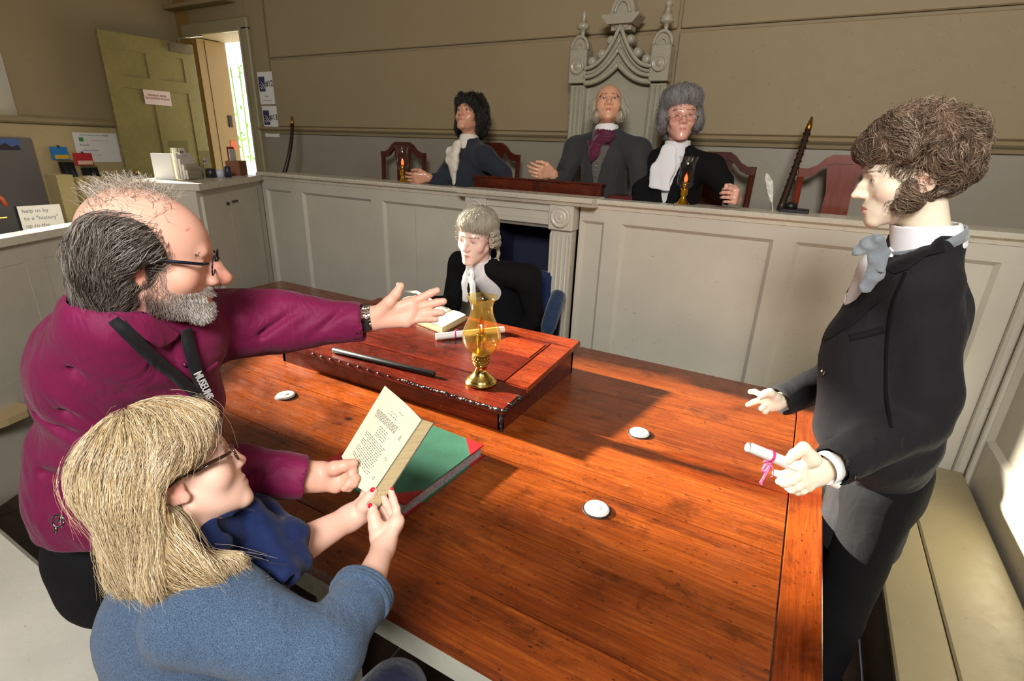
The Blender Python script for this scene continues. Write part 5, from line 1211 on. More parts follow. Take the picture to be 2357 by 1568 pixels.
def hand_prims(S, wrist, fingers, thumb, wr=0.025, fr=0.0088, k=0.007, arm=None, ar=0.034, pal=None):
    """fingers: four chains starting at the knuckle; thumb: chain from the base near the wrist"""
    w = np.array(wrist, float); kn = [np.array(f[0], float) for f in fingers]
    if pal is None: pal = w*0.5+(kn[1]+kn[2])*0.25
    across = kn[0]-kn[3]; nrm = np.cross(across, (kn[1]+kn[2])/2-w); nrm /= np.linalg.norm(nrm)
    for i, q in enumerate(kn):
        a = w+across*(0.16-0.11*i); S.cone(a, q, 0.0165, 0.0118, 0.014, 'add', (nrm, 0.86))
    for i in range(3): S.cone(kn[i], kn[i+1], 0.0105, 0.0105, 0.010)
    for i, f in enumerate(fingers):
        f = [np.array(p, float) for p in f]; s_ = (1.0, 1.05, 1.0, 0.86)[i]; rs = [fr*s_*q for q in (1.10, 1.0, 0.94, 0.82, 0.78)][:len(f)]
        S.chain(f, rs, 0.003)
    t = [np.array(p, float) for p in thumb]; S.chain(t, [0.0165, 0.0135, 0.0108, 0.0092][:len(t)], 0.006); S.cone(t[0], kn[0], 0.012, 0.009, 0.012)
    if arm is not None: S.cone(arm, w, ar, wr, 0.012, 'add', (nrm, 0.84))
    return nrm
def hand_sdf(wrist, fingers, thumb, h=0.0016, **kw):
    P = [np.array(wrist, float)]+[np.array(p, float) for f in fingers for p in f]+[np.array(p, float) for p in thumb]
    if kw.get('arm') is not None: P.append(np.array(kw['arm'], float))
    P = np.array(P); S = Sdf(P.min(0)-0.045, P.max(0)+0.045, h); S.relax = 1; nrm = hand_prims(S, wrist, fingers, thumb, **kw); return S, nrm
def nails(fingers, thumb, nrm, col, parent, mat, r=0.0052, sgn=1):
    for f in list(fingers)+[thumb]:
        a, b = np.array(f[-2], float), np.array(f[-1], float); d = (b-a)/np.linalg.norm(b-a); n_ = np.array(nrm)*sgn; n_ = n_-d*(n_@d); n_ /= np.linalg.norm(n_); s_ = np.cross(d, n_)
        Mx = Matrix([list(v) for v in np.stack([s_, d, n_], 1)]); q = MB(); q.sphere(b+n_*0.0056+d*0.001, (r*0.85, r*1.25, r*0.5), 12, 8, Mx); q.build('nail', mat, parent)
def gen_hand(wrist, d, th, curl=0.5, spread=0.15, size=1.0, tcurl=0.3, curls=None):
    """template hand: d = towards the fingers, th = towards the thumb side; palm normal = away from the back"""
    w = np.array(wrist, float); d = np.array(d, float); d /= np.linalg.norm(d); th = np.array(th, float); th -= d*(th@d); th /= np.linalg.norm(th); pn = np.cross(d, th)
    F = []
    for i in range(4):
        off = (0.030, 0.010, -0.010, -0.028)[i]; ln = (0.088, 0.092, 0.088, 0.080)[i]; seg = ((0.040, 0.025, 0.020), (0.044, 0.028, 0.021), (0.040, 0.026, 0.020), (0.031, 0.020, 0.017))[i]
        p = w+(d*ln+th*off)*size; ch = [p]; c = curls[i] if curls else curl; dd = d+th*spread*(1.5-i)*0.4; dd /= np.linalg.norm(dd); a = 0
        for j, L in enumerate(seg): a += c*(0.9, 1.1, 0.7)[j]; v = dd*math.cos(a)+pn*math.sin(a); p = p+v*L*size; ch.append(p)
        F.append(ch)
    t0 = w+(d*0.022+th*0.026+pn*0.004)*size; t1 = t0+(d*0.030+th*0.022+pn*0.012)*size; t2 = t1+(d*0.030+th*(0.014-0.02*tcurl)+pn*(0.006+0.03*tcurl))*size; t3 = t2+(d*0.024+th*(0.006-0.02*tcurl)+pn*(0.004+0.02*tcurl))*size
    return F, [t0, t1, t2, t3], pn
def glasses(H, parent, mat, lensw=0.050, lensh=0.032, y=0.098, z=-0.004, drop=0.0, armcol=None, rim=0.0014, half=False, tint=(250, 246, 246), armend=-0.03):
    e = parent
    for g in (-1, 1):
        pts = []
        for i in range(29):
            t = 2*math.pi*i/28; x = g*0.034+lensw/2*math.copysign(abs(math.cos(t))**0.7, math.cos(t)); zz = z+lensh/2*math.copysign(abs(math.sin(t))**0.75, math.sin(t))
            pts.append(Vector(H.w(x, y-0.10*(abs(x)-0.012)**1*0.22-0.003, zz)))
        q = MB(); q.tube(pts, rim, 8); q.build('rim', mat, e)
        q = MB(); c = sum(pts[:-1], Vector())/28; q.add([c]+pts[:-1], [(0, i+1, (i+1) % 28+1) for i in range(28)]); q.build('lens', glass('spectacle_lens', tint, 0.01, 0.35), e)
        q = MB(); a = Vector(H.w(g*(0.034+lensw/2), y-0.010, z+lensh*0.22)); b = Vector(H.w(g*0.072, y-0.018, z+lensh*0.26)); c = Vector(H.w(g*0.079, armend+0.03, z+lensh*0.22+0.004)); d = Vector(H.w(g*0.080, armend, z+lensh*0.1))
        q.tube([a, b], 0.0022, 6); q.tube([b, b.lerp(c, 0.5)+Vector(H.w(g*0.002, 0, 0)-H.w(0, 0, 0)), c, d], [0.0026, 0.0028, 0.0024, 0.0018], 8, flat=1.0)
        q.build('temple_arm', armcol or mat, e)
    q = MB(); q.tube([Vector(H.w(-0.010, y-0.001, z+0.004)), Vector(H.w(0, y+0.002, z+0.008)), Vector(H.w(0.010, y-0.001, z+0.004))], rim*1.2, 8); q.build('bridge', mat, e)
    for g in (-1, 1):
        q = MB(); q.tube([Vector(H.w(g*0.010, y-0.002, z-0.004)), Vector(H.w(g*0.011, y-0.010, z-0.009))], 0.0009, 6); q.sphere(Vector(H.w(g*0.0105, y-0.011, z-0.010)), 0.003, 8, 6); q.build('nose_pad', mat, e)
def ring_band(S, a, b, r0, r1):   # helper for cuffs and collars: an open tube wall
    S.cone(a, b, r0, r0, 0); S.cone(np.array(a)-(np.array(b)-np.array(a))*0.2, np.array(b)+(np.array(b)-np.array(a))*0.2, r1, r1, 0, 'sub')
W3 = lambda *a: np.array(PD(*a))
def cast(bvh, px, py, off=0.0):
    """point of a garment surface seen at a photo pixel (for laying straps, seams and plackets on it)"""
    r = Vector(ray(px, py)).normalized(); l, n, i, d = bvh.ray_cast(Vector(CAM), r)
    if l is None: l, n, i, d = bvh.find_nearest(Vector(PD(px, py, 1.0)))
    return l+n*off
def strap(bvh, pix, w, off=0.003, thick=0.0018, n=40, sm=2):
    """flat band following surface points given in photo pixels; w = width or list of widths"""
    P = []; 
    for i in range(n+1):
        f = i/n*(len(pix)-1); k = min(len(pix)-2, int(f)); t = f-k; P.append(cast(bvh, pix[k][0]*(1-t)+pix[k+1][0]*t, pix[k][1]*(1-t)+pix[k+1][1]*t))
    N_ = [bvh.find_nearest(p)[1] for p in P]
    for _ in range(sm*3): P = [P[0]]+[(P[i-1]+P[i]*2+P[i+1])/4 for i in range(1, n)]+[P[n]]; N_ = [N_[0]]+[((N_[i-1]+N_[i]*2+N_[i+1])/4).normalized() for i in range(1, n)]+[N_[n]]
    W = w if hasattr(w, '__len__') else [w, w]; V = []; m = 4
    for i in range(n+1):
        d = (P[min(n, i+1)]-P[max(0, i-1)]).normalized(); s_ = d.cross(N_[i]).normalized(); f = i/n*(len(W)-1); k = min(len(W)-2, int(f)); ww = W[k]*(1-(f-k))+W[k+1]*(f-k)
        for a, h in ((-0.5, off), (0.5, off), (0.5, off+thick), (-0.5, off+thick)): V.append(P[i]+s_*ww*a+N_[i]*h)
    F = [(i*m+j, i*m+(j+1) % m, (i+1)*m+(j+1) % m, (i+1)*m+j) for i in range(n) for j in range(m)]+[(0, 3, 2, 1), (n*m, n*m+1, n*m+2, n*m+3)]
    return V, F, P, N_
def patch(bvh, tl, tr, br, bl, nu=10, nv=14, off=0.003, thick=0.002, sm=2):
    """cloth piece laid on a surface, its corners (or edge polylines) given in photo pixels: left edge tl..bl and right edge tr..br may be lists"""
    L = tl if isinstance(tl, list) else [tl, bl]; R_ = tr if isinstance(tr, list) else [tr, br]
    def at(E_, t): f = t*(len(E_)-1); k = min(len(E_)-2, int(f)); return (E_[k][0]*(1-f+k)+E_[k+1][0]*(f-k), E_[k][1]*(1-f+k)+E_[k+1][1]*(f-k))
    G = [[None]*(nu+1) for _ in range(nv+1)]
    for j in range(nv+1):
        a, b = at(L, j/nv), at(R_, j/nv)
        for i in range(nu+1): t = i/nu; G[j][i] = cast(bvh, a[0]*(1-t)+b[0]*t, a[1]*(1-t)+b[1]*t)
    for _ in range(sm):
        G2 = [r[:] for r in G]
        for j in range(nv+1):
            for i in range(nu+1):
                nb = [G[y][x] for y, x in ((j-1, i), (j+1, i), (j, i-1), (j, i+1)) if 0 <= y <= nv and 0 <= x <= nu]
                if 0 < i < nu and 0 < j < nv: G2[j][i] = G[j][i]*0.5+sum(nb, Vector())/len(nb)*0.5
        G = G2
    m = nu+1; top = []; bot = []
    for j in range(nv+1):
        for i in range(nu+1):
            n_ = bvh.find_nearest(G[j][i])[1]; c = (Vector(CAM)-G[j][i]).normalized(); n_ = (n_+c*0.5).normalized(); top.append(G[j][i]+n_*(off+thick)); bot.append(G[j][i]+n_*off*0.2)
    A = len(top); F = []
    for j in range(nv):
        for i in range(nu): a, b, c, d = j*m+i, j*m+i+1, (j+1)*m+i+1, (j+1)*m+i; F += [(a, d, c, b), (A+a, A+b, A+c, A+d)]
    for j in range(nv): F += [(j*m, A+j*m, A+(j+1)*m, (j+1)*m), (j*m+nu, (j+1)*m+nu, A+(j+1)*m+nu, A+j*m+nu)]
    for i in range(nu): F += [(i, i+1, A+i+1, A+i), (nv*m+i, A+nv*m+i, A+nv*m+i+1, nv*m+i+1)]
    return top+bot, F
def strap_obj(name, bvh, pix, w, mat, parent, **kw):
    V, F, P, N_ = strap(bvh, pix, w, **kw); q = MB(); q.add(V, F, True); return q.build(name, mat, parent)
def patch_obj(name, bvh, L, R_, mat, parent, **kw):
    V, F = patch(bvh, L, R_, None, None, **kw); q = MB(); q.add(V, F, True); return q.build(name, mat, parent)
# cut the sleeve ends square
def cutend(S, p, ax, rad):
    p = np.array(p); X, Y, Z = np.meshgrid(*S.ax, indexing='ij', sparse=True); dx, dy, dz2 = X-p[0], Y-p[1], Z-p[2]; al = dx*ax[0]+dy*ax[1]+dz2*ax[2]; rr_ = np.sqrt(np.maximum(0, dx*dx+dy*dy+dz2*dz2-al*al)); m = (rr_ < rad) & (al < 0.12) & (al > -0.004)
    S.D = np.where(m, np.maximum(S.D, al), S.D).astype(np.float32)
# ================================================================ man in the maroon shirt
HM = Head(PD(352, 588, 0.86), CV(0.87, 0.03, 0.42), CV(0.0, -0.93, -0.36), 0.91)
WM = lambda x, y, d: W3(x, y, d*(1.085 if x < 480 else 1.0+0.085*max(0, (640-x)/160.0)))
man = empty('person', (*W3(270, 1250, 1.0)[:2], 0.0)); tag(man, 'balding grey-bearded man in maroon shirt and glasses leaning over the table, arm outstretched', 'person')
SM = {}
shN, shF = WM(200, 850, 0.86), WM(470, 752, 1.03)
elN, wrN = WM(300, 1110, 0.92), WM(722, 1098, 1.01)
elF, wrF = WM(655, 742, 1.14), WM(842, 736, 1.20)
hip, waist, chest = WM(258, 1290, 1.10), WM(275, 1110, 1.03), WM(300, 890, 0.95)
dN = 1.205
def hp(*a): return W3(*a)
man_fingers = [[hp(948, 698, dN), hp(972, 685, dN+.005), hp(992, 675, dN+.008), hp(1006, 669, dN+.010)], [hp(950, 711, dN+.002), hp(982, 703, dN+.010), hp(1006, 697, dN+.012), hp(1021, 694, dN+.012)],
               [hp(946, 727, dN+.002), hp(976, 721, dN+.008), hp(1000, 720, dN+.006), hp(1017, 720, dN+.002)], [hp(936, 742, dN), hp(966, 735, dN+.002), hp(989, 735, dN-.004), hp(1003, 736, dN-.010)]]
man_thumb = [hp(868, 722, dN-.012), hp(895, 697, dN-.020), hp(911, 678, dN-.022), hp(922, 659, dN-.022)]
SH1, nrmF = hand_sdf(wrF+(W3(850, 734, 1.2)-W3(842, 736, 1.2)), man_fingers, man_thumb, 0.0019, arm=W3(790, 742, 1.19), ar=0.033, wr=0.027, fr=0.0098)
# creases of the palm
SH1.chain([hp(905, 700, dN-.022), hp(918, 716, dN-.026), hp(912, 738, dN-.026)], [0.0015]*3, 0.002, 'sub'); SH1.chain([hp(925, 745, dN-.022), hp(942, 730, dN-.022), hp(955, 725, dN-.018)], [0.0013]*3, 0.002, 'sub')
d2 = 1.03
man_f2 = [[hp(776, 1086, d2), hp(800, 1080, d2-.004), hp(812, 1085, d2-.014), hp(810, 1094, d2-.020)], [hp(778, 1098, d2-.004), hp(806, 1094, d2-.012), hp(817, 1102, d2-.022), hp(806, 1108, d2-.030)],
          [hp(776, 1110, d2-.006), hp(802, 1106, d2-.016), hp(813, 1113, d2-.026), hp(800, 1117, d2-.034)], [hp(772, 1119, d2-.008), hp(795, 1118, d2-.018), hp(803, 1123, d2-.026), hp(792, 1124, d2-.034)]]
man_t2 = [hp(744, 1085, d2-.012), hp(770, 1078, d2-.026), hp(793, 1072, d2-.022), hp(814, 1066, d2-.014)]
SH2, nrmN = hand_sdf(W3(728, 1098, 1.015), man_f2, man_t2, 0.0019, arm=W3(680, 1096, 0.995), ar=0.036, wr=0.028, fr=0.0096)
SHm = head_sdf(HM, 0.0021, nl=0.040, ns=1.35, jaw=1.10, chin=0.004, openy=0.0036, neck=(0, -0.060, -0.155), nr=0.056, cheek=1.1, lips=0.8, frown=0.0, crown=1.03)
for i, z in enumerate((0.058, 0.049)): SHm.cone((-0.03, 0.094, z), (0.03, 0.094, z), 0.0009, 0.0009, 0.003, 'sub')
SB = Sdf((-1.95, -0.1, 0.0), (-0.3, 1.1, 1.75), 0.016)
SB.cone(hip, chest, 0.07, 0.07, 0.06); SB.cone(shN, shF, 0.03, 0.03, 0.05); SB.cone(shN, elN, 0.03, 0.028, 0.02); SB.cone(elN, wrN*0.3+elN*0.7, 0.028, 0.028, 0.02); SB.cone(shF, elF, 0.03, 0.03, 0.02); SB.cone(elF, wrF*0.4+elF*0.6, 0.034, 0.03, 0.02)
legA, legB = hip+np.array([0.0, 0.02, 0]), hip+np.array([0.10, 0.10, 0])
def man_col(V, col):
    col = head_paint(HM, V, col, None, (196, 110, 104), (222, 118, 104), 0.65, 0.9, 0.7, stubble=(196, 160, 146)); L = HM.loc(V)
    col = dab(L, col, (0, 0.03, 0.105), (0.07, 0.08, 0.05), (232, 176, 160), 0.6, 0.9); col = dab(L, col, (0, 0.10, 0.045), (0.06, 0.03, 0.03), (226, 160, 140), 0.5, 0.8)
    P = HM.w(0.044, 0.078, 0.053)
    col = dab(L, col, (0.050, 0.074, 0.060), (0.012, 0.02, 0.0028), (170, 50, 50), 0.8, 0.4, np.array(Matrix.Rotation(0.5, 3, 'Y')))
    return col
man_body = build_sdf('body', [SHm, SH1, SH2, SB], M_SKIN, man, man_col, (222, 168, 146))
eyes(HM, man, (0.05, 1, 0.05), (90, 100, 110)); brows(HM, man, [(150, 130, 110), (196, 180, 160), (90, 76, 66)], 60, 0.019)
M_NAIL = plain('nail_pink', (236, 186, 170), 0.25)
nails([man_f2[0]], man_t2, nrmN, None, man, M_NAIL, 0.005, -1 if nrmN@ray(800, 1090) > 0 else 1)
q = MB(); tdir = hp(922, 659, dN-.022)-hp(911, 678, dN-.022); nn_ = -np.array(CV(0.75, 0.45, 0.3)); q.sphere(man_thumb[3]+nn_*0.0072-tdir*0.02, (0.0035, 0.006, 0.006), 10, 8); q.build('nail', M_NAIL, man)
# shirt: one continuous cloth with sleeves
M_MAR = cloth('maroon_shirt', (122, 22, 70), (88, 12, 50), weave=1400, rough=0.62, sheen=0.08, bumps=0.12, big=0.12)
SS = Sdf((-1.60, 0.05, 0.80), (-0.45, 1.15, 1.62), 0.0056)
SS.cone(hip+np.array([0, 0, -0.02]), waist, 0.138, 0.142, 0.05); SS.cone(waist, chest, 0.142, 0.132, 0.06)
SS.cone(shN, shF, 0.075, 0.072, 0.06); SS.cone(WM(300, 800, 0.86), WM(400, 790, 0.90), 0.10, 0.09, 0.05)
SS.cone(HM.w(0, -0.06, -0.13), shN, 0.066, 0.064, 0.04); SS.cone(HM.w(0, -0.06, -0.13), shF, 0.066, 0.064, 0.04); SS.ell(WM(235, 790, 0.90), (0.075, 0.08, 0.08), 0.04); SS.ell(WM(185, 880, 0.90), (0.075, 0.075, 0.11), 0.04); SS.cone(WM(205, 1010, 0.98), WM(210, 1150, 1.06), 0.085, 0.09, 0.04); SS.cone(WM(400, 930, .95), WM(390, 1080, 1.03), 0.09, 0.10, 0.04)
SS.cone(shN, elN, 0.066, 0.060, 0.03); SS.cone(elN, WM(560, 1085, 0.945), 0.062, 0.050, 0.03); SS.cone(WM(560, 1085, 0.945), WM(720, 1097, 1.003), 0.050, 0.0425, 0.02)
SS.cone(shF, elF, 0.078, 0.060, 0.03); SS.cone(elF, WM(830, 740, 1.187), 0.060, 0.0475, 0.025); SS.cone(WM(560, 742, 1.06), WM(620, 742, 1.12), 0.072, 0.062, 0.03)
# folds
SS.noise(0.0022, 42, 3, 8); SS.noise(0.0012, 95, 5, 8)
for a, b, r in ((WM(600, 770, 1.05), WM(700, 700, 1.10), .006), (WM(640, 790, 1.07), WM(760, 700, 1.12), .006), (WM(700, 790, 1.1), WM(800, 705, 1.14), .005), (WM(560, 700, 1.0), WM(650, 790, 1.06), .006), (WM(95, 830, .83), WM(190, 1010, .80), .007), (WM(150, 790, .78), WM(215, 960, .76), .006), (WM(210, 840, .72), WM(260, 980, .76), .007), (WM(100, 950, .85), WM(240, 1060, .80), .007), (WM(100, 1090, .88), WM(200, 1110, .84), .008), (WM(280, 930, .74), WM(400, 880, .80), .005), (WM(590, 1050, .90), WM(650, 1110, .95), .004), (WM(560, 1110, .90), WM(640, 1070, .95), .005)):
    SS.cone(a, b, r, r*0.6, 0.014, 'sub')
# openings at the cuffs, hem and neck
SS.plane(WM(845, 738, 1.19)*0+WM(838, 740, 1.19), CV(0.96, -0.10, 0.15)); 
SS.func(lambda D, X, Y, Z: np.maximum(D, 0.985-Z+0*X))
nk = HM.w(0, -0.055, -0.135); SS.ell(nk+np.array([0, 0, 0.03]), (0.062, 0.062, 0.06), 0.006, 'sub')
axn_ = WM(722, 1098, 1.01)-WM(600, 1088, .96); axn_ /= np.linalg.norm(axn_); cutend(SS, WM(708, 1095, 1.0), axn_, 0.08); SS.cone(WM(714, 1096, 1.001), WM(760, 1101, 1.018), 0.0345, 0.0345, 0.0015, 'sub'); SS.cone(WM(824, 741, 1.184), WM(870, 740, 1.192), 0.0375, 0.0375, 0.0015, 'sub')
shirt = build_sdf('shirt', [SS], M_MAR, man)
bs = bvh_of(shirt)
M_SEAM = cloth('maroon_seam', (104, 18, 60), None, weave=1400, rough=0.7, sheen=0.2)
# collar stands round the neck and falls open
SCo = Sdf(nk-0.15, nk+0.15, 0.0032); ax = HM.R@np.array([0, -0.25, 1]); ax /= np.linalg.norm(ax); SCo.cone(nk-ax*0.012, nk+ax*0.028, 0.072, 0.066, 0); SCo.cone(nk-ax*0.06, nk+ax*0.09, 0.064, 0.060, 0, 'sub')
SCo.ell(HM.w(0.0, 0.075, -0.165), (0.035, 0.035, 0.05), 0.004, 'sub'); SCo.plane(nk+ax*0.030, ax); SCo.plane(nk-ax*0.022, -ax); SCo.noise(0.0008, 60, 9)
build_sdf('collar', [SCo], M_MAR, man)
bs2 = bs
patch_obj('collar_leaf', bs, [(262, 688), (325, 722), (378, 750), (408, 768)], [(268, 725), (330, 780), (365, 800), (400, 778)], M_MAR, man, nu=8, nv=16, off=0.008, thick=0.003)
strap_obj('placket', bs, [(408, 775), (430, 850), (452, 960), (462, 1030)], 0.026, M_MAR, man, off=0.0005, thick=0.002)
patch_obj('pocket', bs, [(462, 858), (468, 950)], [(500, 832), (502, 945)], M_MAR, man, off=0.001, thick=0.002)
for (x, y) in ((424, 838), (440, 905), (452, 968)):
    l_ = cast(bs, x, y, 0.003); q = MB(); q.sphere(l_, (0.0045, 0.0045, 0.0045), 10, 6); q.build('button', plain('maroon_button', (80, 24, 50), 0.3), man)
# lanyard and badge
M_LAN = cloth('lanyard_black', (22, 22, 24), (10, 10, 12), weave=1600, rough=0.6, sheen=0.1)
strap_obj('lanyard', bs, [(238, 702), (285, 760), (345, 820), (410, 868), (455, 905), (474, 926)], 0.020, M_LAN, man, off=0.010, n=60, sm=4)
strap_obj('lanyard', bs, [(420, 758), (436, 815), (456, 875), (474, 930)], 0.020, M_LAN, man, off=0.010, n=40, sm=4)
pa, pb = cast(bs, 448, 848, 0.0135), cast(bs, 472, 916, 0.0135); xd = (pb-pa).normalized(); nn0 = bs.find_nearest(pa)[1]; yd = nn0.cross(xd)
text_mesh('MUSEUMS', 0.0185, 'lanyard_lettering', plain('lettering_white', (230, 230, 230), 0.5), tuple(pa-yd*0.007), tuple(xd), tuple(yd), man, bold=0.02)
M_CHR = plain('chrome', (205, 205, 210), 0.12, metal=1.0)
q = MB(); q.tube([W3(474, 918, .845), W3(478, 932, .845), W3(484, 938, .845)], 0.0022, 6); c = W3(481, 944, .845)
q.tube([c+CV(math.cos(t), math.sin(t), 0)*0.0055 for t in [2*math.pi*i/14 for i in range(15)]], 0.0012, 6); q.build('clip', M_CHR, man)
bd0 = [W3(486, 936, .85), W3(512, 966, .85), W3(506, 1010, .86), W3(470, 985, .86)]; q = MB(); q.add([tuple(p) for p in bd0]+[tuple(p+CV(0, 0, 1)*0.0012) for p in bd0], [(0, 3, 2, 1), (4, 5, 6, 7), (0, 1, 5, 4), (1, 2, 6, 5), (2, 3, 7, 6), (3, 0, 4, 7)])
bdg = q.build('name_badge', plain('badge_white', (222, 224, 240), 0.25), man)
# trousers, belt, keys
M_TRO = cloth('dark_trousers', (20, 19, 22), (12, 11, 13), weave=1200, rough=0.9, sheen=0.0)
ST = Sdf((-1.6, -0.3, 0.04), (-0.6, 1.0, 1.02), 0.014); ST.cone(hip+np.array([0, 0, -0.04]), hip+np.array([0, 0, 0.04]), 0.112, 0.120, 0.04)
for g, p in ((0, legA), (1, legB)):
    foot = p+np.array([-0.16, 0.14, 0]); foot[2] = 0.09; knee = (p+foot)/2+np.array([-0.02, 0.04, 0.0]); ST.chain([p+np.array([0, 0, -.06]), knee, foot], [0.088, 0.068, 0.058], 0.03)
ST.noise(0.003, 30, 8); build_sdf('trousers', [ST], M_TRO, man)
q = MB()
for p in (legA, legB): q.sphere((p[0]-0.12, p[1]+0.14, 0.045), (0.14, 0.055, 0.045), 16, 8)
q.build('shoes', plain('black_leather', (20, 18, 18), 0.3), man)
bp = W3(128, 1196, .83); q = MB(); q.tube([W3(143, 1186, .83), W3(140, 1196, .83), W3(134, 1200, .83)], 0.003, 6); q.tube([W3(134, 1200, .83)+CV(math.cos(t)*0.009, math.sin(t)*0.010, 0) for t in [2*math.pi*i/16 for i in range(17)]], 0.0018, 6); q.tube([W3(130, 1212, .83), W3(128, 1226, .83)], 0.0025, 6); q.build('key_ring', M_CHR, man)
# steel watch
wa, wax = W3(848, 734, 1.197), np.array(CV(0.97, -0.12, 0.1)); wax /= np.linalg.norm(wax); u1 = np.cross(wax, [0, 0, 1.]); u1 /= np.linalg.norm(u1); u2 = np.cross(u1, wax)
wt = MB(); nseg = 26
for i in range(nseg):
    t = 2*math.pi*i/nseg; c = wa+u1*math.cos(t)*0.0262+u2*math.sin(t)*0.0300; n_ = u1*math.cos(t)+u2*math.sin(t); tg = np.cross(n_, wax)
    for j in (-1, 0, 1):
        Mx = Matrix([list(v) for v in np.stack([tg, wax, n_], 1)]); wt.box(c+wax*0.0058*j+tg*0.0018*(j % 2), (0.0050, 0.0050, 0.0028), Mx, bev=0.0008)
o = wt.build('watch_bracelet', M_CHR, man); o['kind'] = 'stuff'
q = MB(); t = -2.2; c = wa+u1*math.cos(t)*0.0270+u2*math.sin(t)*0.0310
n0 = -np.array(CV(0.0, -0.15, 1)); c = wa+n0/np.linalg.norm(n0)*0.0285+u2*(-0.012); tg = np.cross(n0/np.linalg.norm(n0), wax); Mx = Matrix([list(v) for v in np.stack([tg, wax, n0/np.linalg.norm(n0)], 1)]); q.box(c, (0.030, 0.016, 0.003), Mx, bev=0.001); q.build('watch_clasp', plain('steel_dark', (120, 110, 110), 0.2, metal=1.0), man)
# glasses
M_FRM = plain('navy_spectacle_metal', (24, 28, 44), 0.3, metal=0.3)
gl = empty('glasses', tuple(HM.w(0, 0.1, 0))); gl.parent = man; gl.matrix_parent_inverse = pmat(man).inverted(); glasses(HM, gl, M_FRM, 0.050, 0.034, 0.103, -0.002, rim=0.0013, tint=(246, 226, 230))
# hair at back and sides, wispy top
HmS = Sdf((-0.13, -0.18, -0.13), (0.13, 0.06, 0.13), 0.0035, (HM.Rs, HM.p))
HmS.ell((0, -0.044, -0.012), (0.082, 0.072, 0.074), 0.01); HmS.ell((0, -0.062, -0.070), (0.060, 0.048, 0.050), 0.03)
for g in (-1, 1): HmS.ell((g*0.062, -0.020, 0.030), (0.026, 0.050, 0.046), 0.03); HmS.ell((g*0.060, -0.050, 0.0), (0.028, 0.046, 0.056), 0.03); HmS.ell((g*0.074, 0.014, 0.012), (0.011, 0.020, 0.030), 0.01)
HmS.ell((0, -0.052, 0.005), (0.070, 0.056, 0.052), 0.03)
HmS.ell((0, -0.01, 0.150), (0.070, 0.120, 0.086), 0.012, 'sub'); 
for g in (-1, 1): HmS.ell((g*0.084, 0.004, -0.018), (0.02, 0.026, 0.026), 0.006, 'sub')
HmS.noise(0.003, 70, 2, 8)
hm = build_sdf('hair', [HmS], M_HAIRM, man, lambda V, c: c*0+np.array(s2l((66, 56, 48))), (66, 56, 48))
bh = bvh_of(hm); rr = random.Random(21); nr_ = np.random.default_rng(8)
vv = [Vector(v.co) for v in hm.data.vertices]; vv = [v for v in vv if HM.loc(np.array(v))[2] > -0.07]
Hf = Vector(HM.R@np.array([0, 1, 0])); Hu = Vector(HM.R@np.array([0, 0, 1]))
def fl(p, n, t):
    L = HM.loc(np.array(p)); return -Hf*(0.75 if L[1] > -0.04 else 0.15)-Hu*(0.65+(0.6 if L[1] < -0.03 else 0))+Hf*0.5*math.sin(L[2]*90+L[1]*60)*(1 if L[2] < -0.02 else 0.3)
roots = [rr.choice(vv) for _ in range(5600)]
S_ = comb_hair(bh, roots, fl, 9, 0.0112, rr, (0.0, 0.010), wav=0.0024, wfreq=75, free=6, grav=0.3)
PALM = [(62, 52, 46), (92, 80, 70), (140, 130, 120), (190, 182, 172), (44, 36, 32), (70, 60, 52)]
strands_mesh('hair_strands', S_, 0.00045, hair_cols(len(S_), PALM, nr_), M_HAIR, man)['kind'] = 'stuff'
S2 = []
for i in range(620):     # thin flyaway tuft across the top of the head
    x = rr.gauss(0, 0.030); y = rr.uniform(-0.085, 0.035); z0_ = 0.034+0.084*math.sqrt(max(0.02, 1-(x/0.077)**2-((y+0.018)/0.095)**2)); p = np.array([x, y, z0_]); d = np.array([rr.gauss(0.2, 0.55), rr.gauss(-0.15, 0.6), 0.8+rr.random()*0.5]); d /= np.linalg.norm(d); pts = [p]
    bend = np.array([rr.gauss(0, 0.3), rr.gauss(0.0, 0.35), -0.22])
    for s_ in range(8): p = p+d*0.0040; d = d+bend*0.35; d /= np.linalg.norm(d); pts.append(p)
    S2.append([HM.w(*p) for p in pts])
strands_mesh('wispy_top_hair', S2, 0.00045, hair_cols(len(S2), [(190, 180, 165), (150, 140, 125), (225, 215, 200)], nr_), M_HAIR, man)['kind'] = 'stuff'
# beard

body = man_body; co = np.array([v.co[:] for v in body.data.vertices]); no = np.array([v.normal[:] for v in body.data.vertices]); Lc = HM.loc(co)
def beard_w(L):
    x, y, z = np.abs(L[:, 0]), L[:, 1], L[:, 2]
    jawl = (z < -0.052+0.55*(0.045-y)*(y < 0.045)) & (z > -0.135) & (y > -0.005) & (y > -0.02-(z+0.10)*1.0)
    mous = (z < -0.046) & (z > -0.063) & (y > 0.068) & (x < 0.030)
    mouth = (z < -0.056) & (z > -0.078) & (x < 0.024) & (y > 0.07) & ~mous
    side = (y > 0.0) & (y < 0.03) & (z < 0.0) & (z > -0.06) & (x > 0.05)
    return (jawl | mous | side) & ~mouth
idx = np.where(beard_w(Lc) & (np.linalg.norm(co-HM.p, axis=1) < 0.2))[0]
pick = nr_.choice(idx, min(6500, len(idx)), replace=len(idx) < 6500)
S3 = []; C3 = []
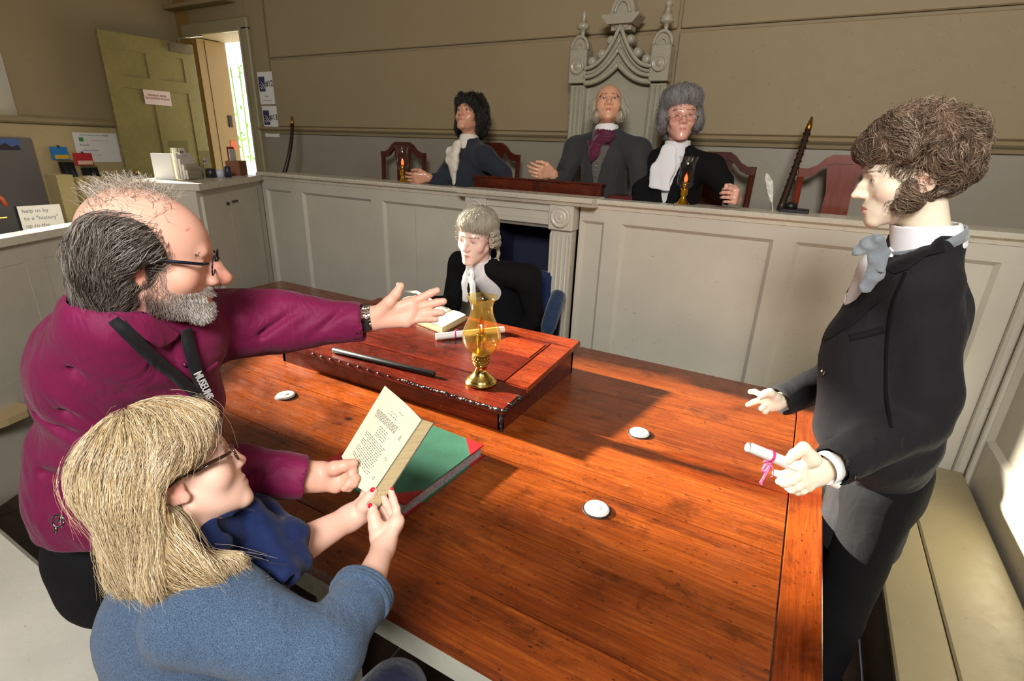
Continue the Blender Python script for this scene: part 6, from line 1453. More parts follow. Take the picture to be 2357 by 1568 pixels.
for i in pick:
    L = Lc[i]; n_ = HM.R.T@no[i]; d = n_*0.75+np.array([0, 0.25, -0.75]); d /= np.linalg.norm(d); ln = (0.0024 if L[2] > -0.06 else 0.0042)*(0.7+0.6*rr.random())*(1.25 if L[1] > 0.06 else 1); p = L.copy(); pts = [p]
    jit = nr_.normal(size=3)*0.35
    for s_ in range(3): d = d+jit*0.4+np.array([0, 0, -0.12]); d /= np.linalg.norm(d); p = p+d*ln/1.6; pts.append(p)
    S3.append([HM.w(*p) for p in pts]); wgt = min(1, max(0, (L[1]-0.015)/0.06)); pal = np.array(s2l((228, 222, 212)))*wgt+np.array(s2l((128, 108, 98)))*(1-wgt); C3.append(pal*(0.55+0.7*rr.random()))
strands_mesh('beard', S3, 0.00042, np.array(C3), M_HAIR, man)['kind'] = 'stuff'
# ================================================================ fair-haired woman with the book
HW = Head(PD(408, 1094, 0.765), CV(0.72, -0.42, 0.55), CV(-0.42, -0.85, -0.22), 0.80)
WW = lambda x, y, d: W3(x, y, d*(1.10 if x < 560 else 1.0+0.10*max(0, (700-x)/140.0)))
wom = empty('person', (-0.72, 0.20, 0.0)); tag(wom, 'seated woman with fair bob, glasses, blue-grey sweater and navy scarf, holding an open book', 'person')
wN, wF = WW(440, 1425, 0.66), WW(610, 1260, 0.92)
weN, wwN = WW(745, 1505, 0.74), WW(882, 1262, 0.945)
weF, wwF = WW(600, 1330, 0.88), WW(806, 1192, 1.02)
wpel = np.array([-0.70, 0.24, 0.56]); wchest = WW(430, 1420, 0.76)
dn = 0.965
wf1 = [[W3(913, 1200, dn+.004), W3(912, 1172, dn+.012), W3(905, 1150, dn+.020), W3(900, 1132, dn+.026)], [W3(911, 1208, dn+.014), W3(901, 1178, dn+.026), W3(890, 1160, dn+.036), W3(884, 1147, dn+.040)],
       [W3(907, 1215, dn+.026), W3(896, 1190, dn+.040), W3(884, 1176, dn+.046), W3(876, 1168, dn+.044)], [W3(902, 1221, dn+.036), W3(890, 1200, dn+.048), W3(880, 1188, dn+.050), W3(874, 1182, dn+.046)]]
wt1 = [W3(872, 1236, dn-.006), W3(866, 1212, dn-.008), W3(860, 1190, dn-.004), W3(857, 1170, dn+.002)]
SW1, nw1 = hand_sdf(wwN, wf1, wt1, 0.0019, arm=W3(850, 1340, 0.86), ar=0.031, wr=0.0225, fr=0.0078)
df_ = 1.035
wf2 = [[W3(836, 1158, df_), W3(838, 1140, df_+.004), W3(842, 1124, df_+.012), W3(850, 1112, df_+.020)], [W3(846, 1160, df_+.004), W3(850, 1140, df_+.014), W3(856, 1126, df_+.024), W3(862, 1116, df_+.032)],
       [W3(856, 1166, df_+.006), W3(860, 1148, df_+.018), W3(866, 1136, df_+.028), W3(872, 1128, df_+.034)], [W3(862, 1176, df_+.004), W3(868, 1160, df_+.014), W3(874, 1150, df_+.024), W3(880, 1142, df_+.028)]]
wt2 = [W3(828, 1182, df_-.014), W3(838, 1164, df_-.022), W3(848, 1148, df_-.024), W3(859, 1132, df_-.024)]
SW2, nw2 = hand_sdf(wwF, wf2, wt2, 0.0019, arm=W3(700, 1252, 0.94), ar=0.032, wr=0.023, fr=0.0080)
SWh = head_sdf(HW, 0.0021, nl=0.026, ns=0.95, jaw=0.98, chin=0.0, openy=0.0036, neck=(0, -0.05, -0.19), nr=0.050, cheek=1.15, lips=0.95, ears=True)
SWb = Sdf((-1.2, -0.2, 0.3), (-0.2, 0.9, 1.35), 0.016)
SWb.cone(wpel, wchest, 0.12, 0.10, 0.05); SWb.cone(wN, wF, 0.04, 0.04, 0.04); SWb.cone(wN, weN, 0.035, 0.03, 0.02); SWb.cone(weN, W3(850, 1340, .86), 0.030, 0.028, 0.01); SWb.cone(wF, weF, 0.035, 0.03, 0.02); SWb.cone(weF, W3(700, 1252, .94), 0.03, 0.028, 0.01)
def wom_col(V, col):
    col = head_paint(HW, V, col, (168, 132, 100), (200, 112, 104), (226, 128, 112), 0.55, 0.5, 0.8, lidc=(190, 140, 130)); return col
wbody = build_sdf('body', [SWh, SW1, SW2, SWb], M_SKIN, wom, wom_col, (232, 188, 168))
eyes(HW, wom, (0.0, 1, 0.0), (80, 90, 90)); brows(HW, wom, [(150, 120, 90), (180, 150, 115)], 45, 0.021)
M_REDN = plain('red_nail_varnish', (206, 22, 48), 0.12, coat=0.6)
for t, f, d in ((wt1, wt1, -1), (wt2, wt2, -1)):
    a, b = f[-2], f[-1]; dd0 = (b-a)/np.linalg.norm(b-a); n_ = -np.array(ray(857, 1165)); n_ -= dd0*(n_@dd0); n_ /= np.linalg.norm(n_); s_ = np.cross(dd0, n_); n_ = n_*0.85-s_*0.5; n_ /= np.linalg.norm(n_); s_ = np.cross(dd0, n_)
    q = MB(); q.sphere(b+n_*0.0058+dd0*0.002, (0.0052, 0.0078, 0.0034), 14, 10, Matrix([list(v) for v in np.stack([s_, dd0, n_], 1)])); q.build('red_nail', M_REDN, wom)
a, b = wf1[0][-2], wf1[0][-1]; dd0 = (b-a)/np.linalg.norm(b-a); q = MB(); q.sphere(b+dd0*0.003+np.array(CV(0.7, -0.3, -0.3))*0.004, (0.004, 0.004, 0.006), 10, 8); q.build('red_nail', M_REDN, wom)
# sweater
M_SWE = cloth('heather_sweater', (92, 116, 144), (30, 42, 66), weave=760, rough=0.95, sheen=0.12, bumps=0.8, heather=0.9, big=0.06)
S = Sdf((-1.25, -0.15, 0.50), (-0.20, 0.85, 1.28), 0.0056)
S.cone(wpel, wchest, 0.128, 0.108, 0.05); S.cone(WW(385, 1400, 0.76), WW(560, 1330, 0.88), 0.074, 0.076, 0.05); S.cone(WW(385, 1440, .76), WW(400, 1620, .84), 0.076, 0.085, 0.05)
S.cone(wN, weN, 0.062, 0.052, 0.035); S.cone(weN, WW(832, 1372, 0.83), 0.052, 0.046, 0.02); S.cone(WW(520, 1380, .68), WW(620, 1450, .70), 0.055, 0.052, 0.03)
S.cone(wF, weF, 0.055, 0.046, 0.03); S.cone(weF, WW(680, 1262, 0.93), 0.046, 0.040, 0.02)
S.noise(0.0016, 45, 13, 8); S.noise(0.0007, 120, 17, 8)
for a, b, r in ((WW(760, 1475, .68), WW(800, 1450, .71), .004), (WW(650, 1420, .64), WW(700, 1480, .66), .005)): S.cone(a, b, r, r*0.6, 0.012, 'sub')
ax_ = WW(850, 1340, 0.86)-WW(790, 1440, .78); ax_ /= np.linalg.norm(ax_)
S.cone(WW(826, 1378, .826), WW(834, 1366, .836), 0.0455, 0.0455, 0.004); 
S.plane(WW(833, 1366, 0.836), ax_) if False else None
S.func(lambda D, X, Y, Z: D)
S.cone(WW(828, 1376, .828), WW(880, 1296, .90), 0.0360, 0.0360, 0.001, 'sub'); S.cone(WW(660, 1270, .915), WW(740, 1235, .96), 0.0350, 0.0350, 0.001, 'sub')
nkw = HW.w(0, -0.045, -0.15); S.ell(nkw, (0.062, 0.062, 0.05), 0.006, 'sub')
cutend(S, WW(838, 1362, .838), ax_, 0.09)
axf = WW(740, 1235, .96)-WW(640, 1280, .90); axf /= np.linalg.norm(axf); cutend(S, WW(692, 1256, .934), axf, 0.08)
swe = build_sdf('sweater', [S], M_SWE, wom)
for (p, ax, r) in ((WW(832, 1370, .833), ax_, 0.0475), (WW(686, 1258, .931), axf, 0.0425)):
    u1 = np.cross(ax, [0, 0, 1.]); u1 /= np.linalg.norm(u1); u2 = np.cross(ax, u1); q = MB()
    for k in (-1, 0, 1): q.tube([p+ax*0.007*k+(u1*math.cos(t)+u2*math.sin(t))*r for t in [2*math.pi*i/30 for i in range(31)]], 0.0052, 8, cap=False)
    q.build('rolled_cuff', M_SWE, wom)
# navy scarf
M_SCF = cloth('navy_scarf', (22, 38, 84), (10, 18, 46), weave=1500, rough=0.8, sheen=0.1, bumps=0.15, big=0.15)
S = Sdf(WW(560, 1250, .84)-0.22, WW(560, 1250, .84)+0.22, 0.0042)
S.chain([WW(500, 1180, .72), WW(560, 1195, .76), WW(600, 1230, .80), WW(620, 1280, .80), WW(660, 1320, .80)], [0.030, 0.034, 0.036, 0.036, 0.024], 0.012)
S.chain([WW(545, 1170, .84), WW(610, 1200, .86), WW(665, 1240, .86), WW(680, 1290, .84)], [0.034, 0.034, 0.030, 0.026], 0.012)
S.chain([WW(470, 1240, .70), WW(540, 1250, .76), WW(600, 1290, .78), WW(650, 1330, .78)], [0.034, 0.036, 0.032, 0.016], 0.012)
S.chain([WW(590, 1180, .90), WW(632, 1208, .90)], [0.024, 0.020], 0.01)
for i in range(11):
    y = 1170+i*15; S.chain([WW(500, y, .70), WW(570, y+18+8*math.sin(i*2.1), .75), WW(690, y+50+10*math.cos(i*1.7), .80)], [0.004, 0.0065, 0.004], 0.010, 'sub')
S.noise(0.0022, 75, 23, 8, (1, 1, 1.8)); S.noise(0.001, 170, 29, 8)
build_sdf('scarf', [S], M_SCF, wom)
# trousers
S = Sdf((-1.1, -0.15, 0.05), (-0.1, 1.1, 0.75), 0.010); M_JEA = cloth('navy_trousers', (26, 32, 58), (14, 18, 34), weave=1100, rough=0.8)
S.cone(wpel+np.array([0, -0.02, 0.02]), wpel+np.array([0, 0.05, 0.0]), 0.145, 0.14, 0.03)
for g in (0, 1):
    hp_ = wpel+np.array([0.05+0.14*g, 0.08, 0.0]); kn_ = np.array([-0.60+0.17*g, 0.60, 0.58]); ft = np.array([-0.56+0.17*g, 0.66, 0.10]); S.chain([hp_, kn_, ft], [0.095, 0.068, 0.05], 0.02)
S.noise(0.002, 40, 8); build_sdf('trousers', [S], M_JEA, wom)
q = MB()
for g in (0, 1): q.sphere((-0.55+0.17*g, 0.70, 0.045), (0.05, 0.13, 0.045), 16, 8)
q.build('shoes', plain('white_shoe', (200, 200, 200), 0.5), wom)
# glasses
gw = empty('glasses', tuple(HW.w(0, 0.1, 0))); gw.parent = wom; gw.matrix_parent_inverse = pmat(wom).inverted()
glasses(HW, gw, plain('tortoiseshell', (58, 34, 22), 0.2, coat=0.5), 0.050, 0.031, 0.099, -0.006, armcol=plain('tortoiseshell_arm', (44, 24, 16), 0.2, coat=0.5), rim=0.0016)
q = MB(); a, b = Vector(HW.w(0.0795, 0.078, 0.0035)), Vector(HW.w(0.0815, 0.02, 0.002)); q.tube([a, b], 0.0036, 8, flat=0.35); q.build('wide_arm', bpy.data.materials['tortoiseshell_arm'], gw)
# hair: one combed mass plus strands
S = Sdf(HW.p-0.27, HW.p+0.22, 0.0038)
def he(c, r, k=0.02): S.ell(HW.w(*c), r, k, 'add', HW.R)
he((0, -0.016, 0.034), (0.084, 0.103, 0.090)); he((0, 0.020, 0.062), (0.074, 0.064, 0.060))
he((0.010, -0.045, -0.01), (0.076, 0.058, 0.09), 0.03)
S.chain([W3(355, 1090, .79), W3(345, 1200, .79), W3(340, 1290, .79), W3(345, 1352, .79)], [0.052, 0.052, 0.046, 0.024], 0.03)
S.chain([W3(322, 1120, .82), W3(300, 1230, .83), W3(292, 1325, .83)], [0.040, 0.036, 0.026], 0.03)
S.chain([W3(400, 1215, .72), W3(430, 1262, .72), W3(480, 1290, .73), W3(528, 1300, .745)], [0.032, 0.038, 0.034, 0.020], 0.02)
S.chain([W3(350, 1240, .73), W3(400, 1305, .73), W3(440, 1322, .74)], [0.046, 0.038, 0.020], 0.03)
# keep face, ear and neck front clear
def hs(c, r, k=0.006): S.ell(HW.w(*c), r, k, 'sub', HW.R)
hs((0, 0.115, -0.035), (0.10, 0.085, 0.088), 0.01); hs((0.085, 0.045, -0.055), (0.06, 0.055, 0.062), 0.01); hs((0.088, -0.010, -0.016), (0.018, 0.022, 0.034), 0.005); hs((0.07, 0.04, -0.115), (0.09, 0.055, 0.045), 0.01); hs((-0.085, 0.045, -0.055), (0.06, 0.055, 0.062), 0.01)
S.noise(0.0018, 60, 31, 8)
whair = build_sdf('hair', [S], M_HAIRM, wom, lambda V, c: c*0+np.array(s2l((150, 124, 84))), (150, 124, 84))
bw = bvh_of(whair); rr = random.Random(5); nr_ = np.random.default_rng(12); vv = [Vector(v.co) for v in whair.data.vertices]
cr_ = Vector(CV(1, 0, 0)); cd_ = Vector(CV(0, 1, 0)); crown = Vector(HW.w(0.0, -0.02, 0.14))
def pxof(p): q = CM@(np.array(p)-CAM); return CX+FPX*q[0]/q[2], CY+FPX*q[1]/q[2]
def fl(p, n, t):
    x, y = pxof(p); away = (p-crown)
    if y < 1010: return away.normalized()*0.7+cd_*0.5-cr_*(0.25 if x > 330 else 0.0)
    if y < 1165 and x > 360: return cd_*1.0-cr_*0.55
    if y > 1165 and x > 380: return cd_*0.75+cr_*(0.75 if y > 1190 else 0.2)
    return cd_*1.0+cr_*(0.05 if x > 300 else -0.06+0.10*(y > 1250))
top = [v for v in vv if pxof(v)[1] < 1060]; mid = [v for v in vv if pxof(v)[1] >= 1060]
roots = [rr.choice(top) for _ in range(4700)]+[rr.choice(mid) for _ in range(5300)]
S_ = comb_hair(bw, roots, fl, 11, 0.0196, rr, (0.0, 0.0045), wav=0.0007, wfreq=30, free=9, grav=0.2)
PALW = [(230, 204, 156), (204, 168, 112), (248, 236, 210), (136, 100, 62), (176, 140, 92), (240, 224, 190)]
cols = hair_cols(len(S_), PALW, nr_); rt_ = S_[:, 0, :]; clump = 0.5+0.5*np.sin(rt_[:, 0]*260+rt_[:, 1]*190+2*np.sin(rt_[:, 2]*90)); cols = cols*(0.62+0.55*clump[:, None]);  strands_mesh('hair_strands', S_, 0.00043, cols, M_HAIR, wom)['kind'] = 'stuff'
fw = [v for v in vv]; S_ = comb_hair(bw, [rr.choice(fw) for _ in range(420)], fl, 12, 0.010, rr, (0.004, 0.013), wav=0.003, wfreq=40, free=6, grav=0.1)
strands_mesh('loose_hairs', S_, 0.00025, hair_cols(len(S_), PALW, nr_), M_HAIR, wom)['kind'] = 'stuff'
# ================================================================ standing waxwork in the black coat, right
HS = Head(PD(2092, 405, 1.20), CV(-0.92, 0.02, 0.38), CV(0.03, -0.94, -0.34), 0.95)
st_ = empty('mannequin', (0.33, 1.60, 0.0)); tag(st_, 'standing waxwork barrister in black coat with curly brown hair, holding a scroll', 'mannequin')
WS = W3
sk = head_sdf(HS, 0.0023, nl=0.036, ns=0.85, jaw=0.98, chin=-0.004, openy=0.0052, neck=(0, -0.055, -0.20), nr=0.050, cheek=0.9, lips=0.95, frown=0.004)
nS = HS.w(0, -0.045, -0.16)
hipS = np.array([0.335, 1.60, 0.90]); chS = WS(2075, 740, 1.30)
sN, sF = WS(2115, 655, 1.20), WS(2020, 690, 1.50)
eN, wN_ = WS(2112, 965, 1.24), WS(1888, 1082, 1.17)
eF, wF_ = WS(1925, 870, 1.62), WS(1788, 925, 1.60)
ds = 1.16
sf1 = [[WS(1836, 1072, ds), WS(1818, 1086, ds-.004), WS(1803, 1094, ds-.004), WS(1786, 1088, ds)], [WS(1842, 1092, ds-.006), WS(1822, 1108, ds-.014), WS(1805, 1114, ds-.014), WS(1793, 1109, ds-.010)],
       [WS(1850, 1108, ds-.004), WS(1836, 1122, ds-.010), WS(1822, 1128, ds-.004), WS(1812, 1122, ds+.006)], [WS(1858, 1120, ds), WS(1848, 1131, ds-.004), WS(1836, 1134, ds+.004), WS(1828, 1128, ds+.014)]]
st1 = [WS(1872, 1058, ds-.018), WS(1850, 1032, ds-.020), WS(1828, 1046, ds-.024), WS(1812, 1062, ds-.022)]
# index lifted onto the scroll
sf1[0] = [WS(1838, 1070, ds-.008), WS(1830, 1079, ds-.022), WS(1822, 1086, ds-.030), WS(1826, 1073, ds-.036)]
ext = [[WS(1836, 1078, ds-.002), WS(1816, 1088, ds-.008), WS(1800, 1094, ds-.006), WS(1785, 1089, ds)]]
SSh1, nsh = hand_sdf(WS(1884, 1088, ds+.01), [ext[0], sf1[1], sf1[2], sf1[3]], st1, 0.0020, arm=WS(1930, 1070, ds+.03), ar=0.030, wr=0.026, fr=0.0092)
df2 = 1.585
sf2 = [[WS(1768, 912, df2), WS(1750, 908, df2), WS(1738, 902, df2), WS(1727, 902, df2)], [WS(1766, 921, df2), WS(1748, 922, df2), WS(1735, 926, df2), WS(1722, 932, df2)],
       [WS(1768, 930, df2), WS(1758, 936, df2-.01), WS(1752, 941, df2-.012), WS(1756, 943, df2-.004)], [WS(1773, 938, df2), WS(1765, 944, df2-.01), WS(1760, 949, df2-.012), WS(1764, 951, df2-.004)]]
st2 = [WS(1784, 915, df2-.012), WS(1772, 905, df2-.024), WS(1762, 906, df2-.026), WS(1752, 912, df2-.024)]
SSh2, _n = hand_sdf(WS(1786, 926, df2), sf2, st2, 0.0022, arm=WS(1815, 915, df2+.01), ar=0.028, wr=0.024, fr=0.0090)
SSb = Sdf((-0.3, 1.1, 0.3), (0.8, 2.2, 1.75), 0.016); SSb.cone(hipS, chS, 0.09, 0.09, 0.05); SSb.cone(chS, nS, 0.07, 0.04, 0.05)
def st_col(V, col):
    col = head_paint(HS, V, col, (130, 96, 70), (206, 96, 80), (238, 150, 120), 0.6, 0.2, 0.9, lidc=(230, 200, 170)); L = HS.loc(V)
    return col
build_sdf('body', [sk, SSh1, SSh2, SSb], M_WAX, st_, st_col, (244, 226, 200))
eyes(HS, st_, (0.1, 1, 0.05), (92, 60, 34)); brows(HS, st_, [(90, 66, 46), (60, 42, 30)], 60, 0.022, 0.007, r=0.0004)
nails(sf1[1:3]+[ext[0]], st1, nsh, None, st_, plain('nail_cream', (250, 236, 214), 0.25), 0.0050, -1 if nsh@ray(1810, 1100) > 0 else 1)
# coat
M_COAT = cloth('black_coat', (31, 30, 33), (20, 20, 22), weave=1300, rough=0.85, sheen=0.03, bumps=0.2, big=0.12, fold=0.3)
M_COATD = cloth('black_coat_lapel', (18, 17, 20), (11, 11, 13), weave=1300, rough=0.8, sheen=0.03, fold=0.2)
S = Sdf((-0.28, 1.05, 0.60), (0.62, 2.15, 1.68), 0.0062)
cb = WS(2025, 1000, 1.36)
sqv = CV(0, 0, 1)
S.cone(hipS+np.array([-0.02, 0, 0.06]), cb, 0.108, 0.118, 0.05); S.cone(np.array([0.315, 1.60, 0.72]), hipS+np.array([-0.02, 0, 0.06]), 0.108, 0.108, 0.04); S.cone(cb, chS, 0.118, 0.130, 0.06); S.cone(sN, sF, 0.070, 0.070, 0.05); S.cone(WS(2105, 640, 1.30), WS(2125, 700, 1.30), 0.075, 0.08, 0.05)
S.cone(nS+np.array([0, 0, -0.02]), chS, 0.060, 0.10, 0.05); S.cone(nS, sN, 0.055, 0.062, 0.04); S.cone(nS, sF, 0.055, 0.062, 0.04)
S.cone(WS(1990, 800, 1.32), WS(1975, 980, 1.32), 0.095, 0.10, 0.05)
S.cone(sN, eN, 0.066, 0.060, 0.03); S.cone(eN, WS(1925, 1068, 1.18), 0.064, 0.050, 0.03); S.cone(sF, eF, 0.07, 0.058, 0.03); S.cone(eF, WS(1800, 920, 1.59), 0.056, 0.048, 0.02)
S.cone(WS(2120, 740, 1.22), WS(2130, 900, 1.22), 0.068, 0.072, 0.03)
S.noise(0.0018, 34, 41, 8); S.noise(0.0008, 90, 43, 8)
for a, b, r in (((2052, 700, 1.12), (2040, 960, 1.16), .009), ((2005, 720, 1.13), (1990, 990, 1.17), .007), ((2095, 700, 1.10), (2110, 900, 1.12), .008), ((2060, 640, 1.08), (2045, 900, 1.12), .007), ((2150, 700, 1.12), (2190, 860, 1.14), .007), ((1960, 1020, 1.14), (2060, 985, 1.12), .006), ((1950, 1060, 1.10), (2000, 1000, 1.12), .005), ((2000, 1080, 1.12), (2060, 1010, 1.12), .006), ((1900, 780, 1.2), (1990, 900, 1.19), .005), ((2090, 1020, 1.16), (2150, 960, 1.14), .006), ((1930, 1080, 1.1), (1960, 1030, 1.1), .005)):
    S.cone(WS(*a), WS(*b), r*1.5, r*0.9, 0.018, 'sub')
axc = WS(1880, 1086, ds)-WS(1960, 1055, ds+.04); axc /= np.linalg.norm(axc); cutend(S, WS(1900, 1078, 1.17), axc, 0.085); S.cone(WS(1930, 1067, 1.18), WS(1860, 1094, 1.15), 0.040, 0.040, 0.001, 'sub')
axd = WS(1780, 928, 1.59)-WS(1850, 898, 1.61); axd /= np.linalg.norm(axd); cutend(S, WS(1790, 924, 1.59), axd, 0.08); S.cone(WS(1812, 915, 1.595), WS(1760, 938, 1.58), 0.038, 0.038, 0.001, 'sub')
# open front: V from the collar to the top button, shows shirt and waistcoat
Hf_ = HS.R[:, 1]; Hr_ = HS.R[:, 0]
va, vb = WS(2050, 540, 1.14), WS(1905, 775, 1.24)
S.cone(WS(2085, 530, 1.20), WS(1975, 610, 1.22), 0.060, 0.035, 0.006, 'sub'); S.cone(WS(1985, 580, 1.22), WS(1925, 730, 1.26), 0.044, 0.012, 0.006, 'sub')
S.ell(nS+np.array([0, 0, 0.03]), (0.066, 0.066, 0.045), 0.004, 'sub')
S.func(lambda D, X, Y, Z: np.maximum(D, 0.66-Z+0*X)); coat = build_sdf('coat', [S], M_COAT, st_); bc = bvh_of(coat)
# shirt front and high collar
M_SHT = plain('shirt_white', (238, 238, 240), 0.7, bumps=0.15, bscale=40, sheen=0.2); M_WST = cloth('waistcoat_dark', (28, 28, 32), None, weave=1300)
S = Sdf(WS(2000, 620, 1.25)-0.24, WS(2000, 620, 1.25)+0.24, 0.006)
S.cone(nS+np.array([0, 0, -0.03]), WS(2030, 720, 1.34), 0.062, 0.080, 0.03); S.cone(WS(2030, 620, 1.29), WS(1985, 745, 1.32), 0.052, 0.054, 0.03); S.noise(0.0012, 60, 47, 6); S.ell(nS+np.array([0, 0, 0.05]), (0.055, 0.055, 0.05), 0.003, 'sub')
sh_ = build_sdf('shirt_front', [S], M_SHT, st_)
S = Sdf(nS-0.13, nS+0.15, 0.0028); axn = HS.w(0, -0.02, -0.05)-HS.w(0, -0.045, -0.19); axn /= np.linalg.norm(axn)
S.cone(nS-axn*0.02, nS+axn*0.038, 0.074, 0.066, 0); S.cone(nS-axn*0.06, nS+axn*0.10, 0.066, 0.057, 0, 'sub'); S.plane(nS+axn*0.040, axn-Hf_*0.25); S.plane(nS-axn*0.030, -axn); S.ell(HS.w(0, 0.06, -0.185), (0.02, 0.04, 0.06), 0.004, 'sub')
build_sdf('wing_collar', [S], M_SHT, st_)
M_CRV = cloth('cravat_grey', (136, 142, 146), (66, 72, 80), weave=500, rough=0.45, sheen=0.4, bumps=0.4); M_CRVB = cloth('cravat_blue_grey', (112, 134, 166), (84, 102, 130), weave=700, rough=0.4, sheen=0.3)
q = MB(); n = 40; u1 = np.cross(axn, Hf_); u1 /= np.linalg.norm(u1); u2 = np.cross(u1, axn)
def bandpt(t, h, r): return nS+axn*(h-0.010*math.cos(t))+(u2*math.cos(t)+u1*math.sin(t))*r
vs = [];
for i in range(n+1):
    t = 2*math.pi*i/n
    for h, r in ((-0.018, 0.0755), (0.004, 0.073), (0.004, 0.077), (-0.018, 0.0795)): vs.append(bandpt(t, h, r))
q.add(vs, [(i*4+j, i*4+(j+1) % 4, (i+1)*4+(j+1) % 4, (i+1)*4+j) for i in range(n) for j in range(4)], True); q.build('cravat_band', M_CRV, st_)
S = Sdf(WS(2000, 590, 1.16)-0.16, WS(2000, 590, 1.16)+0.16, 0.0028)
S.ell(WS(2022, 549, 1.135), 0.011, 0.006)
S.chain([WS(2016, 545, 1.14), WS(1996, 560, 1.15), WS(1978, 576, 1.16), WS(1964, 588, 1.165)], [0.009, 0.015, 0.012, 0.004], 0.005, 'add', (CV(0.3, 0.4, 1), 0.3))
S.chain([WS(2022, 552, 1.135), WS(2018, 590, 1.15), WS(2014, 630, 1.165), WS(1992, 660, 1.18)], [0.010, 0.015, 0.018, 0.015], 0.005, 'add', (CV(0.3, 0, 1), 0.3))
S.chain([WS(2028, 552, 1.13), WS(2040, 580, 1.14), WS(2030, 620, 1.15)], [0.008, 0.010, 0.007], 0.004, 'add', (CV(0.3, 0, 1), 0.35))
for i in range(5): S.chain([WS(2026-4*i, 560, 1.125), WS(2024-6*i, 600, 1.138), WS(2012-8*i, 640, 1.15)], [0.0015, 0.003, 0.0015], 0.004, 'sub')
for i in range(4): S.chain([WS(2014-2*i, 541+5*i, 1.128), WS(1990-3*i, 556+6*i, 1.138), WS(1972-2*i, 574+5*i, 1.148)], [0.001, 0.0022, 0.001], 0.003, 'sub')
S.noise(0.0009, 90, 61, 8); build_sdf('cravat_bow', [S], M_CRV, st_)
# lapel, collar, pocket, buttons, cuffs
patch_obj('coat_collar', bc, [(2165, 535), (2110, 548), (2060, 590), (2035, 622)], [(2172, 582), (2130, 592), (2090, 622), (2060, 632)], M_COATD, st_, nu=8, nv=18, off=0.004, thick=0.004)
patch_obj('lapel', bc, [(2034, 622), (1985, 680), (1935, 740), (1898, 780)], [(2066, 636), (2030, 690), (1965, 748), (1900, 786)], M_COATD, st_, nu=8, nv=20, off=0.004, thick=0.004)
strap_obj('waistcoat_edge', bvh_of(sh_), [(1975, 600), (1956, 640), (1948, 700)], 0.004, plain('white_cord', (225, 225, 220), 0.6), st_, off=0.004)
strap_obj('breast_pocket', bc, [(1957, 778), (2000, 768), (2036, 758)], 0.017, M_COATD, st_, off=0.0, thick=0.0025)
strap_obj('sleeve_shade_line', bc, [(2085, 628), (2052, 700), (2040, 800), (2038, 900), (2050, 985)], 0.007, cloth('coat_shade_tone', (8, 8, 9), None, weave=1300, rough=0.9, sheen=0.0), st_, off=0.0, thick=0.0022, sm=3)  # dark strip added as a painted shade line between sleeve and body
M_BTN = plain('black_button', (30, 26, 24), 0.2)
def button(bv, px, py, par, r=0.0075):
    p = cast(bv, px, py, 0.002); n_ = bv.find_nearest(p)[1]; Mx = n_.to_track_quat('Z', 'Y').to_matrix(); q = MB(); q.lathe([(r, 0), (r, 0.002), (r*0.8, 0.0032), (r*0.6, 0.002), (0.001, 0.002)], tuple(p), 20, M=Mx); q.build('button', M_BTN, par)
button(bc, 1897, 857, st_, 0.009)
for px, py in ((1923, 1104), (1938, 1102), (1953, 1100), (1968, 1097)): button(bc, px, py, st_, 0.0062)
q = MB(); p0 = WS(1903, 1077, 1.17); u1 = np.cross(axc, [0, 0, 1.]); u1 /= np.linalg.norm(u1); u2 = np.cross(axc, u1)
vs = []
for i in range(25):
    t = 2*math.pi*i/24
    for a, r in ((-0.01, 0.037), (0.014, 0.036), (0.014, 0.0345), (-0.01, 0.0355)): vs.append(p0+axc*a+(u1*math.cos(t)+u2*math.sin(t))*r)
q.add(vs, [(i*4+j, i*4+(j+1) % 4, (i+1)*4+(j+1) % 4, (i+1)*4+j) for i in range(24) for j in range(4)], True); q.build('shirt_cuff', M_SHT, st_)
# trousers and shoes
M_BTR = cloth('black_trousers', (12, 12, 14), (8, 8, 9), weave=1300, rough=0.9, sheen=0.0, fold=0.25)
S = Sdf((0.10, 1.2, 0.03), (0.56, 1.95, 1.12), 0.013); S.cone(hipS+np.array([-0.01, 0, 0.05]), hipS+np.array([-0.01, 0, -0.02]), 0.112, 0.112, 0.04)
for g in (-1, 1):
    S.chain([hipS+np.array([-0.015, g*0.055, 0.0]), np.array([0.315, 1.58+g*0.07, 0.48]), np.array([0.30, 1.58+g*0.08, 0.08])], [0.088, 0.066, 0.056], 0.02)
S.noise(0.003, 26, 51, 8); build_sdf('trousers', [S], M_BTR, st_)
q = MB()
for g in (-1, 1): q.sphere((0.30, 1.60+g*0.10, 0.045), (0.13, 0.048, 0.045), 16, 8)
q.build('shoes', plain('black_leather', (20, 18, 18), 0.3), st_)
# curly wig and whiskers
S = Sdf(HS.p-0.24, HS.p+0.26, 0.0052)
def hw_(c, r, k=0.02, op='add'): S.ell(HS.w(*c), np.array(r)*HS.k, k, op, HS.R)
hw_((0, -0.015, 0.058), (0.084, 0.106, 0.086)); hw_((0, -0.035, 0.045), (0.088, 0.092, 0.086)); hw_((0, 0.060, 0.074), (0.064, 0.050, 0.042)); hw_((0, -0.070, 0.0), (0.074, 0.044, 0.050))
rb = random.Random(17)
for i in range(190):
    a = Vector((rb.gauss(0, 1), rb.gauss(0, 1), rb.gauss(0.25, 1))).normalized(); c = (a.x*0.084, -0.022+a.y*0.104, 0.052+a.z*0.090)
    if c[2] < -0.03 or (c[1] > 0.02 and c[2] < 0.050): continue
    hw_(c, (0.016+0.012*rb.random(),)*3, 0.003)
hw_((0, 0.112, -0.008), (0.074, 0.068, 0.068), 0.004, 'sub'); 
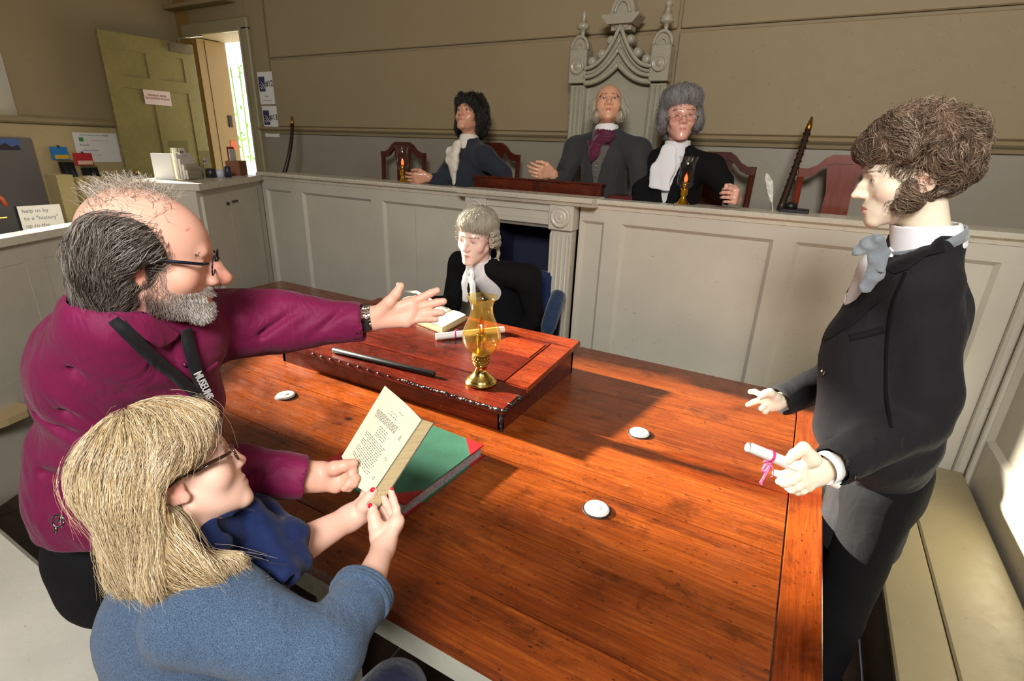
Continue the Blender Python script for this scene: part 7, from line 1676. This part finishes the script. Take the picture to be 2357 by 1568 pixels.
for g in (-1, 1): hw_((g*0.085, 0.020, -0.02), (0.028, 0.045, 0.045), 0.004, 'sub'); hw_((g*0.070, 0.010, -0.040), (0.014, 0.020, 0.030), 0.01); hw_((g*0.060, 0.030, -0.062), (0.014, 0.020, 0.017), 0.008)
wig = build_sdf('hair', [S], M_HAIRM, st_, lambda V, c: c*0+np.array(s2l((92, 72, 56))), (92, 72, 56))
bwg = bvh_of(wig); vv = [Vector(v.co) for v in wig.data.vertices]; rr = random.Random(9); nr_ = np.random.default_rng(9)
Hu_ = Vector(HS.R[:, 2]); fvec = Vector(Hf_)
def fl(p, n, t):
    a = math.sin(p.x*38+p.z*21)+math.sin(p.y*33-p.z*27); return -Hu_*(0.8)+fvec*math.cos(a*1.6)*0.8+n.cross(Hu_)*math.sin(a*2.2)*0.9
vv = [v for v in vv if not (HS.loc(np.array(v))[1] > 0.045 and HS.loc(np.array(v))[2] < 0.062)]
S_ = comb_hair(bwg, [rr.choice(vv) for _ in range(4700)], fl, 11, 0.0090, rr, (0.0, 0.003), curl=0.0070, wfreq=115)
cols = hair_cols(len(S_), [(112, 86, 64), (160, 134, 108), (70, 52, 40), (200, 182, 160), (130, 100, 76)], nr_); rt_ = S_[:, 0, :]; cols = cols*(0.55+0.75*(0.5+0.5*np.sin(rt_[:, 0]*150+2*np.sin(rt_[:, 2]*110)+rt_[:, 1]*90)))[:, None]
strands_mesh('curls', S_, 0.00058, cols, M_HAIR, st_)['kind'] = 'stuff'
# scroll in the hand
e, c, d, s1, s2 = scroll(Vector(WS(1722, 1029, 1.125)), Vector(WS(1926, 1114, 1.175)), 0.0125, 'white scroll with pink ribbon bow, held in the standing figure\'s hand', 0.235)
q = MB(); b0 = c+Vector(CV(-0.1, 1, -0.1))*0.014; cd = Vector(CV(0, 1, 0)); crr = Vector(CV(1, 0, 0)); cz = Vector(CV(0, 0, 1))
def loop(pts, w=0.0032): q.tube([b0+crr*x*0.001+cd*y*0.001+cz*0.001*z for x, y, z in pts], w, 6, flat=0.35)
loop([(0, 0, 0), (-9, 3, -2), (-16, 14, -2), (-15, 22, 0), (-7, 18, 1), (0, 6, 0)]); loop([(0, 0, 0), (-10, -4, 0), (-13, -1, 1), (-6, 3, 1)], 0.0026); loop([(0, 2, 0), (-2, 14, -1), (-8, 26, 0), (-13, 36, 1), (-18, 44, 2), (-15, 51, 2)]); loop([(1, 2, 0), (7, 12, -1), (10, 22, 0), (8, 31, 2), (4, 33, 3)]); q.sphere(b0+cd*0.001, (0.0045, 0.0045, 0.0045), 8, 6)
q.build('ribbon_bow', M_PINKL, e)
# ================================================================ seated waxworks behind the bench and the clerk at the table
M_WAXD = M_WAX
def robe(name, parts, mat, parent, h=0.009): return build_sdf(name, parts, mat, parent)
def seated(label, pos, headpx, hY, fwd, up, k, base, lipc, coatmat, opt, shoulder_w=0.20, sh_drop=0.205, lean=(0, 0, 0), armL=None, armR=None, zfloor=0.6, group=None, blush=(214, 130, 110), ba=0.4, lid=None, stub=None, hh=0.0033, coat_h=0.009, vopen=0.05, fold=0.0015, brow=None, shz=-0.085):
    H = Head(PY(headpx[0], headpx[1], hY), CV(*fwd), CV(*up), k); e = empty('mannequin', (H.p[0], H.p[1]+0.05, zfloor)); tag(e, label, 'mannequin')
    nb = H.w(0, -0.045, -0.155)
    sk_ = head_sdf(H, hh, neck=(0, -0.045, -0.165), nr=0.050, **opt)
    bdir = np.array(lean, float); F = H.R[:, 1].copy(); F[2] = 0; F /= np.linalg.norm(F); Fb = np.array([0.0, -1.0, 0.0]); Fb = Fb if pos is None else np.array(pos, float); Fb /= np.linalg.norm(Fb); Rb = np.cross(Fb, [0, 0, 1.0])
    ch = nb+np.array([0, 0, -sh_drop*0.95])-Fb*0.02+bdir; pel = ch+np.array([0, 0, -0.36])-Fb*0.02
    sR, sL = nb+Rb*shoulder_w*0.86+np.array([0, 0, shz])-Fb*0.02+bdir*0.4, nb-Rb*shoulder_w*0.86+np.array([0, 0, shz])-Fb*0.02+bdir*0.4
    hands = []
    S = Sdf(np.minimum(pel, sL)-0.32, np.maximum(nb, sR)+np.array([0.32, 0.30, 0.05]), coat_h)
    S.cone(pel, ch, 0.150, 0.135, 0.05); S.cone(sR, sL, 0.068, 0.068, 0.06); S.cone(nb, ch, 0.058, 0.11, 0.05); S.cone(nb, sR, 0.05, 0.058, 0.04); S.cone(nb, sL, 0.05, 0.058, 0.04)
    bodyS = [sk_]
    for s_, arm in ((sR, armR), (sL, armL)):
        if arm is None: continue
        el, wr = np.array(arm[0]), np.array(arm[1]); S.cone(s_, el, 0.066, 0.056, 0.03); S.cone(el, wr, 0.054, 0.042, 0.02)
        ad = wr-el; ad /= np.linalg.norm(ad); cutend(S, wr+ad*0.002, ad, 0.07)
        if len(arm) > 2:
            fgs, th, pn = gen_hand(wr+ad*0.012, arm[2], arm[3], arm[4], 0.2, 0.98, 0.5)
            hS, _ = hand_sdf(wr+ad*0.012, fgs, th, hh, arm=wr-ad*0.05, ar=0.028, wr=0.025); bodyS.append(hS)
            S.cone(wr-ad*0.03, wr+ad*0.05, 0.033, 0.033, 0.001, 'sub')
    S.noise(fold, 38, 3, 8)
    # V opening on the chest
    f0 = nb+Fb*0.055; f1 = ch+Fb*0.15+np.array([0, 0, -0.14]); S.cone(f0+np.array([0, 0, -0.01]), f1, vopen, 0.004, 0.004, 'sub', (Fb, 2.4)); S.ell(nb+np.array([0, 0, 0.03]), (0.066, 0.066, 0.05), 0.004, 'sub')
    coat = build_sdf('coat', [S], coatmat, e)
    T = Sdf(pel-0.2, nb+0.2, 0.012); T.cone(pel, ch, 0.08, 0.08, 0.04); T.cone(ch, nb, 0.06, 0.04, 0.04); bodyS.append(T)
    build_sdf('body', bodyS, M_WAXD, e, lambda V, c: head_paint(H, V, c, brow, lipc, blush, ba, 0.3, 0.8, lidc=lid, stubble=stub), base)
    S = Sdf(ch-0.26, nb+0.16, 0.009); S.cone(nb+np.array([0, 0, -0.03]), ch, 0.072, 0.106, 0.03); S.cone(ch, pel, 0.110, 0.125, 0.03); S.ell(nb+np.array([0, 0, 0.045]), (0.052, 0.052, 0.04), 0.003, 'sub')
    return H, e, nb, ch, pel, S, Fb, Rb, coat
def neckcloth(H, e, nb, mat, r=0.070, h=0.045, k=1.0):
    ax = H.w(0, -0.02, -0.05)-H.w(0, -0.045, -0.19); ax /= np.linalg.norm(ax); S = Sdf(nb-0.12, nb+0.14, 0.0062); S.cone(nb-ax*0.02, nb+ax*(h-0.01), r*k, r*0.93*k, 0.0); S.cone(nb-ax*0.05, nb+ax*0.1, r*k-0.014, r*0.93*k-0.014, 0, 'sub'); S.plane(nb+ax*h, ax); S.noise(0.0008, 50, 3, 6); return build_sdf('neckcloth', [S], mat, e)
M_LIN = plain('linen_white', (228, 228, 230), 0.75, bumps=0.3, bscale=50); M_LINC = plain('linen_cream', (222, 214, 200), 0.75, bumps=0.4, bscale=50)
# --- left: dark-haired figure in slate coat
M_SLATE = cloth('slate_coat', (46, 50, 60), (32, 34, 42), weave=900, sheen=0.1); M_SLW = cloth('slate_waistcoat', (44, 46, 52), None, weave=900)
fb1 = (-0.45, -0.9, 0)
hz = 1.50
H, e, nb, ch, pel, S, Fb, Rb, coat = seated('seated waxwork judge with wavy dark hair, slate coat and frilled cream cravat, leftmost on bench', fb1, (1080, 268), 3.10, (-0.42, -0.10, -0.9), (0.04, -0.96, -0.20), 1.02, (206, 150, 122), (176, 92, 84), M_SLATE,
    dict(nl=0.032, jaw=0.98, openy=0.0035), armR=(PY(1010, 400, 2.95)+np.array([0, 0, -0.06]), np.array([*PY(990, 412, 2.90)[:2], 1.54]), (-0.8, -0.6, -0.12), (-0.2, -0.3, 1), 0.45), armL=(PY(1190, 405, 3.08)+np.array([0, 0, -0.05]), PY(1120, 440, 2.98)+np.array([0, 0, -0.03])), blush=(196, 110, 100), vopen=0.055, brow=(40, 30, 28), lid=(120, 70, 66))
S.noise(0.001, 60, 4); build_sdf('waistcoat', [S], M_SLW, e); eyes(H, e, (0, 1, 0), (40, 30, 24)); brows(H, e, [(30, 24, 22)], 70, 0.022, r=0.0009)
neckcloth(H, e, nb, M_LINC); 
S = Sdf(nb-0.30, nb+0.12, 0.0062)
fr = nb+Fb*0.085
S.chain([fr+np.array([0, 0, -0.02]), fr+np.array([0, 0, -0.09])+Fb*0.03, fr+np.array([0, 0, -0.16])+Fb*0.04], [0.040, 0.052, 0.030], 0.02, 'add', (Fb, 0.5)); S.ell(fr+np.array([0, 0, -0.07])+Rb*0.045+Fb*0.03, (0.035, 0.03, 0.04), 0.012); S.ell(fr+np.array([0, 0, -0.115])+Rb*0.035+Fb*0.04, (0.035, 0.03, 0.03), 0.012); S.chain([fr+np.array([0, 0, -0.14])+Fb*0.03, fr+np.array([0, 0, -0.25])+Fb*0.03], [0.045, 0.022], 0.02, 'add', (Fb, 0.5))
for i in range(6): S.chain([fr+Rb*(-0.035+0.014*i)+Fb*0.045+np.array([0, 0, -0.02]), fr+Rb*(-0.045+0.020*i)+Fb*0.085+np.array([0, 0, -0.17])], [0.003, 0.005], 0.005, 'sub')
S.noise(0.0022, 80, 6); build_sdf('frilled_cravat', [S], M_LINC, e)
def mop(H, e, blobs, col, cols, n, seed, sub=(), noise=0.004, strands=None, L=9, st=0.012, curl=0.003, name='hair', down=1.0, h=0.0075, r=0.0011):
    S = Sdf(H.p-0.26*H.k, H.p+0.26*H.k, h)
    for c, rr_, *kk in blobs: S.ell(H.w(*c), np.array(rr_)*H.k, kk[0] if kk else 0.02, 'add', H.R)
    for c, rr_ in sub: S.ell(H.w(*c), np.array(rr_)*H.k, 0.006, 'sub', H.R)
    S.noise(noise, 55, seed, 8); o = build_sdf(name, [S], M_HAIRM, e, lambda V, c: c*0+np.array(s2l(col)), col)
    if n:
        b = bvh_of(o); vv = [Vector(v.co) for v in o.data.vertices]; rr = random.Random(seed); U = Vector(H.R[:, 2]); cc = Vector(H.w(0, -0.03, 0.03))
        fl = strands or (lambda p, nn, t: ((p-Vector(H.w(0, -0.03, 0.11))).normalized()*0.7-U*down))
        S_ = comb_hair(b, [rr.choice(vv) for _ in range(n)], fl, L, st, rr, (0, 0.006), curl=curl, wfreq=90)
        strands_mesh(name+'_strands', S_, r, hair_cols(len(S_), cols, np.random.default_rng(seed)), M_HAIR, e)['kind'] = 'stuff'
    return o
FS = [((0, 0.118, -0.035), (0.066, 0.074, 0.092))]
mop(H, e, [((0, -0.025, 0.055), (0.098, 0.118, 0.092)), ((0, 0.055, 0.078), (0.066, 0.050, 0.036)), ((0.072, -0.045, -0.02), (0.036, 0.058, 0.085)), ((-0.072, -0.045, -0.02), (0.036, 0.058, 0.085)), ((0, -0.09, -0.03), (0.08, 0.05, 0.09)), ((0.05, 0.06, 0.13), (0.018, 0.018, 0.014)), ((-0.06, 0.0, 0.13), (0.02, 0.02, 0.02)), ((0, 0.0, 0.145), (0.03, 0.03, 0.018))], (30, 28, 26), [(34, 30, 28), (60, 54, 46), (20, 18, 16)], 1100, 5, FS, L=12, curl=0.007, noise=0.006)
# --- centre: bald whiskered judge
M_CHAR = cloth('charcoal_coat', (58, 58, 58), (42, 42, 42), weave=900, sheen=0.1); M_GRW = cloth('grey_waistcoat', (104, 98, 92), (80, 76, 72), weave=900)
H, e, nb, ch, pel, S, Fb, Rb, coat = seated('bald seated waxwork judge with white whiskers, charcoal coat and purple cravat before the throne', (-0.08, -1, 0), (1400, 242), 3.10, (-0.12, -0.02, -0.98), (0.05, -0.97, -0.05), 0.98, (214, 160, 128), (170, 80, 70), M_CHAR,
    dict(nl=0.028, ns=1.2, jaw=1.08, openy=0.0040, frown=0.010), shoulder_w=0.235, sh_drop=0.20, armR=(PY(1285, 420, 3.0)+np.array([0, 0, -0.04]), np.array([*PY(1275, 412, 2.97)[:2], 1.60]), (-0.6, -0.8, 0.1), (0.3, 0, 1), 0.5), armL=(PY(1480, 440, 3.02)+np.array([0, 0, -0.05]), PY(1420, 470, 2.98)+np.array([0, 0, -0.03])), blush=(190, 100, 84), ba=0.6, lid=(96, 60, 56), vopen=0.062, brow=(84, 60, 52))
S.noise(0.0008, 60, 4); ws = build_sdf('waistcoat', [S], M_GRW, e); eyes(H, e, (0, 1, -0.15), (30, 24, 20)); brows(H, e, [(120, 96, 84), (80, 60, 54)], 80, 0.019, 0.004, r=0.0011, L=0.014, tilt=-0.004)
neckcloth(H, e, nb, M_LIN, 0.074, 0.05)
S = Sdf(nb-0.24, nb+0.14, 0.0062); fr = nb+Fb*0.085; M_PUR = cloth('purple_cravat', (92, 20, 54), (64, 12, 38), weave=900, rough=0.5)
S.cone(nb+np.array([0, 0, -0.030]), nb+np.array([0, 0, -0.005]), 0.082, 0.080, 0.0); S.cone(nb+np.array([0, 0, -0.08]), nb+np.array([0, 0, 0.06]), 0.070, 0.070, 0, 'sub'); S.ell(fr+np.array([0, 0, -0.035]), (0.030, 0.024, 0.022), 0.01); S.chain([fr+np.array([0, 0, -0.03]), fr+Rb*0.045+np.array([0, 0, -0.060]), fr+Rb*0.07+np.array([0, 0, -0.050])], [0.02, 0.026, 0.012], 0.01, 'add', (Fb, 0.5)); S.chain([fr+np.array([0, 0, -0.03]), fr+Rb*0.020+Fb*0.02+np.array([0, 0, -0.10]), fr+Rb*0.025+Fb*0.03+np.array([0, 0, -0.15])], [0.022, 0.034, 0.010], 0.01, 'add', (Fb, 0.5)); S.chain([fr+np.array([0, 0, -0.03]), fr-Rb*0.05+np.array([0, 0, -0.03]), fr-Rb*0.085+np.array([0, 0, -0.005])-Fb*0.03], [0.018, 0.015, 0.008], 0.01)
S.noise(0.001, 90, 6); build_sdf('purple_cravat', [S], M_PUR, e); bw_ = bvh_of(ws)
for dz2 in (-0.15, -0.20, -0.25):
    p = nb+Fb*0.3+np.array([0, 0, dz2])+Rb*0.012; l_, n_, _, _ = bw_.find_nearest(Vector(p)); q = MB(); q.sphere(l_+n_*0.003, 0.006, 10, 6); q.build('button', M_CHR, e)
mop(H, e, [((0.082, -0.020, -0.010), (0.028, 0.040, 0.062)), ((-0.082, -0.020, -0.010), (0.028, 0.040, 0.062)), ((0.066, 0.030, -0.078), (0.018, 0.028, 0.030)), ((-0.066, 0.030, -0.078), (0.018, 0.028, 0.030)), ((0, -0.09, -0.01), (0.075, 0.035, 0.06))], (168, 160, 138), [(196, 188, 166), (150, 140, 120), (220, 214, 196)], 1000, 8, [((0, 0.112, -0.045), (0.064, 0.072, 0.1))], curl=0.005, L=8)
# --- right: judge in a full grey wig
M_BLK = cloth('black_gown', (15, 15, 17), (9, 9, 10), weave=900, rough=0.9, sheen=0.0)
H, e, nb, ch, pel, S, Fb, Rb, coat = seated('seated waxwork judge in tall grey wig and black gown behind the right hurricane lamp', (-0.12, -1, 0), (1567, 272), 3.05, (-0.14, 0.22, -0.96), (0.0, -0.95, -0.30), 1.03, (222, 168, 148), (190, 110, 100), M_BLK,
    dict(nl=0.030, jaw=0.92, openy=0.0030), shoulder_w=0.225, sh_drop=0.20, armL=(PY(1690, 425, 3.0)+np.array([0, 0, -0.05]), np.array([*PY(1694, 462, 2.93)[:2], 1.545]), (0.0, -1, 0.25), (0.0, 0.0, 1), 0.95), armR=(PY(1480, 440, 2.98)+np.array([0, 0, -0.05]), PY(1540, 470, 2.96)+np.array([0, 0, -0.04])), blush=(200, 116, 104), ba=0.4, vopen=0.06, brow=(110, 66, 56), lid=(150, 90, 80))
S.noise(0.001, 60, 4); sb = build_sdf('shirt_front', [S], M_LIN, e); eyes(H, e, (0, 1, -0.1), (60, 36, 30)); brows(H, e, [(110, 70, 56)], 60, 0.020, r=0.0009, tilt=0.006)
neckcloth(H, e, nb, M_LIN, 0.074, 0.055)
S = Sdf(nb-0.34, nb+0.14, 0.0062); fr = nb+Fb*0.09
S.chain([fr+np.array([0, 0, 0.0]), fr+Fb*0.02+np.array([0, 0, -0.08]), fr+Fb*0.04+np.array([0, 0, -0.24])], [0.032, 0.036, 0.034], 0.02, 'add', (Fb, 0.3)); S.chain([fr+Rb*0.03, fr+Rb*0.055+Fb*0.02+np.array([0, 0, -0.10]), fr+Rb*0.062+Fb*0.035+np.array([0, 0, -0.20])], [0.024, 0.030, 0.030], 0.02, 'add', (Fb, 0.3)); S.plane(fr+np.array([0, 0, -0.205]), (Rb*0.1+np.array([0, 0, -1.0])))
for i in range(6): S.chain([fr+Rb*(-0.03+0.02*i)+Fb*0.035, fr+Rb*(-0.03+0.026*i)+Fb*0.065+np.array([0, 0, -0.22])], [0.002, 0.003], 0.004, 'sub')
S.noise(0.0012, 70, 6); build_sdf('white_bands', [S], M_LIN, e)
mop(H, e, [((0, -0.025, 0.085), (0.108, 0.118, 0.078)), ((0, 0.030, 0.095), (0.094, 0.082, 0.062)), ((0.085, -0.035, 0.0), (0.034, 0.06, 0.07)), ((-0.085, -0.035, 0.0), (0.034, 0.06, 0.07)), ((0, -0.10, -0.01), (0.09, 0.045, 0.10))], (122, 120, 120), [(134, 132, 132), (108, 106, 106), (150, 148, 146)], 1100, 13, [((0, 0.125, -0.04), (0.066, 0.075, 0.075))], noise=0.003, L=5, curl=0.004, name='wig')
glj = empty('glasses', tuple(H.w(0, 0.1, 0))); glj.parent = e; glj.matrix_parent_inverse = pmat(e).inverted(); glasses(H, glj, plain('gold_wire', (190, 150, 110), 0.25, metal=1.0), 0.036, 0.026, 0.108, -0.016, rim=0.0011)
# --- clerk at the table
H, e, nb, ch, pel, S, Fb, Rb, coat = seated('seated waxwork clerk in tied grey wig and black gown, head bowed over the dark desk', (-0.12, -0.99, 0), (1096, 545), 2.30, (-0.42, 0.42, -0.80), (0.0, -0.80, -0.60), 1.14, (236, 206, 190), (196, 104, 92), M_BLK,
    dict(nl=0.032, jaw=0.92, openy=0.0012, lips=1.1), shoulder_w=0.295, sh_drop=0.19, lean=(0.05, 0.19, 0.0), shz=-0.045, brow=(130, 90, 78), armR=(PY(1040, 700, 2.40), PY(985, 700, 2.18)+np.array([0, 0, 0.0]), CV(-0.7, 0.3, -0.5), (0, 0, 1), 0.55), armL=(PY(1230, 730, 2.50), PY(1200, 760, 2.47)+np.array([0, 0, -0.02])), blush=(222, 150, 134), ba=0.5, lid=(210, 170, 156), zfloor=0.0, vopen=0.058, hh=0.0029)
S.cone(nb+Fb*0.02, ch+Fb*0.07, 0.056, 0.075, 0.03); S.noise(0.0008, 60, 4); build_sdf('shirt_front', [S], M_LIN, e); eyes(H, e, (0, 1, -0.5), (70, 50, 40)); brows(H, e, [(120, 90, 76), (80, 56, 46)], 70, 0.019, r=0.0005, tilt=0.004)
neckcloth(H, e, nb, M_LIN, 0.070, 0.050)
S = Sdf(nb-0.34, nb+0.14, 0.0062); fr = nb+Fb*0.085
for g in (-1, 1): S.chain([fr+Rb*0.016*g, fr+Rb*0.028*g+Fb*0.01+np.array([0, 0, -0.09]), fr+Rb*0.030*g+Fb*0.00+np.array([0, 0, -0.19])], [0.016, 0.024, 0.024], 0.006, 'add', (Fb, 0.22))
S.plane(fr+np.array([0, 0, -0.20]), np.array([0, 0, -1.0])); S.noise(0.001, 60, 6); build_sdf('white_bands', [S], M_LIN, e)
WG = [((0, -0.022, 0.052), (0.088, 0.108, 0.084)), ((0, 0.025, 0.070), (0.076, 0.066, 0.050)), ((0, -0.09, -0.02), (0.07, 0.04, 0.07))]
for g in (-1, 1):
    for i, z in enumerate((0.030, 0.004, -0.022)):
        WG.append(((g*(0.084+0.004*i), -0.020, z), (0.017, 0.034, 0.0155), 0.003)); 
mop(H, e, WG, (160, 154, 136), [(196, 190, 172), (150, 144, 126), (214, 208, 192), (126, 120, 106)], 2000, 19, [((0, 0.122, -0.04), (0.070, 0.070, 0.072))], noise=0.0012, L=7, st=0.009, curl=0.0012, name='wig', r=0.0008, h=0.0058)
for g in (-1, 1):
    for z in (0.030, 0.004, -0.022):
        q = MB(); pts = []
        for i in range(30): t = i/29*4*math.pi; r_2 = 0.014*(1-i/45); pts.append(H.w(g*0.086+0.0*t, 0.016+0.0008*i*0, z)+H.R[:, 0]*g*0.004+(H.R[:, 1]*math.cos(t)*0+H.R[:, 2]*math.sin(t)*r_2+H.R[:, 0]*math.cos(t)*r_2))
        q.tube(pts, 0.0026, 6); q.build('wig_roll', plain('horsehair', (178, 172, 154), 0.8, bumps=0.6, bscale=300), e)
q = MB(); tp = H.w(-0.075, -0.075, -0.060)
q.tube([tp, tp+np.array([0.01, 0, -0.03]), tp+np.array([0.004, -0.004, -0.06])], [0.012, 0.010, 0.008], 10)
q.tube([tp+np.array([0.0, 0.0, -0.05])+np.array([math.sin(t)*0.020, -0.006, math.cos(t)*0.030-0.035]) for t in [2*math.pi*i/18 for i in range(19)]], 0.0062, 8, flat=0.6)
q.build('wig_tail', bpy.data.materials['horsehair'], e)
# quill in the clerk's hand
hq = Vector(PY(1003, 705, 2.12)); eq = empty('quill', tuple(hq)); tag(eq, 'white quill pen held by the clerk behind the outstretched hand', 'quill')
feather(eq, [Vector(on_desk(1022, 720))+Vector((0, 0, 0.04)), Vector(PY(1000, 694, 2.10)), Vector(PY(960, 672, 2.12)), Vector(PY(928, 670, 2.16))], 0.010, M_FEA, 36)
# blue chair of the clerk
M_BLU = cloth('navy_upholstery', (36, 58, 88), (24, 40, 66), weave=700, rough=0.8); M_BLUD = cloth('navy_seat_back', (26, 44, 86), (18, 30, 60), weave=700)
ec = empty('upholstered_chair', (-1.45, 2.62, 0)); tag(ec, 'navy upholstered armchair under the seated clerk, in front of the recess', 'chair')
q = MB(); q.box((-1.47, 2.745, 0.79), (0.44, 0.06, 0.56), bev=0.025); q.build('backrest', M_BLUD, ec)
q = MB(); q.box((-1.47, 2.58, 0.44), (0.50, 0.40, 0.09), bev=0.03); q.build('seat', M_BLU, ec)
a, b = Vector(PY(1286, 678, 2.66)), Vector(PY(1262, 752, 2.50))
q = MB(); d_ = (b-a); q.tube([a-d_*0.06, a, a+d_*0.5, b, b+d_*0.2], [0.030, 0.044, 0.046, 0.044, 0.03], 14); q.build('armrest', M_BLU, ec)
q = MB(); q.tube([tuple(a+Vector((0, 0.02, -0.03))), (a.x-0.01, 2.66, 0.40)], 0.016, 8); q.build('arm_post', M_COATD, ec)
for x in (-1.68, -1.26):
    for y in (2.42, 2.74): q = MB(); q.box((x, y, 0.20), (0.04, 0.04, 0.40), bev=0.004); q.build('leg', M_CHAIR, ec)
